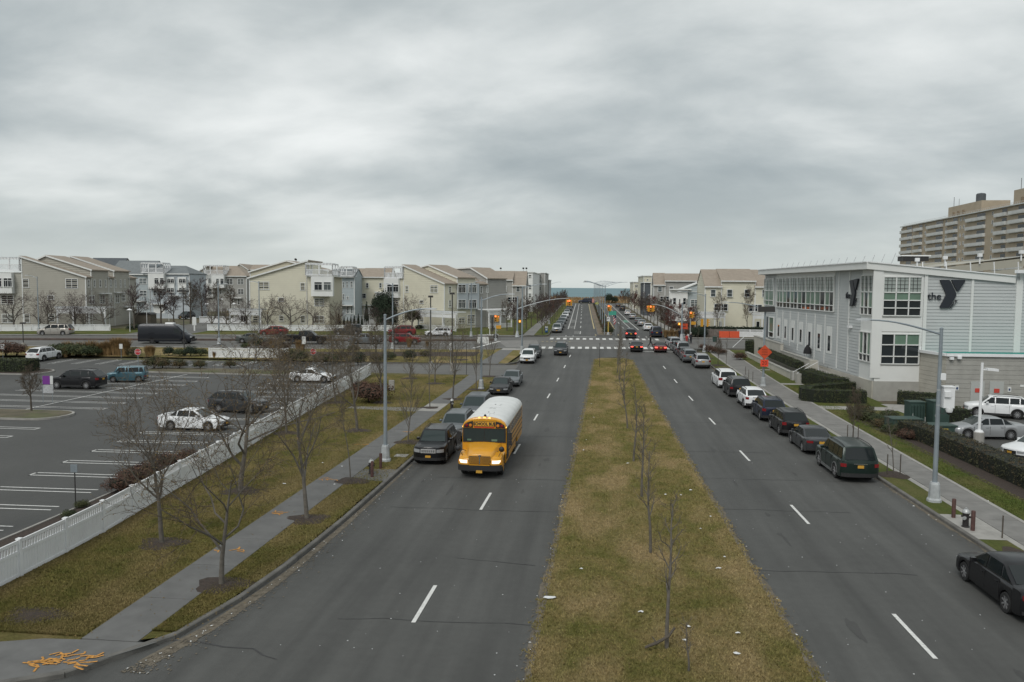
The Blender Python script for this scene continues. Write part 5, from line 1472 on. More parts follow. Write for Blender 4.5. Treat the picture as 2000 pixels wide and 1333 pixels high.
mb.poly([b_.pt(ur, zg), b_.pt(0, zg), b_.pt(0, zroof), b_.pt(ur, zroof)])
hZ.part(mb, 'wall', m_apt)
mb = MB(); mb.poly([ap.pt(0, zroof), ap.pt(ur, zroof), b_.pt(ur, zroof), b_.pt(0, zroof)]); up_faces(mb); hZ.part(mb, 'roof', m_apt2)
mb = MB(); mb.bar(ap.pt(-.5, zroof + .15, .3), ap.pt(ur, zroof + .15, .3), .9, .35); hZ.part(mb, 'cornice', m_balc)
mb = MB(); u = 0
while u < ur:
 mb.bar(ap.pt(u, zroof, -.5), ap.pt(u, zroof + 1.1, -.5), .06, .06); u += 1.2
mb.bar(ap.pt(0, zroof + 1.1, -.5), ap.pt(ur, zroof + 1.1, -.5), .06, .06); hZ.part(mb, 'roof_rail', m_balc)
FL = 2.72
for bx0, bx1, bo in ((1759, 1784, 1.4), (1786, 1803, 1.9), (1811, 1845, 1.6), (1849, 1872, 1.9), (1887, 1928, 1.7), (1943, 1968, 1.9), (1970, 2004, 1.6), (2012, 2035, 1.8), (2044, 2075, 1.6)):
 u0, u1 = U(ap, bx0, 480), U(ap, bx1, 480); bo *= .42; u1 -= (u1 - u0) * .12
 dk = MB(); dk.poly([ap.pt(u0, zg, .03), ap.pt(u1, zg, .03), ap.pt(u1, zroof - .4, .03), ap.pt(u0, zroof - .4, .03)]); hZ.part(dk, 'recess', m_apt)
 for f_ in range(12):
  zf = zroof - FL * (f_ + 1) + .1
  mb = MB()
  mb.prism([ap.pt(u0, zf, 0), ap.pt(u1, zf, 0), ap.pt(u1, zf, bo), ap.pt(u0, zf, bo)], (0, 0, .18))
  mb.bar(ap.pt(u0, zf + .66, bo), ap.pt(u1, zf + .66, bo), .07, .95)
  mb.bar(ap.pt(u0, zf + .66, 0), ap.pt(u0, zf + .66, bo), .07, .95); mb.bar(ap.pt(u1, zf + .66, 0), ap.pt(u1, zf + .66, bo), .07, .95)
  bo_ = hZ.part(mb, 'balcony', m_balc)
  w = MB()
  um = u0 + (u1 - u0) * .55
  w.poly([ap.pt(um, zf + .2, .06), ap.pt(u1 - .3, zf + .2, .06), ap.pt(u1 - .3, zf + 2.25, .06), ap.pt(um, zf + 2.25, .06)])
  hZ.part(w, 'balcony_door', m_glass)
for px in (1806.5, 1847, 1874.5, 1881, 1936.5):
 u0 = U(ap, px, 480)
 for f_ in range(11):
  zf = zroof - FL * (f_ + 1) + .1
  hZ.win_uz(ap, u0 - .45, zf + .9, u0 + .45, zf + 2.1, 1, 2, frame=.08)
for u0, u1, hh in ((U(ap, 1826), U(ap, 1888), 4.6), (U(ap, 1948), U(ap, 2050), 5.4)):
 mb = MB(); p0 = ap.back(3.5)
 mb.prism([p0.pt(u0, zroof, 0), p0.pt(u1, zroof, 0), p0.pt(u1, zroof, -9), p0.pt(u0, zroof, -9)], (0, 0, hh)); hZ.part(mb, 'penthouse', m_apt)
 mb = MB(); c = p0.pt(u0 + (u1 - u0) * .62, zroof + hh, -4); mb.lathe([(1.5, 0), (1.5, 3.0), (1.2, 3.3), (.05, 3.5)], (c.x, c.y, c.z), 12); hZ.part(mb, 'water_tank', m_roof_d)
 mb = MB(); c = p0.pt(u0 + 2, zroof + hh, -1); mb.tube([c, c + Vector((0, 0, 3.5))], .08, 4); c = p0.pt(u0 + 6, zroof + hh, -1); mb.tube([c, c + Vector((0, 0, 2.5))], .06, 4); hZ.part(mb, 'antenna', m_darkpole)
 for t in (.2, .35, .5):
  mb = MB(); c = p0.pt(u0 + (u1 - u0) * t, zroof + hh * .35, .1); mb.box(tuple(c), (1.0, .5, 1.6 + t)); hZ.part(mb, 'roof_unit', m_apt2)
hZ.done()
# ================================================================ VEHICLES
def paint(name, c, rough=0.32, metal=0.3):
 return mat('paint_' + name, c, rough, metal=metal, coat=0.2, spec=0.38, var=0.04, vscale=2)
P_BLACK = paint('black', (0.012, 0.012, 0.014)); P_CHAR = paint('charcoal', (0.045, 0.048, 0.052)); P_GREY = paint('grey', (0.085, 0.095, 0.105))
P_SILV = paint('silver', (0.38, 0.39, 0.40), metal=0.5); P_WHITE = paint('white', (0.72, 0.73, 0.74), metal=0.0); P_DGREEN = paint('dark_green', (0.012, 0.024, 0.02))
P_RED = paint('red', (0.20, 0.014, 0.018)); P_MAROON = paint('maroon', (0.16, 0.016, 0.018)); P_TEAL = paint('teal_blue', (0.06, 0.13, 0.165)); P_TAN = paint('tan', (0.36, 0.34, 0.31), metal=0.4)
P_NAVY = paint('navy', (0.018, 0.024, 0.045)); P_SLATE = paint('slate', (0.14, 0.155, 0.165)); P_OLIVE = paint('grey_green', (0.075, 0.085, 0.08))
SPEC = {
 'sedan': dict(L=4.82, W=1.83, top=[(0, .66), (.06, .72), (.6, .83), (1.25, .93), (3.9, 1.0), (4.4, 1.03), (4.76, .98), (4.82, .88)], ws=1.2, rf=2.05, rr=3.15, rb=4.05, zr=1.46, r=.33, tf=.93, tr=3.72, pil=[2.35, 3.3], hl=(.52, .66), tl=(.76, .90), lx=(.56, .94)),
 'coupe': dict(L=4.7, W=1.86, top=[(0, .62), (.06, .68), (.6, .78), (1.3, .90), (3.9, .96), (4.4, .97), (4.66, .93), (4.7, .85)], ws=1.3, rf=2.2, rr=2.95, rb=4.1, zr=1.42, r=.34, tf=.9, tr=3.72, pil=[2.7], hl=(.50, .62), tl=(.70, .86), lx=(.5, .93)),
 'suv': dict(L=4.68, W=1.86, top=[(0, .82), (.06, .92), (.6, 1.02), (1.15, 1.09), (4.3, 1.14), (4.6, 1.12), (4.68, .98)], ws=1.05, rf=1.75, rr=4.0, rb=4.58, zr=1.68, r=.36, tf=.9, tr=3.6, pil=[2.1, 3.05, 3.75], hl=(.66, .83), tl=(.84, 1.04), lx=(.70, .97), rails=1, clad=1),
 'bigsuv': dict(L=5.15, W=1.98, top=[(0, .95), (.06, 1.05), (.6, 1.13), (1.35, 1.18), (4.8, 1.2), (5.08, 1.18), (5.15, 1.02)], ws=1.3, rf=1.95, rr=4.72, rb=5.06, zr=1.9, r=.39, tf=.98, tr=3.95, pil=[2.35, 3.3, 4.1], hl=(.74, .95), tl=(.84, 1.02), lx=(.72, .98), rails=1, clad=1),
 'jeep': dict(L=4.62, W=1.86, top=[(0, .92), (.04, 1.0), (.6, 1.06), (1.3, 1.10), (4.3, 1.14), (4.55, 1.12), (4.62, .98)], ws=1.3, rf=1.95, rr=4.15, rb=4.55, zr=1.74, r=.37, tf=.85, tr=3.55, pil=[2.2, 3.1, 3.8], hl=(.72, .90), tl=(.80, 1.10), lx=(.55, .97), rails=1, clad=1, slots=7),
 'minivan': dict(L=5.1, W=1.96, top=[(0, .76), (.06, .86), (.6, .98), (.95, 1.05), (4.7, 1.14), (5.02, 1.12), (5.1, .98)], ws=.9, rf=1.85, rr=4.55, rb=5.0, zr=1.76, r=.34, tf=.98, tr=4.0, pil=[2.2, 3.3, 4.2], hl=(.62, .80), tl=(.85, 1.12), lx=(.6, .98), rails=1),
 'hatch': dict(L=4.45, W=1.78, top=[(0, .70), (.06, .78), (.6, .90), (1.1, .97), (4.0, 1.04), (4.38, 1.02), (4.45, .9)], ws=1.0, rf=1.8, rr=3.5, rb=4.33, zr=1.48, r=.32, tf=.85, tr=3.5, pil=[2.15, 3.1], hl=(.58, .72), tl=(.75, .98), lx=(.6, .97)),
 'wagon': dict(L=4.84, W=1.86, top=[(0, .74), (.06, .84), (.6, .94), (1.3, 1.02), (4.4, 1.06), (4.76, 1.04), (4.84, .92)], ws=1.3, rf=2.05, rr=4.3, rb=4.76, zr=1.58, r=.35, tf=.9, tr=3.68, pil=[2.4, 3.3, 4.0], hl=(.60, .76), tl=(.75, 1.15), lx=(.62, .97), rails=1, clad=1),
 'cube': dict(L=3.98, W=1.70, top=[(0, .82), (.06, .92), (.5, 1.0), (.8, 1.05), (3.7, 1.06), (3.92, 1.05), (3.98, .95)], ws=.78, rf=1.15, rr=3.75, rb=3.92, zr=1.65, r=.31, tf=.75, tr=3.28, pil=[1.95, 2.25, 3.3], hl=(.66, .80), tl=(.55, .68), lx=(.6, .96)),
 'wrangler': dict(L=4.3, W=1.82, top=[(0, 1.0), (.03, 1.06), (.6, 1.1), (1.45, 1.12), (3.9, 1.12), (4.25, 1.12), (4.3, 1.05)], ws=1.5, rf=1.75, rr=4.1, rb=4.25, zr=1.82, r=.4, tf=.68, tr=3.4, pil=[2.35, 3.1], hl=(.78, .98), tl=(.80, 1.0), lx=(.6, .8), clad=1),
 'convertible': dict(L=4.5, W=1.8, top=[(0, .62), (.06, .70), (.6, .80), (1.4, .90), (3.6, .95), (4.1, .99), (4.45, .95), (4.5, .85)], ws=1.45, rf=2.0, rr=2.5, rb=3.4, zr=1.32, r=.33, tf=.85, tr=3.55, pil=[2.4], hl=(.48, .60), tl=(.70, .86), lx=(.5, .93)),
}
def interp(pts, t):
 for (a, za), (b, zb) in zip(pts[:-1], pts[1:]):
  if t <= b: return za + (zb - za) * max(0, (t - a)) / (b - a)
 return pts[-1][1]
_wheel_cache = {}
def wheel_mesh(r, rim=m_rim, spokes=10, w=.23):
 key = (round(r, 3), rim.name, spokes)
 if key in _wheel_cache: return _wheel_cache[key]
 t = MB(); t.lathe([(r * .62, -w / 2 + .01), (r * .94, -w / 2), (r, -w / 2 + .04), (r, w / 2 - .04), (r * .94, w / 2), (r * .64, w / 2 - .005), (r * .62, -w / 2 + .01)], n=22, axis='X')
 q = MB(); q.lathe([(0.001, w * .18), (r * .64, w * .12), (r * .66, w * .46), (r * .60, w * .5), (r * .58, w * .2)], n=20, axis='X', mi=1)
 for k in range(spokes):
  a = 2 * PI * k / spokes
  c, s_ = math.cos(a), math.sin(a)
  q.bar((w * .40, .05 * c, .05 * s_), (w * .44, r * .62 * c, r * .62 * s_), r * .62 * 2.0 / spokes * .62 + .015, .03, mi=0, up=(1, 0, 0))
 q.lathe([(0.001, w * .5), (r * .16, w * .48), (r * .18, w * .3)], n=10, axis='X', mi=0)
 res = (t.mesh('tyre', m_tyre, smooth=40), q.mesh('rim', [rim, m_rim_d], smooth=40))
 _wheel_cache[key] = res
 return res
def add_wheel(root, x, y, r, rim=m_rim, spokes=10, w=.23):
 tm, rm = wheel_mesh(r, rim, spokes, w)
 o = inst('wheel', tm, root, (x, y, r), (0, 0, 0 if x > 0 else PI))
 inst('rim', rm, o)
 return o
def make_car(kind, color, loc, rz, label, group=None, name=None, cat='car', detail=1, lit=None, plate=None, z=None, scale=1.0, rim=m_rim, spokes=10, clad=None, **ov):
 S_ = dict(SPEC[kind]); S_.update(ov)
 L, W = S_['L'], S_['W']; hw = W / 2
 z0 = gz(loc[0], loc[1]) if z is None else z
 fx, fy = -math.sin(rz), math.cos(rz)
 sl = (gz(loc[0] + fx * 1.5, loc[1] + fy * 1.5) - gz(loc[0] - fx * 1.5, loc[1] - fy * 1.5)) / 3.0
 root = thing(name or ('parked_car' if group else 'car'), label, cat, (loc[0], loc[1], z0 + .006), rz, group)
 root.rotation_euler = (math.atan(sl), 0, rz)
 root.scale = (scale,) * 3
 df, dr = .34, .20
 top = S_['top']; r, tf, tr = S_['r'], S_['tf'], S_['tr']; ra = r + .055
 sill = .20 if not S_.get('clad') else .26
 Y = lambda t: L / 2 - t
 def wid(t):
  a = min(1.0, ((t + .004) / df) ** .25) if t < df else 1.0
  b = min(1.0, ((L - t + .004) / dr) ** .25) if L - t < dr else 1.0
  return hw * min(a, b)
 def zlow(t):
  z = sill + (.10 * (1 - t / .5) if t < .5 else 0) + (.12 * (1 - (L - t) / .5) if L - t < .5 else 0)
  for c in (tf, tr):
   d = abs(t - c)
   if d < ra: z = max(z, r + math.sqrt(ra * ra - d * d))
  return z
 ts = {0, .008, .03, .08, .16, .26, .36, L, L - .008, L - .03, L - .07, L - .14, L - .22}
 t = .46
 while t < L - .3: ts.add(round(t, 3)); t += .16
 for c in (tf, tr):
  for k in range(-6, 7): ts.add(round(c + ra * math.sin(k / 6 * PI / 2), 4))
  ts.add(round(c - ra - .004, 4)); ts.add(round(c + ra + .004, 4))
 for p in top: ts.add(round(p[0], 3))
 ts = sorted(x for x in ts if 0 <= x <= L)
 rings = []
 for t in ts:
  w, zl, zt = wid(t), zlow(t), interp(top, t)
  zl = min(zl, zt - .08)
  h = zt - zl
  half = [(w * .965, zl), (w, zl + h * .32), (w * .99, zl + h * .68), (w * .955, zt - min(.05, h * .2)), (w * .89, zt), (w * .5, zt + .03), (0, zt + .042)]
  rings.append([(x, Y(t), z) for x, z in half] + [(-x, Y(t), z) for x, z in reversed(half[:-1])])
 mb = MB(); mb.loft(rings)
 mb.build('body', color, root, smooth=38)
 mb = MB(); mb.box((0, 0, .36), (W * .80, L * .86, .26)); mb.build('underbody', m_blk, root)
 ws, rf, rr, rb, zr = (S_[k] for k in ('ws', 'rf', 'rr', 'rb', 'zr'))
 wr = hw * S_.get('tumble', .76)
 zb_ = lambda t: interp(top, t) - .03
 def groof(t):
  if t < rf: f = (t - ws) / (rf - ws); return zb_(ws) + (zr - .03 - zb_(ws)) * f
  if t > rr: f = (t - rr) / (rb - rr); return (zr - .05) + (zb_(rb) - zr + .05) * f
  m_ = (rf + rr) / 2; hf = (rr - rf) / 2
  return zr - .03 * ((t - m_) / hf) ** 2 - (.02 if t > m_ else 0) * ((t - m_) / hf)
 def gx(t, z):
  b = hw * .925; f = (z - zb_(t)) / (zr - zb_(t)); return b + (wr - b) * f
 tg = [ws + (rf - ws) * k / 4 for k in range(5)] + [rf + (rr - rf) * k / 6 for k in range(1, 6)] + [rr + (rb - rr) * k / 4 for k in range(5)]
 rings = []
 for t in tg:
  zt = groof(t); f = max(.02, (zt - zb_(t)) / (zr - zb_(t))); xt = gx(t, zt)
  half = [(gx(t, zb_(t)), zb_(t) - .02), (gx(t, zt - .08 * f), zt - .08 * f), (xt * .90, zt), (xt * .45, zt + .02 * f), (0, zt + .026 * f)]
  rings.append([(x, Y(t), z) for x, z in half] + [(-x, Y(t), z) for x, z in reversed(half[:-1])])
 mb = MB(); mb.loft(rings, closed=False, cap=False)
 mb.build('cabin', m_blk if kind == 'convertible' else color, root, smooth=38)
 def pane(name, pts, m=m_carglass):
  mb = MB(); mb.loft(pts, cap=False, closed=False); mb.build(name, m, root, smooth=60)
 def ends(t0, t1, za, zb2, sgn):
  rows = []
  for f in (.08, .5, .90):
   t = t0 + (t1 - t0) * f; z = za + (zb2 - za) * f
   xw = gx(t, z) * .86
   off = .016
   rows.append([(-xw, Y(t) + sgn * off, z + off), (0, Y(t) + sgn * off, z + off + .024 * f), (xw, Y(t) + sgn * off, z + off)])
  return rows
 pane('windshield', ends(ws, rf, zb_(ws), zr - .03, 1), m_carglass_l)
 pane('rear_window', ends(rb, rr, zb_(rb), zr - .05, -1))
 zbelt = lambda t: zb_(t) + .07
 fb, ft = .12, .86
 edges = [None] + S_['pil'] + [None]
 for a, b in zip(edges[:-1], edges[1:]):
  def tl(f, lo):
   x = ws + (rf - ws) * f + .17
   if lo is not None: x = max(x, lo + .035)
   return x
  def trr(f, hi):
   x = rb + (rr - rb) * f - .12
   if hi is not None: x = min(x, hi - .035)
   return x
  c = [(tl(fb, a), fb), (trr(fb, b), fb), (trr(ft, b), ft), (tl(ft, a), ft)]
  if c[1][0] - c[0][0] < .12: continue
  if c[2][0] < c[3][0]: c = [c[0], c[1], ((c[2][0] + c[3][0]) / 2, ft)]
  for s_ in (1, -1):
   mb = MB(); pts = []
   for t, f in c:
    z = zb_(t) + (zr - zb_(t)) * f
    pts.append((s_ * (gx(t, z) + .012), Y(t), z))
   mb.poly(pts if s_ < 0 else list(reversed(pts))); mb.build('side_window', m_carglass, root)
 def fpatch(name, x0, x1, za, zb2, m, front=True, off=.014, n=4, parent=None, lab=None):
  mb = MB(); rings = []
  for k in range(n + 1):
   x = x0 + (x1 - x0) * k / n
   y = (L / 2 - df * min(1.2, (abs(x) / hw) ** 4) + off) if front else (-L / 2 + dr * min(1.2, (abs(x) / hw) ** 4) - off)
   yi = y - .07 if front else y + .07
   rings.append([(x, y, za), (x, y, zb2), (x, yi, zb2), (x, yi, za)])
  mb.loft(rings); return mb.build(name, m, parent or root)
 hl0, hl1 = S_['hl']; tl0, tl1 = S_['tl']; lx0, lx1 = S_['lx']
 hm = m_head_on if lit == 'front' else m_head
 tm_ = m_tail_on if lit == 'rear' else m_tail
 for s_ in (1, -1):
  fpatch('headlight', s_ * hw * .52, s_ * hw * .93, hl0, hl1, hm)
  fpatch('tail_light', s_ * hw * lx0, s_ * hw * lx1, tl0, tl1, tm_, front=False)
 if S_.get('slots'):
  g_ = fpatch('grille', -hw * .46, hw * .46, hl0 - .02, hl1 + .02, mat('silver_grille', (.5, .5, .5), .35))
  for k in range(7):
   x = (k - 3) * hw * .122
   fpatch('slot', x - hw * .033, x + hw * .033, hl0 + .015, hl1 - .02, m_blk, off=.022, n=1, parent=g_)
 else:
  g_ = fpatch('grille', -hw * .46, hw * .46, hl0 - .08, hl1 - .03, m_blk)
  fpatch('grille_bar', -hw * .44, hw * .44, hl1 - .07, hl1 - .035, m_chrome, off=.022, parent=g_)
 fpatch('front_bumper', -hw * .94, hw * .94, .27, .27 + .16, m_blk, off=.02, n=10)
 fpatch('rear_bumper', -hw * .95, hw * .95, .32, .32 + (.2 if S_.get('clad') else .1), m_blk, front=False, off=.03, n=10)
 pm = plate or m_plate
 zp = (tl0 + .01) if S_['zr'] > 1.5 else (tl0 + .02)
 fpatch('number_plate', -.155, .155, zp - .05, zp + .10, pm, front=False, off=.026, n=1)
 fpatch('number_plate', -.155, .155, .44, .56, pm, off=.034, n=1)
 if S_['zr'] > 1.5: fpatch('chrome_bar', -hw * .35, hw * .35, zp + .15, zp + .19, m_chrome if detail > 1 else color, front=False, off=.02, n=2)
 for s_ in (1, -1):
  mb = MB(); tm2 = ws + .5; zz = zb_(tm2) + .12
  rings = []
  for x, q in ((0.0, .3), (.05, .9), (.16, 1.0), (.2, .75)):
   rings.append([(s_ * (hw * .93 + x), Y(tm2) + a * .09 * q, zz + b * .075 * q) for a, b in ((-1, -1), (1, -1), (1.1, .4), (.7, 1), (-1, 1))])
  mb.loft(rings); mb.build('mirror', color if detail > 0 else m_blk, root)
 for c, ww in ((tf, 1), (tr, -1)):
  for s_ in (1, -1): add_wheel(root, s_ * (hw - .125), Y(c), r, rim, spokes)
 if S_.get('rails') and detail > 0:
  for s_ in (1, -1):
   mb = MB(); n = 6; pts = []
   for k in range(n + 1):
    t = rf + .2 + (rr - rf - .3) * k / n; z = groof(t); pts.append((s_ * (gx(t, z) * .93), Y(t), z + (.05 if 0 < k < n else .0)))
   mb.tube(pts, .022, 5); mb.build('roof_rail', m_blk, root)
 if S_.get('clad'):
  for s_ in (1, -1):
   mb = MB(); mb.bar((s_ * hw * .975, Y(tf + ra + .02), .31), (s_ * hw * .975, Y(tr - ra - .02), .31), .06, .14); mb.build('sill_cladding', clad or m_blk, root)
   for c in (tf, tr):
    mb = MB(); rings = []
    for k in range(11):
     a = PI * k / 10
     rings.append([(s_ * hw * (.99 + dx), Y(c) + (ra - .01 + dd) * math.cos(a), r + (ra - .01 + dd) * math.sin(a)) for dx, dd in ((-.06, 0), (.022, 0), (.022, .06), (-.06, .06))])
    mb.loft(rings); mb.build('arch_trim', clad or m_blk, root)
 if detail > 1:
  for s_ in (1, -1):
   for tt in (S_['pil'][0] - .18, S_['pil'][1] - .18 if len(S_['pil']) > 1 else 3.0):
    mb = MB(); mb.box((s_ * (hw * .985), Y(tt), interp(top, tt) - .16), (.05, .17, .03)); mb.build('door_handle', m_chrome if detail > 2 else color, root)
   for tt in [S_['pil'][0]] + ([S_['pil'][1]] if len(S_['pil']) > 1 else []) + [ws + .12]:
    mb = MB(); zt = interp(top, tt) - .08
    mb.bar((s_ * (hw * 1.0 - .012), Y(tt), sill + .12), (s_ * (hw * 1.0 - .012), Y(tt), zt), .03, .012, up=(0, 1, 0)); mb.build('door_seam', m_blk, root)
  mb = MB(); mb.box((hw * .2, Y(ws + .12) + .0, zb_(ws) + .08), (.7, .03, .02)); mb.build('wiper', m_blk, root)
  mb = MB(); mb.box((-hw * .35, Y(ws + .12) + .0, zb_(ws) + .08), (.6, .03, .02)); mb.build('wiper', m_blk, root)
 return root
N_, S_H = 0.0, PI        # heading away / towards the viewer
gL, gR, gFL, gFR, gX, gP = 'cars parked along the west kerb', 'cars parked along the east kerb', 'cars parked on the far west kerb', 'cars parked on the far east kerb', 'traffic on the cross street', 'cars in the parking lot'
def lk(y): return kerbL(y) + 1.2
def rk(y): return kerbR(y) - 1.25
make_car('jeep', P_BLACK, (lk(46), 43.9 + 2.3), S_H, 'black boxy SUV with slotted chrome grille, parked beside the school bus', gL, detail=2, cat='suv')
make_car('suv', P_SLATE, (lk(52), 50.6 + 2.35), S_H, 'blue-grey SUV parked behind the black SUV, half hidden by the bus', gL, detail=2, cat='suv')
make_car('minivan', P_GREY, (lk(60), 58.6 + 2.5), S_H, 'grey minivan parked third in line behind the bus, only its front showing', gL, detail=1, cat='minivan', rails=0)
make_car('sedan', P_BLACK, (lk(76), 73.4 + 2.4), S_H, 'black sedan with chrome grille surround parked past the bus roof', gL, detail=2)
make_car('sedan', P_SLATE, (lk(82) + .35, 79.4 + 2.4), S_H, 'slate grey sedan parked last before the driveway', gL, detail=1)
make_car('suv', P_WHITE, (-9.15, 100.7 + 2.3), S_H, 'white crossover parked just past the driveway, facing the viewer', gL, detail=2, cat='suv')
make_car('suv', P_CHAR, (-8.9, 106.6 + 2.3), S_H, 'dark SUV with roof rack tucked behind the white crossover', gL, detail=1, cat='suv')
make_car('suv', P_CHAR, (-5.4, 110.9 + 2.3), S_H, 'dark brown crossover driving toward the viewer from the junction', detail=2, cat='suv', name='car')
make_car('sedan', P_BLACK, (13.72, 27.4), 0.012, 'black sedan cut by the right edge, nearest car of all', gR, detail=2, spokes=7)
make_car('bigsuv', P_DGREEN, (rk(45), 42.9 + 2.6), N_ + .012, 'dark green full-size SUV with grey cladding, nearest whole car on the right', gR, detail=2, cat='suv', clad=mat('grey_cladding', (0.12, 0.125, 0.125), .6), spokes=6)
make_car('sedan', P_CHAR, (rk(52), 49.8 + 2.4), N_ + .012, 'charcoal sedan parked ahead of the dark green SUV', gR, detail=2)
make_car('suv', P_BLACK, (rk(58), 55.7 + 2.35), N_ + .012, 'black crossover with chrome tailgate bar, second SUV up the right kerb', gR, detail=2, cat='suv', spokes=5)
make_car('suv', P_NAVY, (rk(64), 61.9 + 2.35), N_ + .012, 'very dark blue crossover behind the white one', gR, detail=2, cat='suv', spokes=5)
make_car('suv', P_WHITE, (rk(70), 68.3 + 2.35), N_ + .012, 'white crossover with dark rear glass, middle of the right row', gR, detail=2, cat='suv', zr=1.64, rr=3.7)
make_car('bigsuv', P_BLACK, (rk(77), 75.2 + 2.4), N_ + .012, 'black square-backed SUV between two white cars', gR, detail=2, cat='suv', L=4.8, top=[(0, .95), (.06, 1.05), (.6, 1.13), (1.35, 1.18), (4.5, 1.2), (4.73, 1.18), (4.8, 1.02)], rr=4.4, rb=4.72, tr=3.65, zr=1.8)
make_car('minivan', P_WHITE, (rk(84), 81.6 + 2.55), N_ + .012, 'white minivan with a dark roof strip, parked by the lawn', gR, detail=2, cat='minivan')
make_car('suv', P_SILV, (rk(101), 98.9 + 2.3), N_ + .015, 'silver crossover with dark lower bumper, after the gap in the right row', gR, detail=2, cat='suv')
make_car('suv', P_SLATE, (11.75, 104.6 + 2.3), N_ + .02, 'slate SUV just ahead of the silver crossover', gR, detail=1, cat='suv')
make_car('hatch', P_CHAR, (11.75, 109.6 + 2.1), N_ + .02, 'small dark hatchback in the row near the crossing', gR, detail=1)
make_car('bigsuv', P_SLATE, (11.7, 113.6 + 2.4), N_ + .02, 'tall grey SUV with red lamps third from the crossing', gR, detail=1, cat='suv', L=4.9)
make_car('hatch', P_GREY, (11.6, 118.8 + 2.0), N_ + .02, 'grey hatchback second from the crossing', gR, detail=1)
make_car('suv', P_SILV, (11.4, 123.2 + 2.2), N_ + .1, 'silver SUV pulling out at the corner by the pedestrians', gR, detail=1, cat='suv')
make_car('sedan', P_BLACK, (5.45, 117.2 + 2.4), N_, 'black sedan with lit brake lights waiting at the crosswalk, left lane', detail=1, lit='rear', name='car')
make_car('convertible', P_MAROON, (8.9, 117.0 + 2.3), N_, 'red convertible with black top and lit brake lights at the crosswalk', detail=1, lit='rear', name='car')
make_car('suv', P_BLACK, (5.5, 140.4 + 2.3), N_, 'black SUV with lit brake lights leaving the junction', detail=1, lit='rear', name='car', cat='suv')
cols = [P_SILV, P_CHAR, P_SLATE, P_GREY, P_SILV, P_WHITE, P_SILV, P_GREY, P_SLATE]
kinds = ['suv', 'sedan', 'sedan', 'sedan', 'hatch', 'sedan', 'sedan', 'suv', 'sedan']
ylist = [151.9, 160.5, 169.5, 184, 199, 216, 236, 262, 292]
desc = ['silver SUV first in the far left row past the crossing', 'dark car with a glowing tail lamp second in the far left row', 'slate sedan third in the far left row', 'grey sedan fourth in the far left row', 'silver hatchback fifth in the far left row', 'white sedan sixth in the far left row', 'silver sedan seventh in the far left row', 'grey SUV eighth in the far left row', 'slate sedan last in the far left row by the sea']
for k, (c, kd, y, d_) in enumerate(zip(cols, kinds, ylist, desc)):
 make_car(kd, c, (fKL(y + 2) + 1.15, y + 2.3), S_H + .02, d_, gFL, detail=0, cat='suv' if kd == 'suv' else 'car')
desc = ['dark pickup-like SUV parked first in the far right row beside the crossing', 'white sedan second in the far right row', 'silver sedan third in the far right row', 'grey sedan fourth in the far right row', 'pale silver sedan fifth in the far right row', 'white hatchback sixth in the far right row', 'dark SUV seventh in the far right row', 'dark car last in the far right row by the turnaround']
for k, (c, kd, y, d_) in enumerate(zip([P_NAVY, P_WHITE, P_SILV, P_SLATE, P_SILV, P_WHITE, P_CHAR, P_CHAR], ['bigsuv', 'sedan', 'sedan', 'sedan', 'sedan', 'hatch', 'suv', 'sedan'], [144.3, 162, 179, 190, 212, 236, 268, 300], desc)):
 make_car(kd, c, (fKR(y + 2) - 1.2, y + 2.3), N_ + .02, d_, gFR, detail=0, cat='suv' if 'suv' in kd else 'car')
make_car('bigsuv', P_NAVY, (-6.2, 349.5), PI / 2, 'dark SUV parked sideways at the far end of the avenue', detail=0, cat='suv', name='car', scale=1.25)
def face(px, py, dirn, kind, color, label, **kw):
 g_ = G(px, py); sl = .2 if dirn == 'R' else .22
 a = math.atan(sl)
 rz = -PI / 2 + a if dirn == 'R' else PI / 2 + a
 return make_car(kind, color, (g_.x, g_.y), rz, label, gX, name='car', **kw)
face(109, 655, 'L', 'minivan', P_TAN, 'tan minivan parked facing left in front of the taupe house', cat='minivan', detail=2, scale=1.08)
face(535, 655.5, 'L', 'hatch', P_RED, 'bright red hatchback facing left in front of the big cream house', detail=1, scale=1.1)
face(680, 655.5, 'L', 'wrangler', P_CHAR, 'dark boxy off-roader facing left by the white fence', detail=1, cat='suv', scale=1.12)
face(785, 656, 'L', 'suv', P_RED, 'red SUV facing left, behind the other red car', detail=1, cat='suv', scale=1.08)
face(856, 657.5, 'L', 'wagon', P_WHITE, 'white wagon with dark lower trim facing left by the corner house', detail=2, cat='wagon')
face(493, 670, 'R', 'sedan', P_OLIVE, 'grey-green sedan driving right, behind the shrubs', detail=1, scale=1.05)
face(714, 671.5, 'R', 'sedan', P_SLATE, 'pale grey sedan driving right behind the thicket of branches', detail=1, scale=1.1)
face(791, 672.5, 'R', 'suv', P_RED, 'red crossover driving right, nearer of the two red cars', detail=1, cat='suv', scale=1.08, zr=1.58)
make_car('suv', P_BLACK, (-50.3, 71.9), PI / 2 + .06, 'dark grey SUV with chrome window trim facing left in the lot', gP, detail=2, cat='suv', scale=1.08)
g_ = G(243, 748)
make_car('cube', P_TEAL, (g_.x - .25, g_.y + 1.0), PI / 2 + .3, 'teal blue box-shaped hatchback in the lot behind the grey SUV', gP, detail=2, scale=.97)
g_ = G(72, 706)
make_car('suv', P_WHITE, (g_.x, g_.y + 1.4), .0, 'white crossover seen from behind by the hedge at the back of the lot', gP, detail=2, cat='suv', plate=m_plate_w)
make_car('sedan', P_WHITE, (-28.3, 52.9), -PI / 2 - .02, 'white sedan facing right in the lot behind bare branches', gP, detail=2)
g_ = G(458, 808)
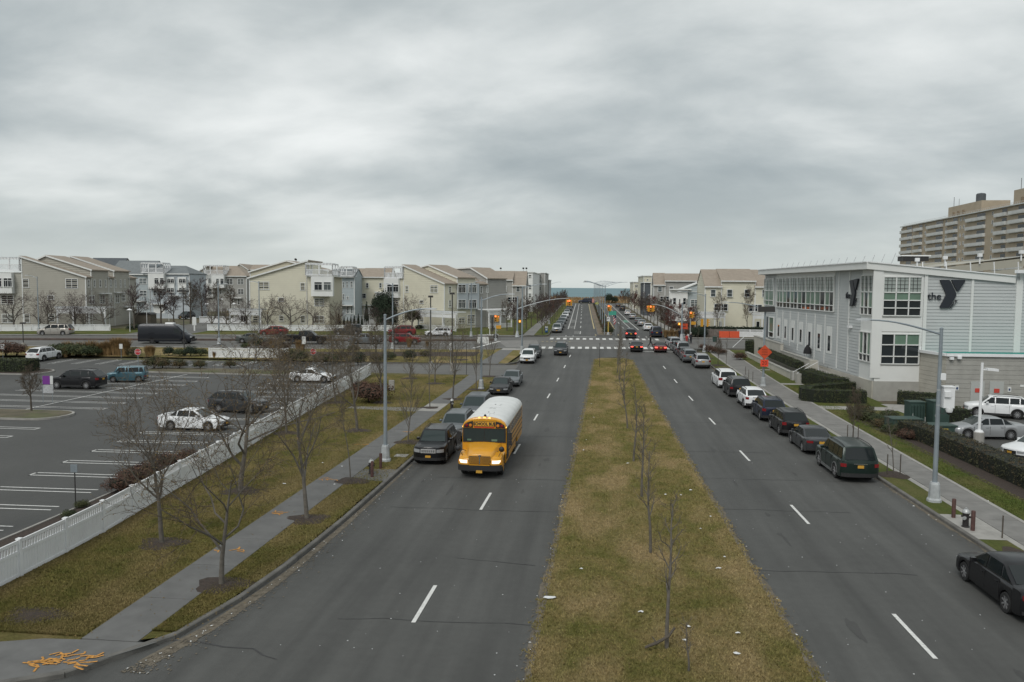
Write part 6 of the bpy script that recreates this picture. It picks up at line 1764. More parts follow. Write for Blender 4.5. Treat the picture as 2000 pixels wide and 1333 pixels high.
make_car('suv', P_CHAR, (g_.x, g_.y + .8), -PI / 2 - .1, 'dark SUV in the lot behind the white sedan, veiled by branches', gP, detail=2, cat='suv')
g_ = G(607, 747)
make_car('coupe', P_WHITE, (g_.x, g_.y + .6), -PI / 2 + .05, 'white coupe with arched roof at the end of the lot near the fence', gP, detail=2)
gE = 'cars in the hall car park'
make_car('sedan', P_SILV, (26.15, 57.0), PI / 2 + .05, 'silver sedan facing left behind the long hedge', gE, detail=3, z=.16)
make_car('suv', P_WHITE, (31.5, 66.6), PI / 2 - .35, 'white crossover with red rear lamps by the grey doors', gE, detail=2, z=.16, cat='suv', plate=m_redsign)
make_car('sedan', P_WHITE, (26.4, 50.2), PI / 2 + .35, 'white sedan with mesh grille cut by the right edge behind the hedge', gE, detail=2, z=.16, zr=1.5, W=1.9)
make_car('suv', P_CHAR, (G(356, 624).x, G(356, 624).y + 2), S_H - .1, 'dark car with pale windshield parked on the side street', gX, detail=1, name='car', cat='suv')
make_car('sedan', P_GREY, (G(386, 612).x, G(386, 612).y + 2), S_H - .1, 'grey car further down the side street', gX, detail=1, name='car')
def make_pickup(loc, rz, label, color, scale=1.0):
 root = thing('pickup_truck', label, 'pickup truck', (loc[0], loc[1], gz(*loc) + .006), rz, gX); root.scale = (scale,) * 3
 L, W = 6.1, 2.0; hw = W / 2; Y = lambda t: L / 2 - t
 r, tf, tr = .41, .98, 4.75; ra = r + .07
 def zlow(t):
  z = .42
  for c in (tf, tr):
   d = abs(t - c)
   if d < ra: z = max(z, r + math.sqrt(ra * ra - d * d))
  return z
 top = [(0, 1.05), (.05, 1.14), (1.5, 1.22), (3.9, 1.28), (3.95, 1.28), (6.02, 1.3), (6.1, 1.25)]
 ts = sorted({0, .02, .08, .2, 6.1, 6.05} | {round(.3 + .2 * k, 3) for k in range(28)} | {round(c + ra * math.sin(k / 5 * PI / 2), 3) for c in (tf, tr) for k in range(-5, 6)} | {round(c + s * (ra + .004), 3) for c in (tf, tr) for s in (-1, 1)})
 rings = []
 for t in ts:
  w = hw * (min(1, ((t + .01) / .3) ** .22) if t < .3 else 1); zl, zt = zlow(t), interp(top, t); h = zt - zl
  half = [(w * .97, zl), (w, zl + h * .4), (w * .98, zt - .05), (w * .92, zt), (0, zt + .02)]
  rings.append([(x, Y(t), z) for x, z in half] + [(-x, Y(t), z) for x, z in reversed(half[:-1])])
 mb = MB(); mb.loft(rings); mb.build('body', color, root, smooth=38)
 mb = MB(); mb.box((0, Y(5.0), 1.315), (W * .82, 1.95, .03)); mb.build('bed', m_blk, root)
 rings = []
 for t, z, x in ((1.55, 1.2, .9), (2.3, 1.86, .76), (2.8, 1.93, .74), (3.5, 1.92, .74), (3.85, 1.86, .76), (3.98, 1.25, .9)):
  rings.append([(.9, Y(t), 1.2), (x + .02, Y(t), z - .04), (x * .85, Y(t), z), (-x * .85, Y(t), z), (-x - .02, Y(t), z - .04), (-.9, Y(t), 1.2)])
 mb = MB(); mb.loft(rings, closed=False, cap=False); mb.build('cabin', color, root, smooth=38)
 for s_ in (1, -1):
  for c in (((2.02, .2), (2.95, .2), (2.95, .85), (2.42, .85)), ((3.03, .2), (3.75, .2), (3.7, .85), (3.03, .85))):
   mb = MB(); pts = [(s_ * (.9 - .155 * f + .015), Y(t), 1.24 + .68 * f) for t, f in c]; mb.poly(pts if s_ < 0 else list(reversed(pts))); mb.build('side_window', m_carglass, root)
 mb = MB(); mb.poly([(-.78, Y(1.66) + .02, 1.30), (.78, Y(1.66) + .02, 1.30), (.62, Y(2.24) + .02, 1.83), (-.62, Y(2.24) + .02, 1.83)]); mb.build('windshield', m_carglass_l, root)
 mb = MB(); mb.poly([(.7, Y(3.97) - .03, 1.32), (-.7, Y(3.97) - .03, 1.32), (-.62, Y(3.88) - .03, 1.78), (.62, Y(3.88) - .03, 1.78)]); mb.build('rear_window', m_carglass, root)
 for s_ in (1, -1):
  mb = MB(); mb.box((s_ * .8, Y(0) + .0, .95), (.32, .12, .22)); mb.build('headlight', m_head, root)
  mb = MB(); mb.box((s_ * .88, Y(6.1), 1.0), (.18, .06, .35)); mb.build('tail_light', m_tail, root)
  mb = MB(); mb.box((s_ * 1.12, Y(2.05), 1.38), (.22, .12, .28)); mb.build('mirror', m_blk, root)
  for c in (tf, tr): add_wheel(root, s_ * (hw - .14), Y(c), r, m_rim_d, 6, .27)
 mb = MB(); mb.box((0, Y(-.02), .95), (1.1, .1, .3)); mb.build('grille', m_chrome, root)
 mb = MB(); mb.box((0, Y(-.12), .68), (1.95, .3, .26)); mb.build('front_bumper', m_blk, root)
 mb = MB(); mb.box((0, Y(6.18), .62), (1.9, .22, .22)); mb.build('rear_bumper', m_blk, root)
 mb = MB(); mb.tube([(-.85, Y(-.25), .6), (-.85, Y(-.25), 1.2), (.85, Y(-.25), 1.2), (.85, Y(-.25), .6)], .04, 6); mb.build('brush_guard', m_blk, root)
 mb = MB(); mb.box((0, 0, .55), (1.3, 5.2, .3)); mb.build('underbody', m_blk, root)
g_ = G(598, 672); make_pickup((g_.x, g_.y), -PI / 2 + math.atan(.18), 'black pickup truck with brush guard driving right on the cross street', P_BLACK, 1.1)
def make_van(loc, rz, label, scale=1.0):
 root = thing('delivery_van', label, 'van', (loc[0], loc[1], gz(*loc) + .006), rz, gX); root.scale = (scale,) * 3
 L, hw = 7.3, 1.0; Y = lambda t: L / 2 - t; r = .37
 top = [(0, .95), (.08, 1.08), (.75, 1.35), (.95, 1.5), (1.9, 2.45), (2.4, 2.68), (3.2, 2.73), (7.15, 2.70), (7.3, 2.6)]
 tf, tr = 1.0, 5.4; ra = r + .07
 def zlow(t):
  z = .3
  for c in (tf, tr):
   d = abs(t - c)
   if d < ra: z = max(z, r + math.sqrt(ra * ra - d * d))
  return z
 ts = sorted({0, .02, .08, .2, 7.25, 7.3} | {round(.3 + .2 * k, 3) for k in range(35)} | {round(c + ra * math.sin(k / 5 * PI / 2), 3) for c in (tf, tr) for k in range(-5, 6)} | {round(c + s * (ra + .004), 3) for c in (tf, tr) for s in (-1, 1)})
 rings = []
 for t in ts:
  w = hw * (min(1, ((t + .01) / .35) ** .2) if t < .35 else 1); zl, zt = zlow(t), interp(top, t); h = zt - zl
  half = [(w * .98, zl), (w, zl + h * .35), (w * (.97 if zt > 1.6 else .98), zl + h * .65), (w * (.89 if zt > 1.6 else .95), zt - min(.15, h * .15)), (w * .78, zt), (0, zt + .03)]
  rings.append([(x, Y(t), z) for x, z in half] + [(-x, Y(t), z) for x, z in reversed(half[:-1])])
 mb = MB(); mb.loft(rings); mb.build('body', P_NAVY_V, root, smooth=40)
 mb = MB(); mb.poly([(-.8, Y(1.02) + .03, 1.58), (.8, Y(1.02) + .03, 1.58), (.7, Y(1.82) + .03, 2.36), (-.7, Y(1.82) + .03, 2.36)]); mb.build('windshield', m_carglass_l, root)
 for s_ in (1, -1):
  mb = MB(); pts = [(s_ * 1.0, Y(1.35), 1.45), (s_ * 1.0, Y(2.35), 1.45), (s_ * .965, Y(2.35), 2.15), (s_ * .965, Y(1.85), 2.15)]; mb.poly(pts if s_ < 0 else list(reversed(pts))); mb.build('side_window', m_carglass, root)
  mb = MB(); mb.box((s_ * .72, Y(.12), .98), (.34, .2, .25)); mb.build('headlight', m_head, root)
  mb = MB(); mb.box((s_ * .9, Y(7.3), 1.1), (.14, .06, .45)); mb.build('tail_light', m_tail, root)
  mb = MB(); mb.box((s_ * 1.15, Y(1.4), 1.6), (.2, .14, .36)); mb.build('mirror', m_blk, root)
  mb = MB(); mb.bar((s_ * 1.0, Y(1.6), .62), (s_ * 1.0, Y(7.1), .62), .03, .12); mb.build('rub_strip', m_blk, root)
  mb = MB(); mb.bar((s_ * .985, Y(2.45), .5), (s_ * .955, Y(2.45), 2.3), .02, .02, up=(0, 1, 0)); mb.build('door_seam', m_tyre, root)
  for c in (tf, tr): add_wheel(root, s_ * .87, Y(c), r, m_rim_d, 6)
 mb = MB(); mb.box((0, Y(.0), .5), (1.9, .2, .3)); mb.build('front_bumper', m_blk, root)
 mb = MB(); mb.box((0, Y(.05), .85), (.9, .1, .2)); mb.build('grille', m_blk, root)
 mb = MB(); rings = [[(x * q, Y(t) , 2.72 + h) for x, h in ((.5, 0), (.42, .2), (-.42, .2), (-.5, 0))] for t, q in ((2.6, .8), (2.8, 1), (3.5, 1), (3.8, .7))]; mb.loft(rings); mb.build('roof_unit', m_white, root)
 mb = MB(); mb.box((0, 0, .45), (1.5, 6.2, .3)); mb.build('underbody', m_blk, root)
P_NAVY_V = paint('van_black', (0.016, 0.018, 0.024))
g_ = G(327, 671); make_van((g_.x, g_.y), -PI / 2 + math.atan(.16), 'long black high-roof delivery van driving right past the lot', 1.1)
# ================================================================ SCHOOL BUS
P_BUS = mat('paint_bus_yellow', (0.64, 0.295, 0.014), 0.35, coat=0.4, var=0.07, vscale=1.5)
m_busroof = mat('bus_roof_white', (0.66, 0.67, 0.66), 0.55, var=0.06, vscale=1.2)
m_grille = mat('bus_grille', (0.07, 0.045, 0.02), 0.5)
m_amber = mat('amber_lamp', (0.6, 0.2, 0.02), .3); m_amber_on = mat('amber_lamp_lit', (0.8, .35, .05), .3, emit=(1, .5, .1), estr=2.0)
bus = thing('school_bus', 'yellow school bus with white roof driving toward the viewer, headlights lit', 'bus', (-6.2, 41.15 + 5.3, .006), PI)
BL_ = 10.6
bY = lambda t: BL_ / 2 - t
def bpart(mb, name, m, parent=None, smooth=False): return mb.build(name, m, parent or bus, smooth=smooth)
def arch_low(t, base, cs, r):
 z = base
 for c in cs:
  d = abs(t - c)
  if d < r + .1: z = max(z, r + math.sqrt((r + .1) ** 2 - d * d))
 return z
BC0 = 1.75
sec = [(1.19, None), (1.215, 1.0), (1.22, 1.5), (1.215, 2.42)]
rsec = [(1.222, 2.42), (1.20, 2.56), (1.10, 2.72), (.9, 2.86), (.6, 2.95), (.3, 2.99), (0, 3.0)]
ts = sorted({BC0, 2.0, 2.5, 3.0, 4.0, 5.0, 6.0, 9.0, 10.0, BL_} | {round(7.35 + .62 * math.sin(k / 6 * PI / 2), 3) for k in range(-6, 7)} | {6.72, 7.98})
rings = []
for t in ts:
 zl = arch_low(t, .5, (7.35,), .5)
 half = [(x, zl if z is None else z) for x, z in sec]
 rings.append([(x, bY(t), z) for x, z in half] + [(-x, bY(t), z) for x, z in reversed(half)])
mb = MB(); mb.loft(rings); bpart(mb, 'body', P_BUS, smooth=30)
rings = [[(x * q, bY(t), 2.42 + (z - 2.42) * q2) for x, z in rsec] + [(-x * q, bY(t), 2.42 + (z - 2.42) * q2) for x, z in reversed(rsec[:-1])] for t, q, q2 in ((BC0 + .12, 1, .97), (BC0 + .4, 1, 1), (5, 1, 1), (BL_ - .5, 1, 1), (BL_ - .12, 1, .96), (BL_, .98, .8))]
mb = MB(); mb.loft(rings, closed=False, cap=True); bpart(mb, 'roof', m_busroof, smooth=35)
for t in (3.1, 4.3, 5.5, 6.7, 7.9, 9.1):
 mb = MB(); rr_ = [(x * 1.004, z + .008) for x, z in rsec]
 mb.loft([[(x, bY(t + d), z) for x, z in rr_] + [(-x, bY(t + d), z) for x, z in reversed(rr_[:-1])] for d in (-.02, .02)], closed=False, cap=False); bpart(mb, 'roof_rib', m_busroof, smooth=35)
cap = [(1.222, 2.40), (1.205, 2.56), (1.11, 2.73), (.9, 2.875), (.6, 2.965), (.3, 3.005), (0, 3.015)]
rings = [[(x * q, bY(t), 2.40 + (z - 2.40) * q2) for x, z in cap] + [(-x * q, bY(t), 2.40 + (z - 2.40) * q2) for x, z in reversed(cap[:-1])] for t, q, q2 in ((BC0 - .06, .97, .86), (BC0 - .02, .995, .96), (BC0 + .16, 1.0, 1.0))]
mb = MB(); mb.loft(rings); bpart(mb, 'front_cap', P_BUS, smooth=30)
def fplate(x0, x1, z0, z1, t, name, m, parent=None, th=.03):
 mb = MB(); mb.box(((x0 + x1) / 2, bY(t), (z0 + z1) / 2), (abs(x1 - x0), th, abs(z1 - z0))); return bpart(mb, name, m, parent)
yf = BC0 - .065
for s_ in (1, -1):
 mb = MB(); mb.prism([(s_ * .63, bY(yf) + .0, 2.43), (s_ * 1.15, bY(yf), 2.43), (s_ * 1.10, bY(yf), 2.60), (s_ * .92, bY(yf), 2.72), (s_ * .63, bY(yf), 2.80)], (0, .03, 0)); lp_ = bpart(mb, 'lamp_panel', m_blk)
 for x, m in ((.76, m_amber), (.97, m_tail)):
  mb = MB(); mb.lathe([(.005, .06), (.07, .055), (.085, .03), (.085, 0)], (s_ * x, bY(yf) + .03, 2.56), 12, axis='Y'); bpart(mb, 'warning_lamp', m, lp_)
sp = fplate(-.56, .56, 2.5, 2.78, yf - .005, 'sign_board', m_blk)
fplate(-.54, .54, 2.52, 2.76, yf - .022, 'sign_face', mat('bus_sign_yellow', (0.72, .38, .04), .5), sp, th=.02)
me = text_mesh('SCHOOL BUS', .20, .006, m_logo, bold=.006)
o = inst('lettering', me, sp, (0, bY(yf) + .045, 2.64), (PI / 2, 0, PI), (1.0, 1.15, 1))
fplate(-.56, .56, 2.43, 2.485, yf - .005, 'red_stripe', mat('bus_red', (.5, .05, .02), .5))
for x in (-.28, 0, .28):
 mb = MB(); mb.box((x, bY(BC0 + .02), 2.985 - abs(x) * .06), (.1, .12, .05)); bpart(mb, 'marker_lamp', m_amber_on)
for s_ in (1, -1):
 mb = MB(); mb.box((s_ * 1.19, bY(BC0 + .02), 2.47), (.06, .12, .05)); bpart(mb, 'marker_lamp', m_amber_on)
mb = MB(); mb.lathe([(.07, 0), (.07, .1), (.02, .14)], (0, bY(BC0 + .25), 2.99), 8, cap=True); bpart(mb, 'beacon', m_blk)
wsf = fplate(-1.19, 1.19, 1.62, 2.42, BC0 - .01, 'windshield_surround', m_blk, th=.06)
for x0, x1 in ((-1.12, -.02), (.02, 1.12)):
 mb = MB(); mb.poly([(x0, bY(BC0 - .055), 1.68), (x1, bY(BC0 - .055), 1.68), (x1, bY(BC0 - .05), 2.38), (x0, bY(BC0 - .05), 2.38)][::-1]); bpart(mb, 'windshield', m_carglass_l)
for x0, x1, z0, z1 in ((.72, .95, 1.7, 1.8), (-.72, -.40, 1.69, 1.8)):
 mb = MB(); mb.poly([(x1, bY(BC0 - .065), z0), (x0, bY(BC0 - .065), z0), (x0, bY(BC0 - .065), z1), (x1, bY(BC0 - .065), z1)]); bpart(mb, 'paper_notice', m_shade)
rings = []
for t, w, zt, zs in ((.02, .56, 1.18, .80), (.06, .62, 1.26, .80), (.3, .68, 1.36, .8), (.9, .76, 1.49, .85), (1.4, .86, 1.57, .95), (1.78, .98, 1.62, 1.0)):
 half = [(w + .06, zs), (w + .03, zt - .16), (w - .06, zt - .03), (w * .55, zt + .02), (0, zt + .035)]
 rings.append([(x, bY(t), z) for x, z in half] + [(-x, bY(t), z) for x, z in reversed(half[:-1])])
mb = MB(); mb.loft(rings); bpart(mb, 'hood', P_BUS, smooth=40)
for s_ in (1, -1):
 rings = []
 for t in [0, .04, .12, .25, .4] + [round(1.22 + .62 * math.sin(k / 6 * PI / 2), 3) for k in range(-6, 7)] + [1.9]:
  zl = arch_low(t, .62, (1.22,), .5)
  q = min(1, ((t + .01) / .25) ** .3)
  zt = max(zl + .06, interp([(0, 1.02), (.12, 1.12), (.6, 1.22), (1.2, 1.30), (1.9, 1.22)], t))
  xo = .62 + .57 * q
  rings.append([(s_ * .58, bY(t), zl), (s_ * xo * .985, bY(t), zl), (s_ * xo, bY(t), (zl + zt) / 2), (s_ * (xo - .07), bY(t), zt - .04), (s_ * (xo - .22), bY(t), zt), (s_ * .58, bY(t), zt + .02)])
 if s_ < 0: rings = [list(reversed(r_)) for r_ in rings]
 mb = MB(); mb.loft(rings); bpart(mb, 'fender', P_BUS, smooth=40)
 mb = MB(); rings = [[(s_ * x, bY(t), z) for z in (.82, .99)] + [(s_ * x, bY(t + .1), z) for z in (.99, .82)] for x, t in ((.66, -.02), (.85, .0), (1.0, .05), (1.1, .14))]; mb.loft(rings); bpart(mb, 'headlight', m_head_on)
 mb = MB(); mb.box((s_ * 1.12, bY(.22), .9), (.06, .16, .12)); bpart(mb, 'turn_lamp', m_amber)
 mb = MB(); mb.lathe([(.005, .1), (.1, .09), (.15, .03), (.14, -.03), (.005, -.06)], (s_ * 1.12 if s_ < 0 else 1.22, bY(.45), 1.52), 14, axis='Y'); mo = bpart(mb, 'crossview_mirror', m_blk, smooth=60)
 mb = MB(); mb.tube([(s_ * .95, bY(.3), 1.12), (s_ * 1.12, bY(.42), 1.45)], .015, 5); mb.tube([(s_ * .85, bY(.75), 1.32), (s_ * 1.12, bY(.46), 1.5)], .015, 5); bpart(mb, 'mirror_arm', m_blk)
 for k, (zz, hh) in enumerate(((1.98, .42), (1.62, .24))):
  mb = MB(); mb.box((s_ * 1.42, bY(1.72), zz), (.2, .12, hh)); bpart(mb, 'rear_mirror', m_blk)
 mb = MB(); mb.tube([(s_ * 1.2, bY(1.78), 2.3), (s_ * 1.42, bY(1.72), 2.25), (s_ * 1.42, bY(1.72), 1.45), (s_ * 1.2, bY(1.78), 1.4)], .016, 5); bpart(mb, 'mirror_arm', m_blk)
 for z in (.98, 1.32, 1.62):
  mb = MB(); mb.bar((s_ * 1.228, bY(2.95 if s_ < 0 else 2.6), z), (s_ * 1.228, bY(BL_ - .02), z), .02, .05); bpart(mb, 'rub_rail', m_blk)
 t0 = 3.0
 wins = [(2.0, .55)] + [(t0 + .735 * k, .55) for k in range(10)] if s_ > 0 else [(t0 + .735 * k, .55) for k in range(10)]
 for t, w in wins:
  mb = MB(); mb.box((s_ * 1.214, bY(t + w / 2), 2.09), (.016, w, .58)); f = bpart(mb, 'window', m_galv)
  mb = MB(); mb.box((s_ * 1.222, bY(t + w / 2), 2.09), (.006, w - .06, .52)); bpart(mb, 'pane', m_carglass, f)
  mb = MB(); mb.box((s_ * 1.225, bY(t + w / 2), 2.12), (.006, w - .06, .025)); bpart(mb, 'sash_bar', m_galv, f)
 add_wheel(bus, s_ * 1.0, bY(1.22), .5, P_BUS, 8, .28); add_wheel(bus, s_ * .98, bY(7.35), .5, P_BUS, 8, .4)
mb = MB(); mb.box((-1.225, bY(2.35), 1.55), (.03, .85, 1.75)); dr_ = bpart(mb, 'entry_door', m_blk)
for d in (-.2, .2):
 mb = MB(); mb.box((-1.243, bY(2.35 + d), 1.6), (.01, .34, 1.5)); bpart(mb, 'pane', m_carglass, dr_)
for t, m in ((2.75, m_tail), (8.9, m_tail)):
 mb = MB(); mb.lathe([(.01, .05), (.24, .05), (.24, 0)], (1.225, bY(t), 1.45), 8, axis='X'); bpart(mb, 'stop_arm', mat('stop_red', (.42, .02, .02), .5))
mb = MB(); mb.box((1.225, bY(5.7), .75), (.02, .7, .28)); bpart(mb, 'battery_door', m_blk)
mb = MB(); mb.box((1.225, bY(9.3), .8), (.02, 1.0, .3)); bpart(mb, 'vent', m_blk)
gr = MB(); rings = [[(-w, bY(t), z) for w, t, z in ((.50, .0, .78), (.60, .0, .92), (.57, .03, 1.20))] + [(w, bY(t), z) for w, t, z in ((.57, .03, 1.20), (.60, .0, .92), (.50, .0, .78))]]
gr.prism(rings[0][::-1], (0, .025, 0)); go_ = bpart(gr, 'grille', m_grille)
for k in range(-9, 10):
 if k == 0: continue
 x = k * .058; mb = MB(); mb.bar((x, bY(0) + .05, .8), (x, bY(.03) + .05, 1.17), .018, .03, up=(0, 1, 0)); bpart(mb, 'slat', P_BUS, go_)
mb = MB(); mb.bar((0, bY(0) + .06, .79), (0, bY(.03) + .06, 1.2), .03, .03, up=(0, 1, 0)); bpart(mb, 'slat', m_chrome, go_)
mb = MB(); mb.box((0, bY(.03), 1.235), (.16, .05, .05)); bpart(mb, 'badge', m_chrome)
mb = MB(); rings = [[(x, bY(t), .44), (x, bY(t), .74), (x, bY(t + .22), .74), (x, bY(t + .22), .44)] for x, t in ((-1.17, .12), (-1.1, 0), (-.7, -.10), (0, -.13), (.7, -.10), (1.1, 0), (1.17, .12))]; mb.loft(rings); bpart(mb, 'bumper', m_blk, smooth=30)
mb = MB(); mb.box((0, bY(-.05), .755), (1.1, .16, .03)); bpart(mb, 'bumper_step', P_BUS)
fplate(-.16, .16, .34, .48, -.15, 'number_plate', m_plate)
mb = MB(); mb.box((0, 0, .6), (1.5, 9.6, .35)); bpart(mb, 'chassis', m_blk)
for t in (3.4, 6.4):
 mb = MB(); mb.box((0, bY(t), 3.0), (.62, .62, .05)); bpart(mb, 'roof_hatch', m_busroof)
 mb = MB(); mb.box((0, bY(t), 3.03), (.08, .08, .03)); bpart(mb, 'hatch_knob', m_blk)
mb = MB(); mb.box((0, bY(2.6), 3.0), (.3, .35, .06)); bpart(mb, 'roof_vent', m_white)
m_smudge = mat('roof_worn_mark', (.40, .41, .41), .7, var=.2, vscale=12)
for dx, dt, w, l in ((-.12, 4.9, .2, .05), (.1, 4.95, .16, .05), (-.02, 5.15, .28, .05), (.12, 5.35, .2, .05), (-.1, 5.5, .22, .05)):
 mb = MB(); mb.box((dx, bY(dt), 3.003), (w, l, .006)); bpart(mb, 'roof_mark', m_smudge)
# ================================================================ FENCES
def picket_fence(name, label, path, h=1.35, pitch=2.44, m=None, board=.14, gap=.02, top_open=True):
 m = m or m_white
 path = [Vector(p) for p in path]
 n = max(1, int(round(plen(path) / pitch)))
 pts = resample(path, n)
 p0 = pts[0]
 root = thing(name, label, 'fence', (p0.x, p0.y, gz(p0.x, p0.y)))
 zz = lambda p: gz(p.x, p.y) + .05
 for p in pts:
  mb = MB(); z = zz(p); mb.box((p.x, p.y, z + h / 2 - .05), (.13, .13, h + .12)); mb.box((p.x, p.y, z + h + .04), (.17, .17, .05)); part(mb, 'post', m, root)
 for a, b in zip(pts[:-1], pts[1:]):
  A, B = Vector((a.x, a.y, zz(a))), Vector((b.x, b.y, zz(b)))
  for f in ((.12, .70, .97) if top_open else (.12, .92)):
   mb = MB(); up_ = Vector((0, 0, h * f)); mb.bar(A + up_, B + up_, .06, .11); part(mb, 'rail', m, root)
  mb = MB(); L_ = (B - A).length; k = .1
  d = (B - A) / L_
  while k < L_ - .08:
   q = A + d * k
   mb.bar(q + Vector((0, 0, h * .02)), q + Vector((0, 0, h * .72 if top_open else h * .95)), board - gap, .03, up=(-d.y, d.x, 0))
   if top_open: mb.bar(q + Vector((0, 0, h * .70)), q + Vector((0, 0, h * .98)), .085, .025, up=(-d.y, d.x, 0))
   k += board
  part(mb, 'picket_boards', m, root)
 return root
picket_fence('picket_fence', 'long white vinyl fence between the lawn and the parking lot', [(-19.4, 17.3), (-19.7, 28.6), (-20.6, 37.2), (-21.4, 45.6), (-22.5, 55.3), (-23.9, 71), (-25.3, 86)])
picket_fence('picket_fence', 'short white fence at the back of the parking lot', [(-50.9, 99.3), (-40.8, 100.9)], h=1.3)
def fl(x): return 162.5 + .29 * x - 3.0
picket_fence('picket_fence', 'white garden fence in front of the taupe house', [(-112, fl(-112)), (-87.4, fl(-87.4))], h=1.15, board=.2)
picket_fence('picket_fence', 'white garden fence in front of the big cream house', [(-71.5, fl(-71.5) + .3), (-54, fl(-54)), (-36.5, fl(-36.5))], h=1.15, board=.2)
m_woodgrey = mat('weathered_wood', (0.16, 0.14, 0.125), .9, var=.25, vscale=2)
picket_fence('board_fence', 'weathered board fence on the far right corner', [(17.6, 146.6), (24.5, 146.6)], h=1.5, m=m_woodgrey, board=.3, top_open=False)
picket_fence('picket_fence', 'pale fence behind the orange barrier', [(24.6, 146.8), (36, 146.8)], h=1.4, board=.2)
picket_fence('picket_fence', 'white terrace fence of the pale blue row', [(-84, 160), (-70, 162.5)], h=1.4, board=.25)
picket_fence('picket_fence', 'white terraced garden wall fence behind the conifers', [(-52, 163), (-38.5, 170)], h=2.2, board=.3)
# ================================================================ LAMP POSTS
def lamp_post(loc, label, h=8.4, arm=2.6, side=1, rise=.65, group='street lamps', rz=0.0, base=True, col=None, z=None, thick=1.0):
 x, y = loc
 m = col or m_galv
 root = thing('street_lamp', label, 'street lamp', (x, y, (gz(x, y) + .12) if z is None else z), rz, group)
 if base:
  mb = MB(); rings = [[(sx * w, sy * w, zz) for sx, sy in ((-1, -.5), (-.5, -1), (.5, -1), (1, -.5), (1, .5), (.5, 1), (-.5, 1), (-1, .5))] for w, zz in ((.30, 0), (.29, .12), (.24, .2), (.20, .85), (.17, .95))]; mb.loft(rings); mb.build('base', m_galv_l, root)
 mb = MB(); mb.tube([(0, 0, .8 if base else 0), (0, 0, h * .5), (0, 0, h)], [.115 * thick, .10 * thick, .075 * thick], 10); mb.lathe([(.09 * thick, 0), (.09 * thick, .06), (.01, .1)], (0, 0, h), 8); mb.build('pole', m, root, smooth=40)
 pts = []
 for k in range(9):
  t = k / 8; pts.append((side * arm * t, 0, h - .25 + rise * math.sin(t * PI / 2) ** 1.0 * 1.0))
 mb = MB(); mb.tube(pts, [.05 * thick] * 5 + [.042 * thick] * 4, 6); mb.build('arm', m, root, smooth=40)
 e_ = pts[-1]
 mb = MB(); rings = []
 for q, w, hh in ((0, .05, .04), (.12, .12, .07), (.4, .15, .08), (.62, .11, .05), (.7, .03, .02)):
  rings.append([(e_[0] + side * q, a * w, e_[2] + b * hh) for a, b in ((-1, -.4), (1, -.4), (.8, .8), (0, 1), (-.8, .8))])
 mb.loft(rings); mb.build('lamp_head', m_galv_l, root, smooth=50)
 return root
lamp_post((-12.1, 44.1), 'tall grey street lamp beside the black SUV, arm over the road', 8.35, 2.3, 1)
lamp_post((-11.45, 76.8), 'grey street lamp by the driveway, second on the left', 8.9, 2.6, 1)
L3 = lamp_post((15.92, 39.25), 'grey street lamp with white box on it, nearest on the right', 8.2, 3.2, -1)
L4 = lamp_post((16.72, 83.4), 'grey street lamp carrying the orange diamond sign', 8.15, 3.6, -1)
lamp_post((15.2, 117.9), 'thick grey lamp post at the near right corner of the junction', 8.4, 3.4, -1)
lamp_post((-11.0, 113.2), 'grey street lamp at the near left corner of the junction', 9.4, 2.8, 1, thick=1.2)
lamp_post((-30.5, 115.4), 'slim street lamp on the cross street, before the corner house', 9.6, 1.0, -1, rise=.3, rz=-.2)
lamp_post((-22.5, 138.6), 'slim lamp post in front of the corner house, far kerb', 9.4, 1.4, 1, rz=.1)
g_ = G(428, 674); lamp_post((g_.x, g_.y), 'grey lamp post left of the big cream house', 9.2, .9, 1, rise=.25)
g_ = G(507, 653); lamp_post((g_.x, g_.y), 'lamp post standing in front of the big cream house', 9.2, 1.0, -1, rise=.25)
g_ = G(76, 652); lamp_post((g_.x, g_.y), 'lamp post in front of the taupe house, arm to the left', 9.6, 1.6, -1, rise=.5, thick=.8)
for k, (y, d_) in enumerate(((148.4, 'first'), (168, 'second'), (188, 'third'), (207, 'fourth'), (228, 'fifth'), (250, 'sixth'), (276, 'seventh'), (305, 'eighth'), (335, 'last'))):
 x = far_x(y, 1.0, -0.0185)
 o = lamp_post((x, y), f'twin-arm lamp on the far median, {d_} from the junction', 9.0, 3.4, 1, rise=.9, group='twin-arm median lamps', base=False, col=m_galv, thick=.9)
 mb = MB(); pts = [(-3.4 * q / 8, 0, 8.75 + .9 * math.sin(q / 8 * PI / 2)) for q in range(9)]; mb.tube(pts, .05, 6); mb.build('arm', m_galv, o)
 mb = MB(); mb.box((-3.7, 0, 9.65), (.7, .25, .12)); mb.build('lamp_head', m_galv_l, o)
lamp_post((-11.5, 182), 'street lamp beside the far left footway', 9.2, 2.0, 1, thick=.8)
o = thing('camera_cabinet', 'white camera cabinet with dome strapped to the right lamp post', 'cabinet', (15.92, 39.25, 4.5)); o.scale = (.78, .78, .84)
mb = MB(); mb.box((.48, -.1, .75), (.62, .5, 1.15)); mb.box((.48, -.1, 1.36), (.7, .58, .06)); mb.build('case', m_white, o)
mb = MB(); mb.box((.36, -.4, .95), (.35, .14, .3)); mb.build('vent_hood', m_white, o)
mb = MB(); mb.lathe([(.2, .2), (.21, .05), (.16, -.08)], (.52, -.3, .02), 12); mb.build('dome_mount', m_white, o, smooth=50)
mb = MB(); mb.lathe([(.16, -.08), (.12, -.18), (.02, -.22)], (.52, -.3, .02), 12); mb.build('dome_glass', m_blk, o, smooth=50)
mb = MB(); mb.box((.18, 0, 1.9), (.3, .26, .36)); mb.build('radio_box', m_white, o)
for zz in (.3, 1.15):
 mb = MB(); mb.lathe([(.125, -.04), (.125, .04)], (0, 0, zz), 10); mb.build('strap', m_galv_l, o)
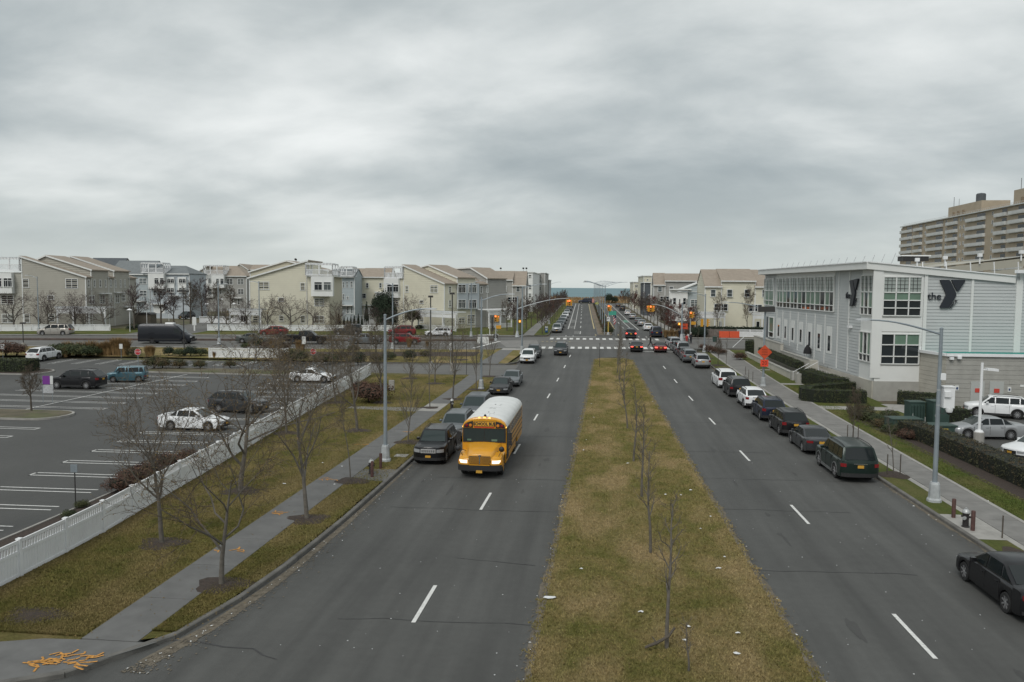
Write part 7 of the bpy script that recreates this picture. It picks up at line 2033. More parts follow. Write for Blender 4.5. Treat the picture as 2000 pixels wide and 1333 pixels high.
mb = MB(); mb.tube([(.12, -.05, .2), (.1, -.1, -.15), (.3, -.15, -.2), (.4, -.15, .1)], .02, 5); mb.build('cable', m_darkpole, o)
# ================================================================ ROAD-WORK SIGN
m_orange = mat('sign_orange', (0.55, 0.07, 0.02), .5, var=.06, vscale=3); m_orange_r = mat('sign_fluor_red', (0.75, 0.07, 0.03), .45)
m_sgl = mat('sign_lettering_dark', (.12, .02, .01), .6)
sg = thing('road_work_sign', 'orange diamond road-work sign on the right lamp post', 'sign', (16.7, 83.1, gz(16.7, 83) + .1))
zc_ = Plane((16.7, 83.1), d=(1, 0)).hit(1494, 688)[1] - sg.location.z
mb = MB(); r_ = .74; ps = [(0, -.18, zc_ - r_), (r_, -.18, zc_), (0, -.18, zc_ + r_), (-r_, -.18, zc_)]; mb.prism(ps, (0, .03, 0)); mb.build('diamond_plate', m_orange, sg)
for txt, dz in (('ROAD', .25), ('WORK', 0), ('AHEAD', -.25)):
 inst('lettering', text_mesh(txt, .19, .003, m_sgl), sg, (0, -.19, zc_ + dz), (PI / 2, 0, 0))
sg2 = thing('speed_plate', 'small fluorescent red plate reading 20 below the orange diamond', 'sign', (16.7, 83.1, gz(16.7, 83) + .1))
mb = MB(); mb.box((0, -.17, zc_ - 1.12), (.78, .03, .7)); mb.build('plate', m_orange_r, sg2)
inst('lettering', text_mesh('20', .55, .003, m_sgl), sg2, (0, -.19, zc_ - 1.12), (PI / 2, 0, 0))
# ================================================================ STOP SIGNS, POSTS, SMALL SIGNS
m_stop = mat('stop_sign_red', (0.42, 0.02, 0.025), .45); m_signw = mat('sign_white', (0.62, 0.63, 0.62), .5)
def stop_sign(px, pyb, h, label):
 g_ = G(px, pyb); o = thing('stop_sign', label, 'sign', (g_.x, g_.y, gz(g_.x, g_.y)), A_YAW + .35 * 0)
 mb = MB(); mb.tube([(0, 0, 0), (0, 0, h + .3)], .035, 6); mb.build('post', m_galv, o)
 for rr, yy, m, nm in ((.40, -.05, m_signw, 'rim_plate'), (.365, -.056, m_stop, 'face_plate')):
  mb = MB(); mb.prism([(rr * math.cos(PI / 8 + k * PI / 4), yy, h + rr * math.sin(PI / 8 + k * PI / 4)) for k in range(8)], (0, .01, 0)); mb.build(nm, m, o)
 inst('lettering', text_mesh('STOP', .27, .002, m_signw), o, (0, -.062, h), (PI / 2, 0, 0))
stop_sign(270, 716, 1.75, 'red octagonal stop sign above the teal car in the lot')
stop_sign(612, 712, 1.6, 'red octagonal stop sign by the lot exit shrubs')
def post_sign(px, pyb, h, w, hh, label, m=m_signw, cat='sign', pole=m_galv, text=None):
 g_ = G(px, pyb); o = thing('sign_post', label, cat, (g_.x, g_.y, gz(g_.x, g_.y)), A_YAW)
 mb = MB(); mb.tube([(0, 0, 0), (0, 0, h)], .03, 6); mb.build('post', pole, o)
 mb = MB(); mb.box((0, -.05, h - hh / 2), (w, .03, hh)); mb.build('plate', m, o)
 return o
post_sign(237, 699, 1.8, .42, .62, 'small white parking sign by the reeds')
post_sign(6, 700, 1.8, .5, .65, 'small white sign at the left edge of the lot')
post_sign(594, 702, 3.0, .5, 1.0, 'white notice with diagonal stripe on a dark post by the lot exit', pole=m_darkpole)
post_sign(148, 995, 2.05, .3, .35, 'grey-backed stall sign on dark post behind the white fence', m=m_galv, pole=m_darkpole)
post_sign(943, 700, 2.9, 1.6, .9, 'blank white board behind the second lamp post', m=m_signw)
post_sign(880, 722, 3.2, .3, .9, 'narrow white sign on a slim post at the corner bed', m=m_signw)
post_sign(911, 733, 3.6, .12, .12, 'thin bare sign post beside the driveway', m=m_darkpole, pole=m_darkpole)
post_sign(1171, 718, 3.0, .06, .5, 'sign seen edge-on on a thin post at the median end', m=m_darkpole, pole=m_darkpole)
g_ = G(95, 790); o = thing('banner_sign', 'purple and white real-estate banner on a wire post by the lot island', 'sign', (g_.x, g_.y, 0.1), A_YAW)
mb = MB(); mb.tube([(.35, 0, 0), (.35, 0, 2.35)], .02, 5); mb.tube([(-.45, 0, 0), (-.45, 0, 2.3)], .02, 5); mb.build('post', m_galv, o)
mb = MB(); mb.box((-.12, -.03, 1.95), (.62, .02, .72)); mb.build('purple_panel', mat('banner_purple', (.17, .03, .25), .5), o)
mb = MB(); mb.box((.32, -.03, 1.95), (.24, .02, .72)); mb.build('white_panel', m_signw, o)
mb = MB(); mb.box((0.02, -.03, 1.2), (.86, .02, .7)); mb.build('pale_panel', mat('banner_pale', (.4, .41, .42), .5, var=.3, vscale=5), o)
# ================================================================ LOT LIGHTS
def lot_lamp(px, pyb, h, label, two=True, base=True):
 g_ = G(px, pyb); o = thing('lot_lamp', label, 'lamp', (g_.x, g_.y, gz(g_.x, g_.y)), A_YAW, 'dark lot lamps')
 mb = MB(); mb.tube([(0, 0, 0), (0, 0, h)], .07, 6); mb.build('pole', m_darkpole, o)
 if base:
  mb = MB(); mb.lathe([(.24, 0), (.24, .9), (.2, .95)], n=10, cap=True); mb.build('base', m_concrete, o)
 for s_ in ((-1, 1) if two else (0,)):
  mb = MB(); mb.box((s_ * .45, 0, h + .12), (.55, .5, .22)); mb.box((s_ * .2, 0, h + .05), (.3, .08, .08)); mb.build('flood_head', m_darkpole, o)
lot_lamp(46, 683, 3.6, 'short dark lot lamp at the left edge', two=False)
lot_lamp(360, 697, 8.6, 'tall dark twin-head lot lamp in front of the side street')
lot_lamp(841, 722, 8.6, 'tall dark lot lamp under the first street lamp arm', two=False)
lot_lamp(883, 725, 9.0, 'tall dark lot lamp in front of the corner house', two=False)
o = thing('car_park_lamp', 'white car park lamp on concrete base beside the silver sedan', 'lamp', (24.85, 54.8, .1))
mb = MB(); mb.lathe([(.32, 0), (.32, .75), (.28, .8)], n=12, cap=True); mb.build('base', m_concrete, o)
mb = MB(); mb.lathe([(.28, 0), (.2, .12)], (0, 0, .8), 10, cap=True); mb.tube([(0, 0, .85), (0, 0, 5.35)], [.1, .08], 8); mb.build('pole', m_white, o, smooth=40)
mb = MB(); mb.bar((0, 0, 4.9), (.5, 0, 4.9), .08, .08); mb.prism([(.25, -.22, 4.86), (.95, -.18, 4.80), (.95, .18, 4.80), (.25, .22, 4.86)], (0, 0, .16)); mb.build('lamp_head', m_white, o)
gpl = 'white hat path lamps'
for k, (px, pyb, h, d_) in enumerate(((254, 650, 4.2, 'white hat-shaped path lamp beside the taupe porch'), (287, 636, 4.0, 'white hat path lamp by the dark gate box'), (330, 628, 4.4, 'white hat path lamp beside the side street bend'), (405, 628, 4.0, 'white hat path lamp left of the grey post'), (433, 615, 4.2, 'white hat path lamp in the grey house garden'), (458, 630, 4.2, 'white hat path lamp right of the grey post'))):
 g_ = G(px, pyb); o = thing('path_lamp', d_, 'lamp', (g_.x, g_.y, gz(g_.x, g_.y)), 0, gpl)
 mb = MB(); mb.tube([(0, 0, 0), (0, 0, h - .2)], .06, 6); mb.build('pole', m_white, o)
 mb = MB(); mb.lathe([(.5, 0), (.42, .06), (.12, .22), (.02, .28)], (0, 0, h - .2), 12); mb.build('hat', m_white, o, smooth=50)
# ================================================================ TRAFFIC SIGNALS
m_sig = mat('signal_yellow', (0.55, 0.27, 0.02), .5); m_lens = mat('signal_lens_dark', (0.03, .02, .015), .3)
m_red_on = mat('signal_red_lit', (.8, .1, .05), .3, emit=(1, .13, .04), estr=4.0); m_or_on = mat('signal_hand_lit', (.8, .3, .05), .3, emit=(1, .25, .05), estr=4.0)
def signal_head(root, x, y, z, rz=0.0, on=0, name='signal_head', m=m_sig):
 o = bpy.data.objects.new(name, None); COL.objects.link(o); o.parent = root; o.location = (x, y, z); o.rotation_euler = (0, 0, rz)
 mb = MB(); mb.box((0, 0, 0), (.36, .22, 1.08)); mb.build('housing', m, o)
 for k in range(3):
  zz = .34 - .34 * k
  mb = MB(); mb.lathe([(.001, -.125), (.11, -.12), (.12, -.1)], (0, 0, zz), 10, axis='Y'); mb.build('lens', (m_red_on if k == on else m_lens), o)
  mb = MB(); rings = [[(.14 * math.cos(a), yy, zz + .14 * math.sin(a)) for a in [PI * q / 6 for q in range(7)]] for yy in (-.11, -.32)]; mb.loft(rings, closed=False, cap=False); mb.build('visor', m, o)
 return o
def mast_signal(x, y, label, h=6.4, arm=8.0, side=1, rz=0.0, heads=2):
 root = thing('traffic_signal', label, 'traffic light', (x, y, gz(x, y) + .1), rz, 'traffic signals at the junction')
 mb = MB(); mb.lathe([(.42, 0), (.3, .5), (.18, 1.0), (.16, 1.1)], n=10, cap=True); mb.build('base', m_galv_l, root, smooth=40)
 mb = MB(); mb.tube([(0, 0, 1), (0, 0, h + .6)], [.15, .11], 10); mb.build('pole', m_galv, root, smooth=40)
 pts = [(side * arm * k / 8, 0, h - 1.6 + 1.9 * math.sin(k / 8 * PI / 2)) for k in range(9)]
 mb = MB(); mb.tube(pts, [.09 - .005 * k for k in range(9)], 7); mb.build('mast_arm', m_galv_l, root, smooth=40)
 e_ = pts[-1]
 signal_head(root, e_[0] + .1 * side, -.2, e_[2] - .75, 0); signal_head(root, e_[0] - .32 * side, 0, e_[2] - .75, 1.2)
 if heads > 2: signal_head(root, e_[0] + .45 * side, 0.1, e_[2] - .75, -1.4)
 o = bpy.data.objects.new('walk_head', None); COL.objects.link(o); o.parent = root; o.location = (.45 * side, 0, 2.8)
 mb = MB(); mb.box((0, 0, 0), (.5, .25, .5)); mb.build('housing', m_sig, o)
 mb = MB(); mb.box((0, -.13, 0), (.16, .02, .24)); mb.build('hand_lens', m_or_on, o)
 return root
mast_signal(-14.4, 139.4, 'mast-arm traffic signal at the far left corner, arm over the avenue', h=6.6, arm=9.0, side=1, heads=3)
mast_signal(13.9, 137.6, 'mast-arm traffic signal at the far right corner, arm to the left', h=5.8, arm=5.2, side=-1, heads=3)
def post_signal(x, y, label, h=3.6, hand=True, m=m_galv_l):
 root = thing('signal_post', label, 'traffic light', (x, y, gz(x, y) + .1), 0)
 mb = MB(); mb.lathe([(.3, 0), (.18, .4), (.12, .5)], n=8, cap=True); mb.tube([(0, 0, .4), (0, 0, h)], .08, 8); mb.build('pole', m, root)
 signal_head(root, .0, -.25, h + .35, 0); signal_head(root, .32, 0, h + .3, 1.5)
 if hand:
  mb = MB(); mb.box((.5, -.1, h - 1.1), (.8, .25, .55)); mb.build('walk_head', m_sig, root)
 return root
post_signal(-17.2, 131.6, 'yellow signal on a post at the cross street median nose', 3.4)
post_signal(15.6, 140.2, 'post-mounted yellow signal among the red shrubs, far right corner', 3.9)
pr_ = post_signal(1.6, 147.9, 'signal post with street sign and flag at the far median nose', 4.6, hand=False)
mb = MB(); mb.tube([(0, 0, .1), (0, 0, 2.4)], .1, 8); mb.build('yellow_sleeve', mat('sleeve_yellow', (.5, .36, .08), .6), pr_)
mb = MB(); mb.box((.75, -.12, 4.0), (1.35, .03, .75)); mb.build('street_sign', mat('sign_green', (.05, .30, .22), .5), pr_)
mb = MB(); mb.box((0, -.12, 2.9), (.62, .03, .75)); ar = mb.build('arrow_sign', m_signw, pr_)
mb = MB(); mb.bar((-.15, -.15, 2.75), (-.15, -.15, 3.05), .08, .02, up=(0, 1, 0)); mb.bar((-.15, -.15, 3.05), (.12, -.15, 3.05), .02, .08); mb.build('arrow', m_logo, ar)
fg = thing('flag', 'small striped flag hanging from a short staff at the far median', 'flag', (3.0, 148.2, gz(3, 148)))
mb = MB(); mb.tube([(0, 0, 0), (0, 0, 4.4)], .03, 5); mb.build('staff', m_galv_l, fg)
m_fr, m_fb = mat('flag_red', (.42, .05, .06), .8), mat('flag_blue', (.03, .05, .18), .8)
def flagz(u, v): return (-.02 - .55 * u * (1 - .3 * v), .12 * math.sin(u * 5 + v * 2), 4.1 - 1.7 * v - .5 * u)
for k in range(7):
 mb = MB(); n = 5
 vs = [flagz(i / n, (k + j) / 7) for j in (0, 1) for i in range(n + 1)]
 mb.add(vs, [(i, i + 1, n + 2 + i, n + 1 + i) for i in range(n)]); mb.build('stripe', m_fr if k % 2 == 0 else m_signw, fg)
mb = MB(); n = 4; vs = [tuple(Vector(flagz(i / n * .42, j * .5)) + Vector((0, -.02, 0))) for j in (0, 1) for i in range(n + 1)]; mb.add(vs, [(i, i + 1, n + 2 + i, n + 1 + i) for i in range(n)]); mb.build('canton', m_fb, fg)
o = thing('signal_cluster', 'yellow signal heads on a bracket of the near right corner lamp', 'traffic light', (15.2, 117.8, gz(15, 118) + .1))
signal_head(o, -.45, 0, 4.3, PI); signal_head(o, .35, 0, 4.3, PI / 2)
mb = MB(); mb.bar((-.5, 0, 4.9), (.45, 0, 4.9), .06, .06); mb.build('bracket', m_galv, o)
o = thing('overhead_sign', 'dark signal heads seen from behind on the orange-sign lamp post', 'traffic light', (16.72, 83.4, gz(16.7, 83.4)))
mb = MB(); mb.bar((-.7, -.1, 8.0), (.9, -.1, 8.0), .5, .55); mb.build('housing', m_darkpole, o)
mb = MB(); mb.bar((0, 0, 7.6), (.9, 0, 7.6), .05, .05); mb.build('bracket', m_galv, o)
# ================================================================ HYDRANTS, BOLLARDS, BOXES
m_hyd = mat('hydrant_black', (.025, .022, .022), .55); m_hydc = mat('hydrant_silver', (.45, .46, .46), .45, metal=.5); m_boll = mat('bollard_rust', (.075, .035, .03), .7, var=.3, vscale=6)
def hydrant(x, y, label, rz=0):
 o = thing('fire_hydrant', label, 'hydrant', (x, y, gz(x, y) + .13), rz)
 mb = MB(); mb.lathe([(.16, 0), (.16, .05), (.125, .07), (.12, .55), (.15, .57), (.15, .62)], n=12, cap=True); mb.build('barrel', m_hyd, o, smooth=40)
 mb = MB(); mb.lathe([(.15, .62), (.14, .70), (.08, .77), (.035, .79), (.035, .84), (.001, .84)], n=12); mb.build('bonnet', m_hydc, o, smooth=40)
 mb = MB(); mb.lathe([(.075, -.12), (.075, -.22), (.001, -.225)], (0, 0, .42), 10, axis='Y'); mb.build('nozzle_cap', m_hydc, o)
 for s_ in (1, -1):
  mb = MB(); mb.lathe([(.05, s_ * .11), (.05, s_ * .18), (.001, s_ * .185)], (0, 0, .46), 8, axis='X'); mb.build('side_nozzle', m_hyd, o)
 return o
def bollard(x, y, label, h=.85):
 o = MB(); o.lathe([(.085, 0), (.085, h - .02), (.07, h), (.001, h)], n=10)
 o.build('bollard', m_boll, label=label, cat='bollard', group='rusty hydrant bollards', loc=(x, y, gz(x, y) + .13), smooth=40)
hydrant(-12.0, 40.9, 'black hydrant with silver bonnet beside the left lamp post', .5)
bollard(-11.75, 40.2, 'rusty bollard in front of the left hydrant'); bollard(-11.85, 42.2, 'rusty bollard behind the left hydrant toward the lamp')
hydrant(15.55, 35.1, 'black hydrant with white-ringed nozzle on the right verge', -.7)
bollard(15.65, 36.5, 'rusty bollard behind the right hydrant'); bollard(15.62, 34.6, 'rusty bollard in front of the right hydrant')
hydrant(-12.0, 64.2, 'dark hydrant further up the left footway by the pale panel', .5)
o = thing('meter_cover', 'grey utility cover in the left verge near the lamp', 'cover', (-11.55, 45.6, .14)); mb = MB(); mb.box((0, 0, 0), (.75, .75, .03)); mb.build('lid', m_concrete, o)
m_util = mat('utility_green', (.035, .065, .055), .5, var=.1, vscale=2)
def util_box(x, y, sx, sy, h, label, ribs=0, slope=0.0, rz=0.0, tags=0):
 o = thing('utility_box', label, 'utility box', (x, y, gz(x, y) + .12), rz)
 mb = MB(); mb.box((0, 0, .05), (sx + .3, sy + .3, .1)); mb.build('plinth', m_concrete, o)
 mb = MB(); mb.prism([(-sx / 2, -sy / 2, .1), (sx / 2, -sy / 2, .1), (sx / 2, -sy / 2, h - slope), (-sx / 2, -sy / 2, h - slope)][::-1], (0, sy, 0)); mb.build('case', m_util, o)
 mb = MB(); mb.box((0, 0, h - slope + .04), (sx + .1, sy + .1, .08)); mb.build('lid', m_util, o)
 for k in range(ribs):
  mb = MB(); mb.box((-sx / 2 + sx * (k + .5) / ribs, -sy / 2 - .06, h * .5), (.05, .12, h * .8)); mb.build('cooling_fin', m_util, o)
 for k in range(tags):
  mb = MB(); mb.box((-.3 + .6 * k, -sy / 2 - .01, h - .18), (.4, .012, .1)); mb.build('warning_label', mat('label_yellow', (.5, .38, .06), .6), o)
 mb = MB(); mb.box((-sx * .35, -sy / 2 - .012, h * .5), (.12, .012, .16)); mb.build('white_label', m_signw, o)
util_box(23.3, 61.5, 1.1, .9, 1.75, 'tall ribbed green transformer cabinet', ribs=5, rz=.1); util_box(24.6, 60.7, 1.15, 1.1, 1.95, 'tallest smooth green cabinet beside the ribbed one', rz=.1)
util_box(21.6, 58.9, 2.1, 1.3, .9, 'low green utility box left of the tall cabinets', tags=1, rz=.1); util_box(22.9, 56.7, 2.2, 1.3, .85, 'low green utility box nearest the hedge', tags=2, rz=.1)
for k, (x, y, d_) in enumerate(((33.3, 68.3, 'yellow bollard by the grey doors, left of two'), (34.0, 67.9, 'yellow bollard by the grey doors, right of two'))):
 mb = MB(); mb.lathe([(.11, 0), (.11, 1.1), (.06, 1.16), (.001, 1.16)], n=10); mb.build('bollard', mat('bollard_yellow', (.5, .36, .04), .5), label=d_, cat='bollard', loc=(x, y, .15), smooth=40, group='yellow bollards by the hall')
o = thing('water_barrier', 'orange plastic barrier by the far right kerb', 'barrier', (22.9, 144.6, gz(23, 144.6) + .12))
for k in range(2):
 mb = MB(); mb.prism([(-1.75 + 1.78 * k, -.25, 0), (-.03 + 1.78 * k, -.25, 0), (-.03 + 1.78 * k, -.1, 1.15), (-1.75 + 1.78 * k, -.1, 1.15)], (0, .4, 0)); mb.build('segment', m_orange, o)
o = thing('newspaper_box', 'blue and white newspaper box at the far left corner', 'box', (-9.95, 150.0, gz(-10, 150) + .12))
mb = MB(); mb.box((0, 0, .55), (.5, .45, .8)); mb.build('case', mat('box_blue', (.02, .10, .28), .5), o)
mb = MB(); mb.box((0, 0, 1.1), (.52, .48, .3)); mb.build('top', m_signw, o)
mb = MB(); mb.box((0, -.23, .65), (.36, .02, .3)); mb.build('window_panel', m_signw, o)
mb = MB(); mb.box((0, 0, .08), (.4, .4, .16)); mb.build('foot', m_blk, o)
g_ = G(962, 661)
o = thing('equipment_trailer', 'small two-wheel equipment trailer with upright mast on the far kerb', 'trailer', (g_.x, g_.y, gz(g_.x, g_.y)), .1)
mb = MB(); mb.bar((-2.6, 0, .55), (.3, 0, .6), .1, .1); mb.bar((-1.2, -.5, .6), (1.0, -.5, .6), .1, .12); mb.bar((-1.2, .5, .6), (1.0, .5, .6), .1, .12); mb.bar((-1.2, -.5, .6), (-1.2, .5, .6), .1, .12); mb.build('frame', m_signw, o)
mb = MB(); mb.box((-.5, 0, 1.9), (.12, .12, 2.6)); mb.build('mast', m_signw, o)
mb = MB(); mb.box((-.05, 0, 2.9), (.22, .22, 1.5)); mb.box((-.02, 0, 1.7), (.4, .3, .9)); mb.build('drill_unit', m_blk, o)
mb = MB(); mb.bar((.1, 0, 2.2), (.9, 0, 1.2), .08, .08); mb.build('brace', m_galv, o)
for s_ in (1, -1):
 mb = MB(); rings = [[(.55 + .48 * math.cos(a), s_ * .72 + d, .42 + .48 * math.sin(a)) for d in (-.14, .14)] for a in [PI * q / 6 for q in range(7)]]; mb.loft(rings, closed=False, cap=False); mb.build('mudguard', m_signw, o)
 w = add_wheel(o, s_ * .72, 0, .38, m_rim, 5); w.location = (.55, s_ * .72, .38); w.rotation_euler = (0, 0, PI / 2 * s_)
o = thing('gate_kiosk', 'low dark stone gate box at the side street entrance', 'kiosk', (G(285, 632).x, G(285, 632).y, gz(G(285, 632).x, G(285, 632).y)))
mb = MB(); rings = [[(x * q, y * q2, z) for x, y in ((-1.7, -1.1), (1.7, -1.1), (1.7, 1.1), (-1.7, 1.1))] for z, q, q2 in ((0, 1, 1), (1.9, 1, 1))]; mb.loft(rings); mb.build('wall', mat('kiosk_stone', (.12, .105, .085), .9, var=.2, vscale=2), o)
mb = MB(); mb.prism([(-1.9, -1.3, 1.9), (1.9, -1.3, 1.9), (1.2, -1.3, 2.25), (-1.2, -1.3, 2.25)][::-1], (0, 2.6, 0)); mb.build('roof', m_blk, o)
o = thing('wheeled_bin', 'dark green wheeled bin on the right street corner', 'bin', (G(1396, 668).x, G(1396, 668).y, gz(17, 128)))
mb = MB(); rings = [[(x * q, y * q, z) for x, y in ((-.35, -.35), (.35, -.35), (.35, .35), (-.35, .35))] for z, q in ((.1, .8), (1.0, 1.0))]; mb.loft(rings); mb.build('tub', m_util, o); mb = MB(); mb.box((0, 0, 1.04), (.76, .78, .08)); mb.build('lid', m_util, o)
o = thing('direction_board', 'orange road-work arrow board at the far right corner', 'sign', (14.4, 139.0, gz(14, 139) + .1))
mb = MB(); mb.box((0, 0, 2.3), (1.25, .05, .95)); mb.build('board', m_orange, o); mb = MB(); mb.bar((-.3, -.04, 2.3), (.3, -.04, 2.3), .02, .1); mb.build('arrow', m_logo, o); mb = MB(); mb.tube([(0, 0.05, 0), (0, 0.05, 2.2)], .04, 5); mb.build('post', m_galv, o)
o = thing('grass_sign', 'small pale stone marker on the lawn beside the first lamp post', 'marker', (G(765, 765).x, G(765, 765).y, .1))
mb = MB(); mb.box((0, 0, .5), (.5, .3, 1.0)); mb.build('stone', m_concrete, o)
o = thing('estate_sign', 'white estate sign panel beside the side street entrance', 'sign', (G(380, 648).x, G(380, 648).y, gz(G(380, 648).x, G(380, 648).y)))
mb = MB(); mb.box((0, 0, 1.9), (.75, .1, 1.5)); mb.box((0, 0, .6), (.25, .1, 1.2)); mb.build('panel', m_signw, o)
o = thing('yellow_warning_sign', 'small yellow-green diamond sign on the far median', 'sign', (-.9, 262, gz(-1, 262)))
mb = MB(); mb.tube([(0, 0, 0), (0, 0, 2.6)], .04, 5); mb.build('post', m_galv, o); mb = MB(); mb.prism([(0, -.06, 1.9), (.65, -.06, 2.55), (0, -.06, 3.2), (-.65, -.06, 2.55)], (0, .03, 0)); mb.build('plate', mat('sign_lime', (.5, .5, .04), .5), o)
o = thing('keep_right_sign', 'small pinkish sign on the far median before the lime diamond', 'sign', (-2.4, 285, gz(-2, 285)))
mb = MB(); mb.tube([(0, 0, 0), (0, 0, 3)], .04, 5); mb.build('post', m_galv, o); mb = MB(); mb.box((0, -.06, 2.8), (.8, .03, 1.4)); mb.build('plate', mat('sign_pink', (.5, .25, .22), .5), o)
# ================================================================ VEGETATION
import numpy as np
def gen_tree(seed, H, r0, style, minr=.0052):
 rr = random.Random(seed)
 trunk, twig, tips = MB(), MB(), []
 P = dict(
  vase=dict(fork=.30, n=[9, 7, 6, 3], ang=[38, 42, 45, 45], ln=[.62, .50, .48, .45], lead=.78, up=.10, lv=4),
  round=dict(fork=.30, n=[11, 7, 6, 3], ang=[52, 45, 45, 45], ln=[.42, .46, .48, .5], lead=.9, up=.10, lv=4),
  column=dict(fork=.22, n=[18, 6, 4], ang=[22, 24, 26], ln=[.42, .42, .45], lead=1.0, up=.12, lv=3),
  sapling=dict(fork=.36, n=[13, 4, 3], ang=[50, 42, 45], ln=[.25, .5, .5], lead=1.0, up=.14, lv=3),
  spread=dict(fork=.26, n=[8, 6, 6, 3], ang=[55, 45, 42, 45], ln=[.66, .52, .50, .45], lead=.7, up=.06, lv=4),
  leggy=dict(fork=.5, n=[11, 6, 4], ang=[48, 42, 45], ln=[.30, .5, .5], lead=1.0, up=.08, lv=3))[style]
 def grow(p, d, L, r, lev):
  ns = 7 if lev == 0 else (5 if lev == 1 else (3 if lev == 2 else 2))
  pts, rad, dirs = [p.copy()], [r], [d.copy()]
  for i in range(ns):
   wob = .05 if lev == 0 else .16 + .03 * lev
   d = (d + Vector((rr.gauss(0, wob), rr.gauss(0, wob), rr.gauss(0, wob * .6) + P['up'] * (1 if lev else .3)))).normalized()
   p = p + d * (L / ns)
   t = (i + 1) / ns
   pts.append(p.copy()); rad.append(max(r * (1 - t * (.72 if lev else .80)), minr if lev > 1 else minr * 1.9)); dirs.append(d.copy())
  sides = 8 if lev == 0 else (5 if lev == 1 else (4 if lev == 2 else 3))
  (trunk if lev < 2 else twig).tube(pts, rad, sides, cap=(lev < 2))
  if lev >= 2: tips.append((pts[-1], dirs[-1]))
  if lev + 1 > P['lv']: return
  if lev >= len(P['n']): return
  n = P['n'][lev]
  az = rr.uniform(0, 6.28)
  for k in range(n):
   t0 = P['fork'] if lev == 0 else .22
   t = t0 + (1 - t0) * ((k + rr.uniform(.1, .9)) / n)
   if t > 1: t = 1
   f = t * ns; i = min(int(f), ns - 1); q = pts[i].lerp(pts[i + 1], f - i); rq = rad[i] + (rad[i + 1] - rad[i]) * (f - i)
   az += 2.4 + rr.uniform(-.5, .5)
   a = math.radians(P['ang'][lev] + rr.uniform(-12, 12)) * (1.0 - .25 * t if lev == 0 else 1)
   dd = dirs[i]; s1 = dd.cross(Vector((0, 0, 1)));
   if s1.length < .05: s1 = Vector((1, 0, 0))
   s1.normalize(); s2 = dd.cross(s1)
   nd = (dd * math.cos(a) + (s1 * math.cos(az) + s2 * math.sin(az)) * math.sin(a)).normalized()
   ll = (H if lev == 0 else L) * P['ln'][lev] * rr.uniform(.7, 1.15)
   if lev == 0: ll *= (1.1 - .55 * t) if style in ('round', 'sapling', 'leggy') else (1.0 - .3 * t)
   grow(q, nd, ll, max(rq * (.66 if lev == 0 else .62), minr * 1.08), lev + 1)
 grow(Vector((0, 0, -.15)), Vector((0, 0, 1)), H * P['lead'], r0, 0)
 return trunk, twig, tips
TREE_LIB = {}
def tree_lib(key, seed, H, r0, style, bark, twigm, leafm=None, nleaf=0, leafsize=.05, minr=.0052):
 tk, tw, tips = gen_tree(seed, H, r0, style, minr)
 if leafm and nleaf:
  rr = random.Random(seed + 5)
  for _ in range(nleaf):
   p, d = tips[rr.randrange(len(tips))]
   c = p - d * rr.uniform(0, .25) + Vector((rr.gauss(0, .06), rr.gauss(0, .06), rr.gauss(0, .06)))
   a = Vector((rr.gauss(0, 1), rr.gauss(0, 1), rr.gauss(0, 1))).normalized() * leafsize; b = a.cross(Vector((rr.gauss(0, 1), rr.gauss(0, 1), rr.gauss(0, 1)))).normalized() * leafsize * .6
   tw.add([c - a, c - b, c + a, c + b], [(0, 1, 2, 3)], 1)
 TREE_LIB[key] = (tk.mesh('trunk', bark, smooth=60), tw.mesh('crown', [twigm, leafm] if leafm else twigm), H)
def put_tree(key, x, y, label, h=None, rz=None, group=None, name='bare_tree', cat='tree', z=None, lean=0.0, wide=1.0):
 tkm, twm, H = TREE_LIB[key]
 s_ = (h / H) if h else 1.0
 o = thing(name, label, cat, (x, y, (gz(x, y) + .13) if z is None else z), R_.uniform(0, 6.28) if rz is None else rz, group)
 o.scale = (s_ * wide, s_ * wide, s_)
 if lean: o.rotation_euler = (0, lean, o.rotation_euler[2])
 inst('trunk', tkm, o); inst('crown', twm, o)
 return o
for k in range(4): tree_lib(f'vase{k}', 11 + k, 5.6, .10, 'vase', m_bark_g, m_twig_g, m_leaf_br, 700, .024)
for k in range(3): tree_lib(f'spread{k}', 31 + k, 5.4, .10, 'spread', m_bark_g, m_twig, m_leaf_br, 1500, .026)
for k in range(2): tree_lib(f'column{k}', 51 + k, 4.6, .055, 'column', m_bark_g, m_twig_g)
for k in range(4): tree_lib(f'sapling{k}', 71 + k, 4.2, .065, 'sapling', m_bark_g, m_twig_g)
for k in range(2): tree_lib(f'leggy{k}', 81 + k, 5.0, .05, 'leggy', m_bark_g, m_twig_g)
tree_lib('round0', 91, 5.0, .12, 'round', m_bark, m_twig_p, minr=.011); tree_lib('round1', 92, 5.0, .10, 'round', m_bark, m_twig_r, m_leaf_red, 700, .06, minr=.011); tree_lib('round2', 93, 5.0, .12, 'round', m_bark, m_twig, minr=.011)
for k in range(3): tree_lib(f'house{k}', 131 + k, 5.0, .17, 'spread', m_bark_g, m_twig_p, minr=.0085)
tree_lib('round3', 94, 5.0, .10, 'round', m_bark_g, m_twig_g, minr=.009)
gT = 'bare trees on the west lawn and verge'
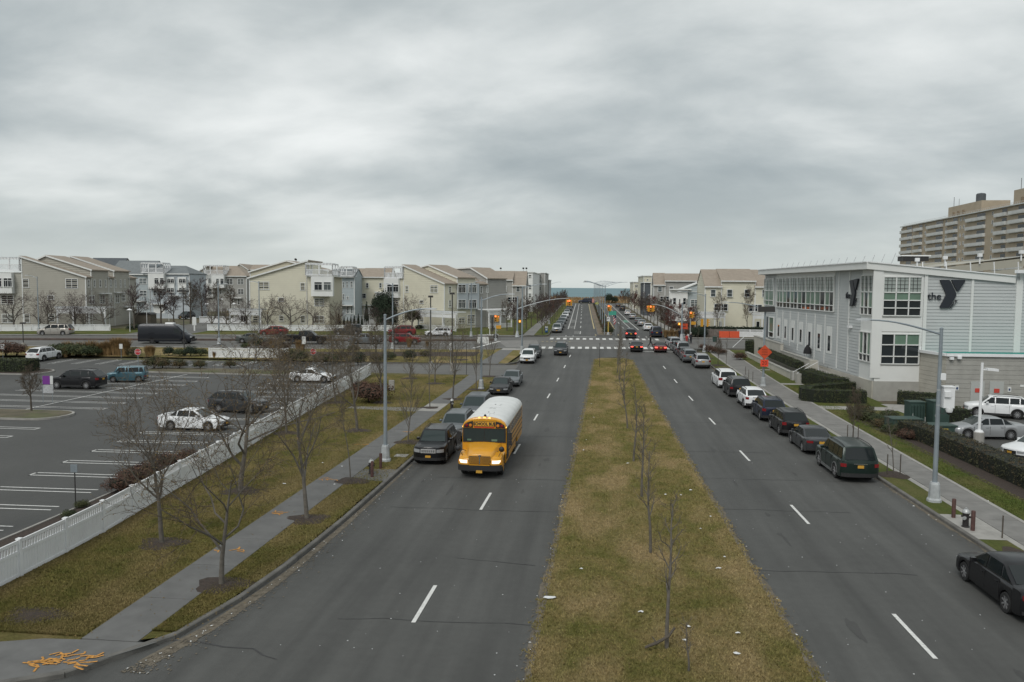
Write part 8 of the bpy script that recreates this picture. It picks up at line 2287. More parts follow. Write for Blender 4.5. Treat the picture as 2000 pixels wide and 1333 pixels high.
wl_ = [('spread0', 433, 1150, 5.4, 'bare spreading tree with low fork, nearest on the left verge', 1.0), ('vase0', 317, 1068, 5.6, 'bare tree on the lawn against the white fence, leftmost', 1.05), ('spread1', 470, 965, 7.4, 'tall bare tree rising above the white sedan, against the fence', 1.0),
    ('vase1', 600, 1020, 6.4, 'bare tree with straight grey trunk beside the footway', .95), ('leggy0', 685, 945, 4.6, 'thin bare sapling in a mulch pit on the verge', .8), ('column0', 797, 868, 4.2, 'narrow upright bare tree beside the tall lamp post', 1.0),
    ('vase2', 698, 845, 6.8, 'bare tree on the lawn before the red-brown shrub', .9), ('leggy1', 840, 800, 5.2, 'slim bare tree by the footway behind the bus', .9), ('vase3', 850, 752, 4.8, 'stocky bare tree on the lawn corner by the driveway', 1.0),
    ('vase1', 884, 783, 6.4, 'bare tree on the verge opposite the pale footway panel', .75), ('column1', 930, 764, 5.2, 'narrow upright bare tree nearer the driveway lamp', .8), ('column0', 956, 738, 5.2, 'narrow upright bare tree just past the driveway lamp', .8),
    ('spread2', 800, 742, 4.6, 'broad bare tree on the grass island by the driveway', 1.0), ('vase2', 560, 850, 5.8, 'bare tree on the lawn halfway along the fence', .9), ('spread1', 655, 790, 6.2, 'bare branching tree at the far end of the white fence', .95), ('vase0', 745, 790, 5.6, 'bare tree behind the tall lamp post', .9)]
for key, px, py, h, d_, w in wl_:
 g_ = G(px, py); put_tree(key, g_.x, g_.y, d_, h, group=gT, wide=w)
 pit(g_.x, g_.y, .95, .8)
for px, py in ((65, 1212), (900, 705)):
 g_ = G(px, py); pit(g_.x, g_.y, 1.1, .75)
gM = 'saplings along the median'
dm = ['nearest median sapling with a broken branch leaning on it', 'second median sapling from the viewer', 'third median sapling from the viewer', 'fourth median sapling from the viewer', 'fifth median sapling from the viewer', 'sixth median sapling from the viewer', 'seventh median sapling from the viewer', 'eighth median sapling from the viewer', 'ninth median sapling, near the crosswalk', 'last median sapling by the crosswalk']
for k, (x, y, h) in enumerate(((2.0, 22.0, 4.1), (2.05, 30.1, 4.0), (2.15, 38.3, 4.3), (2.07, 46.2, 4.3), (2.1, 57.1, 4.0), (2.25, 69.4, 4.2), (2.2, 86, 4.4), (2.15, 93, 4.4), (2.3, 101, 4.8), (2.6, 106.5, 5.4))):
 put_tree(f'sapling{k % 4}', x, y, dm[k], h, group=gM, name='median_sapling', wide=1.0 if k < 8 else .8)
g_ = G(1345, 1318); put_tree('sapling1', g_.x, g_.y, 'stunted twiggy sprout at the bottom of the median', 1.3, name='median_sapling', group=gM, wide=1.6)
o = thing('broken_branch', 'dark broken branch leaning on the nearest median sapling', 'branch', (2.0, 21.9, .13)); mb = MB()
mb.tube([(-.62, -.25, .12), (-.3, -.15, .22), (.02, -.06, .38), (.2, .0, .62)], [.035, .045, .04, .03], 6); mb.tube([(-.3, -.15, .22), (-.42, -.02, .34)], [.025, .012], 5); mb.build('branch_wood', m_bark, o)
gS = 'staked saplings on the east verge'
for k, (px, py, h, d_) in enumerate(((1745, 933, 3.6, 'young tree between two stakes beside the dark green SUV'), (1665, 868, 3.4, 'young reddish tree with stake beside the charcoal sedan'), (1418, 722, 3.6, 'young tree by the silver crossover'), (1402, 716, 3.4, 'young tree behind the silver crossover'), (1382, 702, 3.6, 'young tree near the junction corner lamp'), (1364, 690, 3.2, 'young tree closest to the right corner'))):
 g_ = G(px, py); put_tree(('sapling0', 'round2', 'sapling2', 'round2', 'sapling1', 'sapling3')[k], g_.x, g_.y, d_, h, group=gS, name='young_tree', wide=.6)
 if k < 2:
  for q, s_ in enumerate((-.35, .35)):
   mb = MB(); mb.tube([(0, 0, 0), (0, 0, 1.15)], .03, 5); mb.build('stake', m_bark, label=('wooden stake left of the young tree by the ' if s_ < 0 else 'wooden stake right of the young tree by the ') + ('dark green SUV' if k == 0 else 'charcoal sedan'), cat='stake', loc=(g_.x + s_, g_.y + .1 * s_, .12))
 pit(g_.x, g_.y, .8, .9)
g_ = G(1957, 1058); mb = MB(); mb.tube([(0, 0, 0), (0, 0, .95)], .03, 5); mb.build('stake', m_bark, label='lone wooden stake on the mulch beyond the right hydrant', cat='stake', loc=(g_.x, g_.y, .12)); pit(16.0, 31.2, .75, 1.2)
for k, (px, py, d_) in enumerate(((1462, 743, 'dark stake at the kerb beside the white minivan, left of three'), (1470, 748, 'dark stake at the kerb behind the minivan, middle of three'), (1456, 735, 'dark stake at the kerb behind the minivan, farthest of three'))):
 g_ = G(px, py); mb = MB(); mb.tube([(0, 0, 0), (0, 0, 1.2)], .03, 5); mb.build('stake', m_bark, label=d_, cat='stake', loc=(g_.x, g_.y, .12))
ORD_ = 'first second third fourth fifth sixth seventh eighth ninth tenth eleventh twelfth thirteenth fourteenth fifteenth sixteenth seventeenth eighteenth nineteenth twentieth'.split()
def ordw(k):
 if k < 20: return ORD_[k]
 return ('twenty-', 'thirty-')[k // 10 - 2] + ORD_[k % 10 - 1] if k % 10 else ('twenty-first' if 0 else ('', '', 'twentieth', 'thirtieth')[k // 10])
gA, gB, gC_ = 'street trees on the far west side', 'street trees on the far east side', 'trees on the far west lawn'
for k, y in enumerate((147, 155, 164, 173, 183, 193, 204, 216, 229, 243, 258, 275, 294, 315)):
 put_tree(('round0', 'round2', 'round0', 'round2', 'round1')[k % 5], fKL(y) - 1.3, y, f'dusky bare street tree, {ordw(k)} from the junction left of the far avenue', 5.2 + .5 * (k % 3), group=gA, name='street_tree', wide=.8)
for k, (px, py) in enumerate(((1004, 655), (1016, 652), (1028, 645), (1038, 640), (1050, 632), (990, 648), (1058, 624), (1066, 617))):
 g_ = G(px, py); put_tree(('round0', 'round2')[k % 2], g_.x, g_.y, f'bare dark-stemmed lawn tree before the grey house, {ordw(k)} of the scattered group', 6.0, group=gC_, name='lawn_tree', wide=.85)
for k, y in enumerate((146, 152, 159, 166, 174, 182, 191, 201, 212, 224, 237, 251, 267, 285, 305, 326)):
 put_tree(('round1', 'round0', 'round2', 'round0', 'round2')[k % 5], fKR(y) + 1.6, y, f'reddish bare street tree, {ordw(k)} from the junction right of the far avenue', 5.4 + .5 * (k % 3), group=gB, name='street_tree', wide=.85)
for k, (x, y) in enumerate(((16.5, 150), (18.2, 158), (17.0, 168), (18.0, 180), (17, 194), (16.5, 210))):
 put_tree(('round1', 'round2')[k % 2], x, y, f'bare garden tree right of the far footway, {ordw(k)} from the junction', 5.0, group='garden trees right of the avenue', name='garden_tree')
put_tree('round3', 22.6, 157, 'bare tree in front of the pale blue and cream houses', 7.5, name='garden_tree', wide=.7); put_tree('round3', 27.8, 155, 'taller bare tree in front of the cream house on the right', 8.6, name='garden_tree', wide=.6)
gH = 'bare trees before the left-hand houses'
for k, (px, h, d_) in enumerate(((28, 6.0, 'bare tree at the left edge before the taupe house'), (93, 6.6, 'bare spreading tree in the middle of the taupe wall'), (74, 4.2, 'low bare shrub tree left of the minivan'), (148, 6.2, 'bare tree at the taupe porch, left of two'), (163, 4.4, 'small bare tree before the taupe porch'), (205, 6.2, 'bare tree at the right end of the taupe fence'), (262, 7.6, 'thin bare tree at the side street corner'), (314, 8.0, 'slim dark-trunked tree on the side street lawn'), (340, 6, 'plum-twigged tree behind the lot lamp'), (414, 5.2, 'bare tree left of the porch of the big cream house'), (442, 4.4, 'small bare tree by the fence corner of the cream house'), (482, 5.8, 'bare tree in front of the cream house porch'), (523, 5.4, 'bare tree beside the red hatchback'), (567, 6.4, 'bare tree in the middle of the big cream wall'), (610, 5.6, 'bare tree at the right of the big cream wall'), (656, 5.0, 'small bare tree by the fence gap'), (734, 4.4, 'small brown tree behind the off-roader'), (778, 4.2, 'small bare tree right of the conifers'), (805, 6.0, 'rounded olive bare tree by the corner house'))):
 g_ = G(px, 646 if k not in (7, 8) else 636); put_tree(('house0', 'house1', 'house2')[k % 3] if k not in (6, 7, 8) else 'round0', g_.x, g_.y, d_, h, group=gH, name='garden_tree', wide=1.05)
for k, (px, py, h) in enumerate(((372, 632, 8), (395, 622, 8.5), (425, 622, 8), (450, 612, 7), (352, 615, 7))):
 g_ = G(px, py); put_tree(('round2', 'round0', 'round3')[k % 3], g_.x, g_.y, f'twiggy bare tree along the side street, {ordw(k)} of the cluster', h, group='trees along the side street', name='side_street_tree')
g_ = G(62, 806); put_tree('round2', g_.x, g_.y, 'small dense bare tree on the lot island', 3.4, name='island_tree', wide=1.0)
put_tree('vase2', -24.6, 28.5, 'bare tree at the left edge behind the fence', 3.6, group=gT); put_tree('vase3', -38, 31, 'bare tree crown entering at the left edge of the lot', 4.4, group=gT)
for k, (px, py, h) in enumerate(((545, 722, 4.6), (650, 700, 5.0), (690, 705, 4.8), (735, 702, 4.4), (500, 706, 4.4), (770, 690, 4))):
 g_ = G(px, py); put_tree(('round2', 'vase1', 'round3')[k % 3], g_.x, g_.y, f'bare thicket tree between the lot and the cross street, {ordw(k)} of six', h, group='thicket trees behind the lot', name='thicket_tree', wide=1.1)
def leaf_cloud(mb, n, fn, size, rr, mi=0, flat=.6):
 for _ in range(n):
  c, nrm = fn()
  a = Vector((rr.gauss(0, 1), rr.gauss(0, 1), rr.gauss(0, 1))); a = (a - nrm * a.dot(nrm) * flat).normalized() * size * rr.uniform(.6, 1.3)
  b = a.cross(nrm + Vector((rr.gauss(0, .5), rr.gauss(0, .5), rr.gauss(0, .5)))).normalized() * size * rr.uniform(.4, .8)
  mb.add([c - a, c - b, c + a, c + b], [(0, 1, 2, 3)], mi)
def bush_mesh(seed, rx, ry, rz, n, size, m, stems=True, taper=0.0):
 rr = random.Random(seed); mb = MB()
 ph = [rr.uniform(0, 6.28) for _ in range(6)]
 def fn():
  a, zz = rr.uniform(0, 2 * PI), rr.uniform(-.55, 1)
  q = math.sqrt(max(0, 1 - zz * zz)); lump = 1 + .16 * math.sin(3 * a + ph[0]) * math.sin(2.5 * zz + ph[1]) + .10 * math.sin(7 * a + ph[2] + 4 * zz)
  d = rr.uniform(.62, 1.02) * lump
  sh = (1 - taper * (zz + 1) / 2)
  nrm = Vector((q * math.cos(a), q * math.sin(a), zz)).normalized()
  return Vector((rx * q * math.cos(a) * d * sh, ry * q * math.sin(a) * d * sh, rz * (zz * d * .5 + .5))), nrm
 leaf_cloud(mb, n, fn, size, rr)
 core = MB(); rings = []
 for k in range(6):
  zz = -.5 + 1.35 * k / 5; q = math.sqrt(max(.02, 1 - zz * zz)) * .62 * (1 - taper * (zz + 1) / 2)
  rings.append([(rx * q * math.cos(2 * PI * j / 9), ry * q * math.sin(2 * PI * j / 9), rz * (zz * .62 * .5 + .5)) for j in range(9)])
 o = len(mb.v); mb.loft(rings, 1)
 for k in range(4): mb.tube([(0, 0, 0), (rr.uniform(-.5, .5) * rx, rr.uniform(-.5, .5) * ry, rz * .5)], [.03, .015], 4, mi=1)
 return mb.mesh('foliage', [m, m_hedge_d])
BUSH = {'green': [bush_mesh(s, 1, .9, 1.5, 1500, .07, m_hedge) for s in (1, 2)], 'olive': [bush_mesh(s, 1, .9, 1.5, 1300, .07, m_shrub) for s in (3, 4)], 'red': [bush_mesh(s, 1, 1, 1.6, 1400, .06, m_redbrown) for s in (5, 6)],
  'ever': [bush_mesh(s, 1, 1, 2.2, 1800, .08, m_evergreen) for s in (7, 8)], 'cone': [bush_mesh(s, .55, .55, 2.4, 1200, .08, m_evergreen, taper=.75) for s in (9, 10)], 'conered': [bush_mesh(12, .55, .55, 2.2, 1200, .07, m_redbrown, taper=.75)]}
def bush(kind, x, y, label, s=1.0, sz=None, group=None, name='shrub', cat='shrub', z=None):
 me = BUSH[kind][R_.randrange(len(BUSH[kind]))]
 o = inst(name, me, None, (x, y, (gz(x, y) + .05) if z is None else z), (0, 0, R_.uniform(0, 6.28)), (s, s, sz or s))
 tag(o, label, cat, group); return o
def reed_mesh(seed, m, n=420, h=1.5, spread=.8):
 rr = random.Random(seed); mb = MB()
 for _ in range(n):
  a, q = rr.uniform(0, 6.28), math.sqrt(rr.random()) * .35 * spread
  b = Vector((q * math.cos(a), q * math.sin(a), 0)); o_ = Vector((math.cos(a), math.sin(a), 0)) * rr.uniform(.1, .7) * spread
  hh = h * rr.uniform(.6, 1.05); w = Vector((-math.sin(a), math.cos(a), 0)) * .02
  m1 = b + o_ * .35 + Vector((0, 0, hh * .65)); t_ = b + o_ + Vector((rr.gauss(0, .08), rr.gauss(0, .08), hh))
  mb.add([b - w, b + w, m1 + w, m1 - w, t_], [(0, 1, 2, 3), (3, 2, 4)])
 return mb.mesh('blades', m)
REED = [reed_mesh(s, m_reed) for s in (1, 2, 3)]
def reed(x, y, label, s=1.0, group='ornamental grasses behind the lot'):
 o = inst('ornamental_grass', REED[R_.randrange(3)], None, (x, y, gz(x, y) + .1), (0, 0, R_.uniform(0, 6)), (s, s, s)); tag(o, label, 'grass clump', group)
gg = 'shrubs behind the parking lot'
BED = ['at the left edge', 'second from the left edge', 'right of the white crossover'] + [f'{ordw(q)} along the bed' for q in range(3, 20)] + [f'{ordw(q)} past the lot exit' for q in range(8)]
rr = random.Random(4)
for k, (px, py, kd, s_) in enumerate(((10, 698, 'red', 1.7), (32, 697, 'red', 1.5), (112, 697, 'green', 1.5), (128, 698, 'green', 1.6), (148, 698, 'green', 1.6), (168, 699, 'green', 1.5), (185, 697, 'green', 1.2), (262, 697, 'olive', 1.1), (330, 697, 'ever', .8), (352, 698, 'green', 1.0), (372, 698, 'ever', .9), (392, 697, 'green', 1.0), (505, 681, 'ever', .9), (520, 682, 'red', .9), (556, 684, 'red', .8), (565, 710, 'olive', 1.6), (585, 710, 'olive', 1.5), (628, 712, 'olive', 1.2), (648, 711, 'green', 1.1), (665, 705, 'olive', 1.1), (480, 682, 'green', .8), (700, 714, 'ever', 1.0), (735, 710, 'olive', 1.1), (760, 705, 'green', 1.0), (800, 706, 'ever', .9), (830, 698, 'olive', .8), (690, 690, 'olive', 1.0))):
 g_ = G(px, py); bush(kd, g_.x, g_.y, {'red': 'red-brown leafless-looking', 'green': 'dark green', 'olive': 'olive', 'ever': 'dense dark evergreen'}[kd] + f' shrub in the bed behind the lot, {BED[k]}', s_, s_ * .75, group=gg + ' (' + kd + ')')
for k, px in enumerate((128, 150, 172, 190, 200, 210, 222, 232, 240, 285, 292, 530, 545, 580, 588)):
 g_ = G(px, 697 if px < 260 else (699 if px < 300 else 686)); reed(g_.x, g_.y + .5, f'straw-coloured ornamental grass clump behind the lot, {ordw(k)} from the left', rr.uniform(1.2, 1.7) if px < 260 else 1.0)
for px, py, s_ in ((130, 699, .9), (800, 679, 1.0), (835, 678, .6), (420, 700, .6)):
 g_ = G(px, py); reed(g_.x, g_.y - .2, 'single pale grass tuft', s_, 'single grass tufts')
for k, (px, py, s_) in enumerate(((300, 722, 1.3), (318, 722, 1.1), (350, 722, 1.0), (390, 722, .9), (450, 720, .8))):
 g_ = G(px, py); bush('olive', g_.x, g_.y, f'olive shrub on the lot island behind the teal car, {ordw(k)} from the left', s_, s_ * .8, group='shrubs on the rear lot island')
def hedge(name, label, path, w, h, m=m_hedge, dens=150, size=.05, zbase=.12, group=None):
 """clipped hedge: dark core with a skin of leaves"""
 rr = random.Random(len(label)); pts = [Vector(p) for p in path]
 L = plen(pts); p0 = pts[0]
 o = thing(name, label, 'hedge', (p0.x, p0.y, gz(p0.x, p0.y) + zbase), 0, group)
 n = max(2, int(L / .8)); rs = resample(pts, n)
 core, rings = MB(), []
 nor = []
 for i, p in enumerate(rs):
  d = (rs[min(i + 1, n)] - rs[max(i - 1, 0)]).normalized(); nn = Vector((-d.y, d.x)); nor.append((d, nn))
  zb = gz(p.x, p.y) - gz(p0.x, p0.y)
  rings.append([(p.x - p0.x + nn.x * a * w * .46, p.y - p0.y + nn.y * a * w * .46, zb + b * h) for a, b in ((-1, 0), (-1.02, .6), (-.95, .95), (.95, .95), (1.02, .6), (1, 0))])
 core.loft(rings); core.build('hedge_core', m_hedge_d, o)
 mb = MB()
 def fn():
  t = rr.random() * n; i = min(int(t), n - 1); p = rs[i].lerp(rs[i + 1], t - i); d, nn = nor[i]
  zb = gz(p.x, p.y) - gz(p0.x, p0.y)
  s_ = rr.random() * (w + 2 * h + .0)
  lump = 1 + .035 * math.sin(t * 2.1) + .03 * math.sin(t * 5.3 + 1)
  if s_ < w: a, b, nr = (s_ / w - .5), 1.0 * lump, Vector((0, 0, 1))
  elif s_ < w + h: a, b, nr = -.5 * lump, (s_ - w) / h, Vector((-nn.x, -nn.y, 0))
  else: a, b, nr = .5 * lump, (s_ - w - h) / h, Vector((nn.x, nn.y, 0))
  dp = rr.uniform(-.05, .03)
  return Vector((p.x - p0.x + nn.x * a * w + nr.x * dp, p.y - p0.y + nn.y * a * w + nr.y * dp, zb + b * h + nr.z * dp)), nr
 leaf_cloud(mb, int(dens * L * (w + 2 * h)), fn, size, rr)
 for sgn, p, (d, nn) in ((-1, rs[0], nor[0]), (1, rs[-1], nor[-1])):
  zb = gz(p.x, p.y) - gz(p0.x, p0.y)
  def fe():
   a, b = rr.uniform(-.5, .5), rr.random()
   return Vector((p.x - p0.x + nn.x * a * w + d.x * sgn * .03, p.y - p0.y + nn.y * a * w + d.y * sgn * .03, zb + b * h)), Vector((d.x * sgn, d.y * sgn, 0))
  leaf_cloud(mb, int(dens * w * h), fe, size, rr)
 mb.build('leaves', m, o); return o
hedge('hedge', 'dark clipped hedge on the lot island at the left edge', [(-83, 82.4), (-63.0, 82.4)], 2.2, 1.35, m_hedge, 70, .08)
g_ = [G(*p) for p in ((1775, 845), (1800, 862), (1870, 903), (2005, 960), (2100, 1000))]
hedge('hedge', 'long brown-green hedge along the hall car park', [(21.4, 57.6), (21.9, 54.2), (22.1, 48), (22.2, 42), (22.3, 34), (22.3, 26)], 1.5, 1.0, mat('hedge_brownish', (.05, .052, .022), .85, var=.45, vscale=3, col2=(.07, .05, .025), c2scale=.8), 110, .05)
hedge('hedge', 'u-shaped clipped hedge in front of the ramp', [(24.2, 79.5), (20.2, 76.6), (18.9, 75.4), (18.6, 73.6), (19.5, 73.0), (23.4, 72.9)], 1.15, 1.15, m_hedge, 120, .055)
hedge('hedge', 'tall clipped hedge beside the steps', [(21.9, 87.6), (22.4, 83.5), (23.2, 79.2)], 1.7, 1.45, m_hedge, 120, .055)
hedge('hedge', 'clipped hedge in the planter above the low wall', [(21.3, 107.5), (21.7, 99), (22.0, 90.6)], 1.0, .75, m_hedge, 110, .055, zbase=1.2)
hedge('hedge', 'clipped hedge by the tower base, behind the cabinets', [(26.2, 73.0), (29.0, 72.0), (28.9, 69.3), (26.6, 69.0)], 1.1, 1.15, m_hedge, 110, .055)
hedge('hedge', 'clipped hedge beside the green cabinets by the car park', [(26.0, 66.6), (27.2, 62.4)], 1.2, 1.15, m_hedge, 110, .055)
hedge('hedge', 'dark hedge behind the board fence on the far right', [(18.0, 148.6), (33, 148.6)], 1.2, 1.7, m_evergreen, 40, .11)
hedge('hedge', 'square clipped hedge at the upper end of the terrace', [(21.2, 117.6), (23.2, 116.6)], 2.0, 1.9, m_hedge, 70, .07)
gz_ = 'shrubs by the east footway'
for k, (x, y, kd, s_) in enumerate(((20.4, 63.6, 'olive', 1.1), (20.9, 62, 'green', .9), (20.6, 60.2, 'olive', .8), (20.5, 58.0, 'green', .8), (20.6, 65.2, 'olive', 1.0), (21.2, 66.6, 'olive', 1.0), (20.8, 55.8, 'red', .8), (22.6, 64.5, 'green', .8))):
 bush(kd, x, y, {'olive': 'brownish clipped shrub', 'green': 'green shrub', 'red': 'red-brown shrub'}[kd] + f' by the green cabinets, {ordw(k)} of eight', s_, s_ * .62, group=gz_)
for k, (px, py, s_) in enumerate(((1385, 690, 1.0), (1398, 692, .9), (1410, 694, .8), (1445, 705, 1.0), (1374, 684, .8))):
 g_ = G(px, py); bush('red', g_.x, g_.y, f'rust-coloured shrub on the right lawn near the junction, {ordw(k)} of five', s_, s_ * .7, group='rusty shrubs near the junction')
gcn = 'small conifers behind the white fence'
for k, (px, h_) in enumerate(((645, .55), (652, .5), (672, .5), (679, .45), (685, .5), (692, .55), (700, .6), (707, .5), (716, 1.1), (738, .6), (745, .8))):
 g_ = G(px, 641); bush('cone', g_.x, g_.y, f'small dark cone-shaped conifer behind the white fence, {ordw(k)} from the left', h_ * 1.2, h_ * 1.9, group=gcn, name='conifer', cat='conifer')
g_ = G(662, 641); bush('conered', g_.x, g_.y, 'reddish cone-shaped conifer behind the white fence', 1.1, 1.35, name='conifer', cat='conifer')
for px, py, s_, d_ in ((740, 638, 2.0, 'big dark evergreen before the cream garage house, left of two'), (753, 638, 2.2, 'big dark evergreen before the cream garage house, right of two')):
 g_ = G(px, py); bush('ever', g_.x, g_.y, d_, s_ * .95, s_ * 1.55, name='evergreen_tree', cat='tree')
for px, h_ in ((769, 1.2), (773, 1.35), (763, 1.0)):
 g_ = G(px, 641); bush('cone', g_.x, g_.y, f'slim dark cypress beside the corner cream house, at {px}'.replace('at 769', 'middle').replace('at 773', 'right').replace('at 763', 'left'), h_, h_ * 1.4, group='slim cypresses', name='conifer', cat='conifer')
g_ = G(806, 644); bush('olive', g_.x, g_.y, 'rounded olive crown of the small tree by the corner house', 2.0, 1.9, z=gz(g_.x, g_.y) + 1.2)
for k, (px, py, s_) in enumerate(((818, 644, .8), (826, 644, .8), (920, 640, .9), (930, 640, .9), (938, 640, .8), (255, 646, .8), (268, 645, .9))):
 g_ = G(px, py); bush('ever', g_.x, g_.y, f'low dark clipped shrub by the porches, {ordw(k)} from the corner house', s_, s_ * .5, group='low porch shrubs')
for k, y in enumerate(range(150, 336, 5)):
 x = far_x(y, 1.75, -0.0195); bush(('green', 'olive', 'red', 'olive')[k % 4], x, y, f'hedge-like shrub along the far median, {ordw(k) if k < 20 else ordw(37 - k)} from the {"junction" if k < 20 else "turnaround"}', 1.15, .95, group='shrubs along the far median')
for k, (x, y) in enumerate([(15.5 + 2.2 * (k % 3), 147 + 5.5 * k) for k in range(14)]):
 bush(('red', 'red', 'olive')[k % 3], x, y, f'reddish garden shrub right of the far footway, {ordw(k)} from the junction', 1.3, 1.0, group='garden shrubs right of the avenue')
for k in range(7):
 bush('ever', 17.5 + R_.uniform(-1, 1), 145 + R_.uniform(0, 2.2), f'dark evergreen shrub at the far right corner, {ordw(k)} of seven', 1.1, .8, group='evergreen shrubs at the far right corner')
for k, (px, py) in enumerate(((1300, 660), (1308, 661), (1316, 661), (1324, 660), (1312, 656))):
 g_ = G(px, py); reed(g_.x, g_.y, f'pale dry grass clump at the far right corner, {ordw(k)} from the left', .9, 'pale grasses at the far right corner')
for k, (px, py, s_) in enumerate(((235, 965, .8), (262, 950, .9), (290, 935, .8), (330, 920, .9), (365, 905, .7), (135, 1015, .35), (160, 995, .35), (720, 790, 1.6), (735, 782, 1.5), (705, 772, 1.2))):
 g_ = G(px, py); bush('red' if k not in (5, 6) else 'green', g_.x, g_.y, f'red-brown shrub along the white fence, {ordw(k)} from the viewer' if k not in (5, 6) else ('little green shrub in the strip behind the fence, nearer' if k == 5 else 'little green shrub in the strip behind the fence, farther'), s_, s_ * .7, group='shrubs along the white fence' if k not in (5, 6) else 'little shrubs behind the fence')
def turf(name, label, x0f, x1f, y0, y1, n, m, dz=.12):
 rng = np.random.default_rng(5)
 u = rng.random(n) ** 2.4; y = y0 + (y1 - y0) * u; t = rng.random(n); zg = np.array([gz(0, v) for v in y])
 x = np.array([x0f(v) for v in y]) * (1 - t) + np.array([x1f(v) for v in y]) * t
 a = rng.random(n) * 6.28; h = .03 + .05 * rng.random(n); w = .012 + .014 * rng.random(n) * (1 + u)
 lean = rng.normal(0, .03, (n, 2))
 v = np.zeros((n, 3, 3))
 v[:, 0] = np.stack([x - w * np.cos(a), y - w * np.sin(a), dz + zg], 1)
 v[:, 1] = np.stack([x + w * np.cos(a), y + w * np.sin(a), dz + zg], 1)
 v[:, 2] = np.stack([x + lean[:, 0], y + lean[:, 1], dz + zg + h], 1)
 me = bpy.data.meshes.new(name); me.vertices.add(n * 3); me.vertices.foreach_set('co', v.reshape(-1))
 me.loops.add(n * 3); me.loops.foreach_set('vertex_index', np.arange(n * 3, dtype=np.int32))
 me.polygons.add(n); me.polygons.foreach_set('loop_start', np.arange(0, n * 3, 3, dtype=np.int32)); me.polygons.foreach_set('loop_total', np.full(n, 3, dtype=np.int32))
 me.update(); me.materials.append(m)
 o = bpy.data.objects.new(name, me); COL.objects.link(o); tag(o, label, 'grass', kind='stuff')
turf('median_turf', 'patchy green and straw turf on the median', lambda y: medL(y) - .02 + .16 * math.sin(y * 5.1) * math.sin(y * 1.7) + .08 * math.sin(y * 17), lambda y: medR(y) + .02 + .16 * math.sin(y * 4.3) * math.sin(y * 2.1) + .08 * math.sin(y * 19), 15.6, 107, 190000, m_turf, .10)
turf('lawn_turf', 'olive lawn between the white fence and the footway', lambda y: interp([(18, -19.5), (30, -19.8), (46, -21.4), (62, -22.9), (86, -25)], y), lambda y: SWL0 - .03, 20.6, 86, 130000, m_turf_l, .125)
turf('verge_turf', 'strip of grass between the left footway and the kerb', lambda y: SWL1 + .03, lambda y: interp([(20, -12.5), (21, -12.1), (23.2, -11.62), (26.5, -11.27), (32, -11.0), (60, -10.82), (84, -10.7)], y), 21.2, 84, 36000, m_turf_l, .125)
turf('east_turf', 'kept grass of the right verge and lawn', lambda y: swR1(y) + .25, lambda y: 20.4, 30, 84, 40000, m_turf_r, .118)
rng = random.Random(2); mb = MB()
for _ in range(6000):
 x, y = rng.uniform(-70, 70), rng.uniform(358, 384); z = dune(x, y); h = rng.uniform(.4, 1.1); w = rng.uniform(.1, .3)
 mb.add([(x - w, y, z), (x + w, y, z), (x + rng.uniform(-.3, .3), y, z + h)], [(0, 1, 2)])
mb.build('dune_grass', m_reed, label='straw-coloured dune grass along the beach crest', cat='grass', kind='stuff')
for k, (px, s_) in enumerate(((1189, 2.2), (1201, 1.6), (1150, 1.2))):
 x = Plane((0, 357), d=(1, 0)).hit(px, 585)[0]; bush('ever', x, 357, ('big dark scrub', 'mid dark scrub', 'small dark scrub')[k] + ' at the foot of the dune', s_, s_ * .9, group='dune scrub', z=gz(0, 357))
sheet('end_verge', [(-34, 354.2), (28, 354.2)], [(-34, 357.5), (28, 357.5)], .1, m_grass_r)
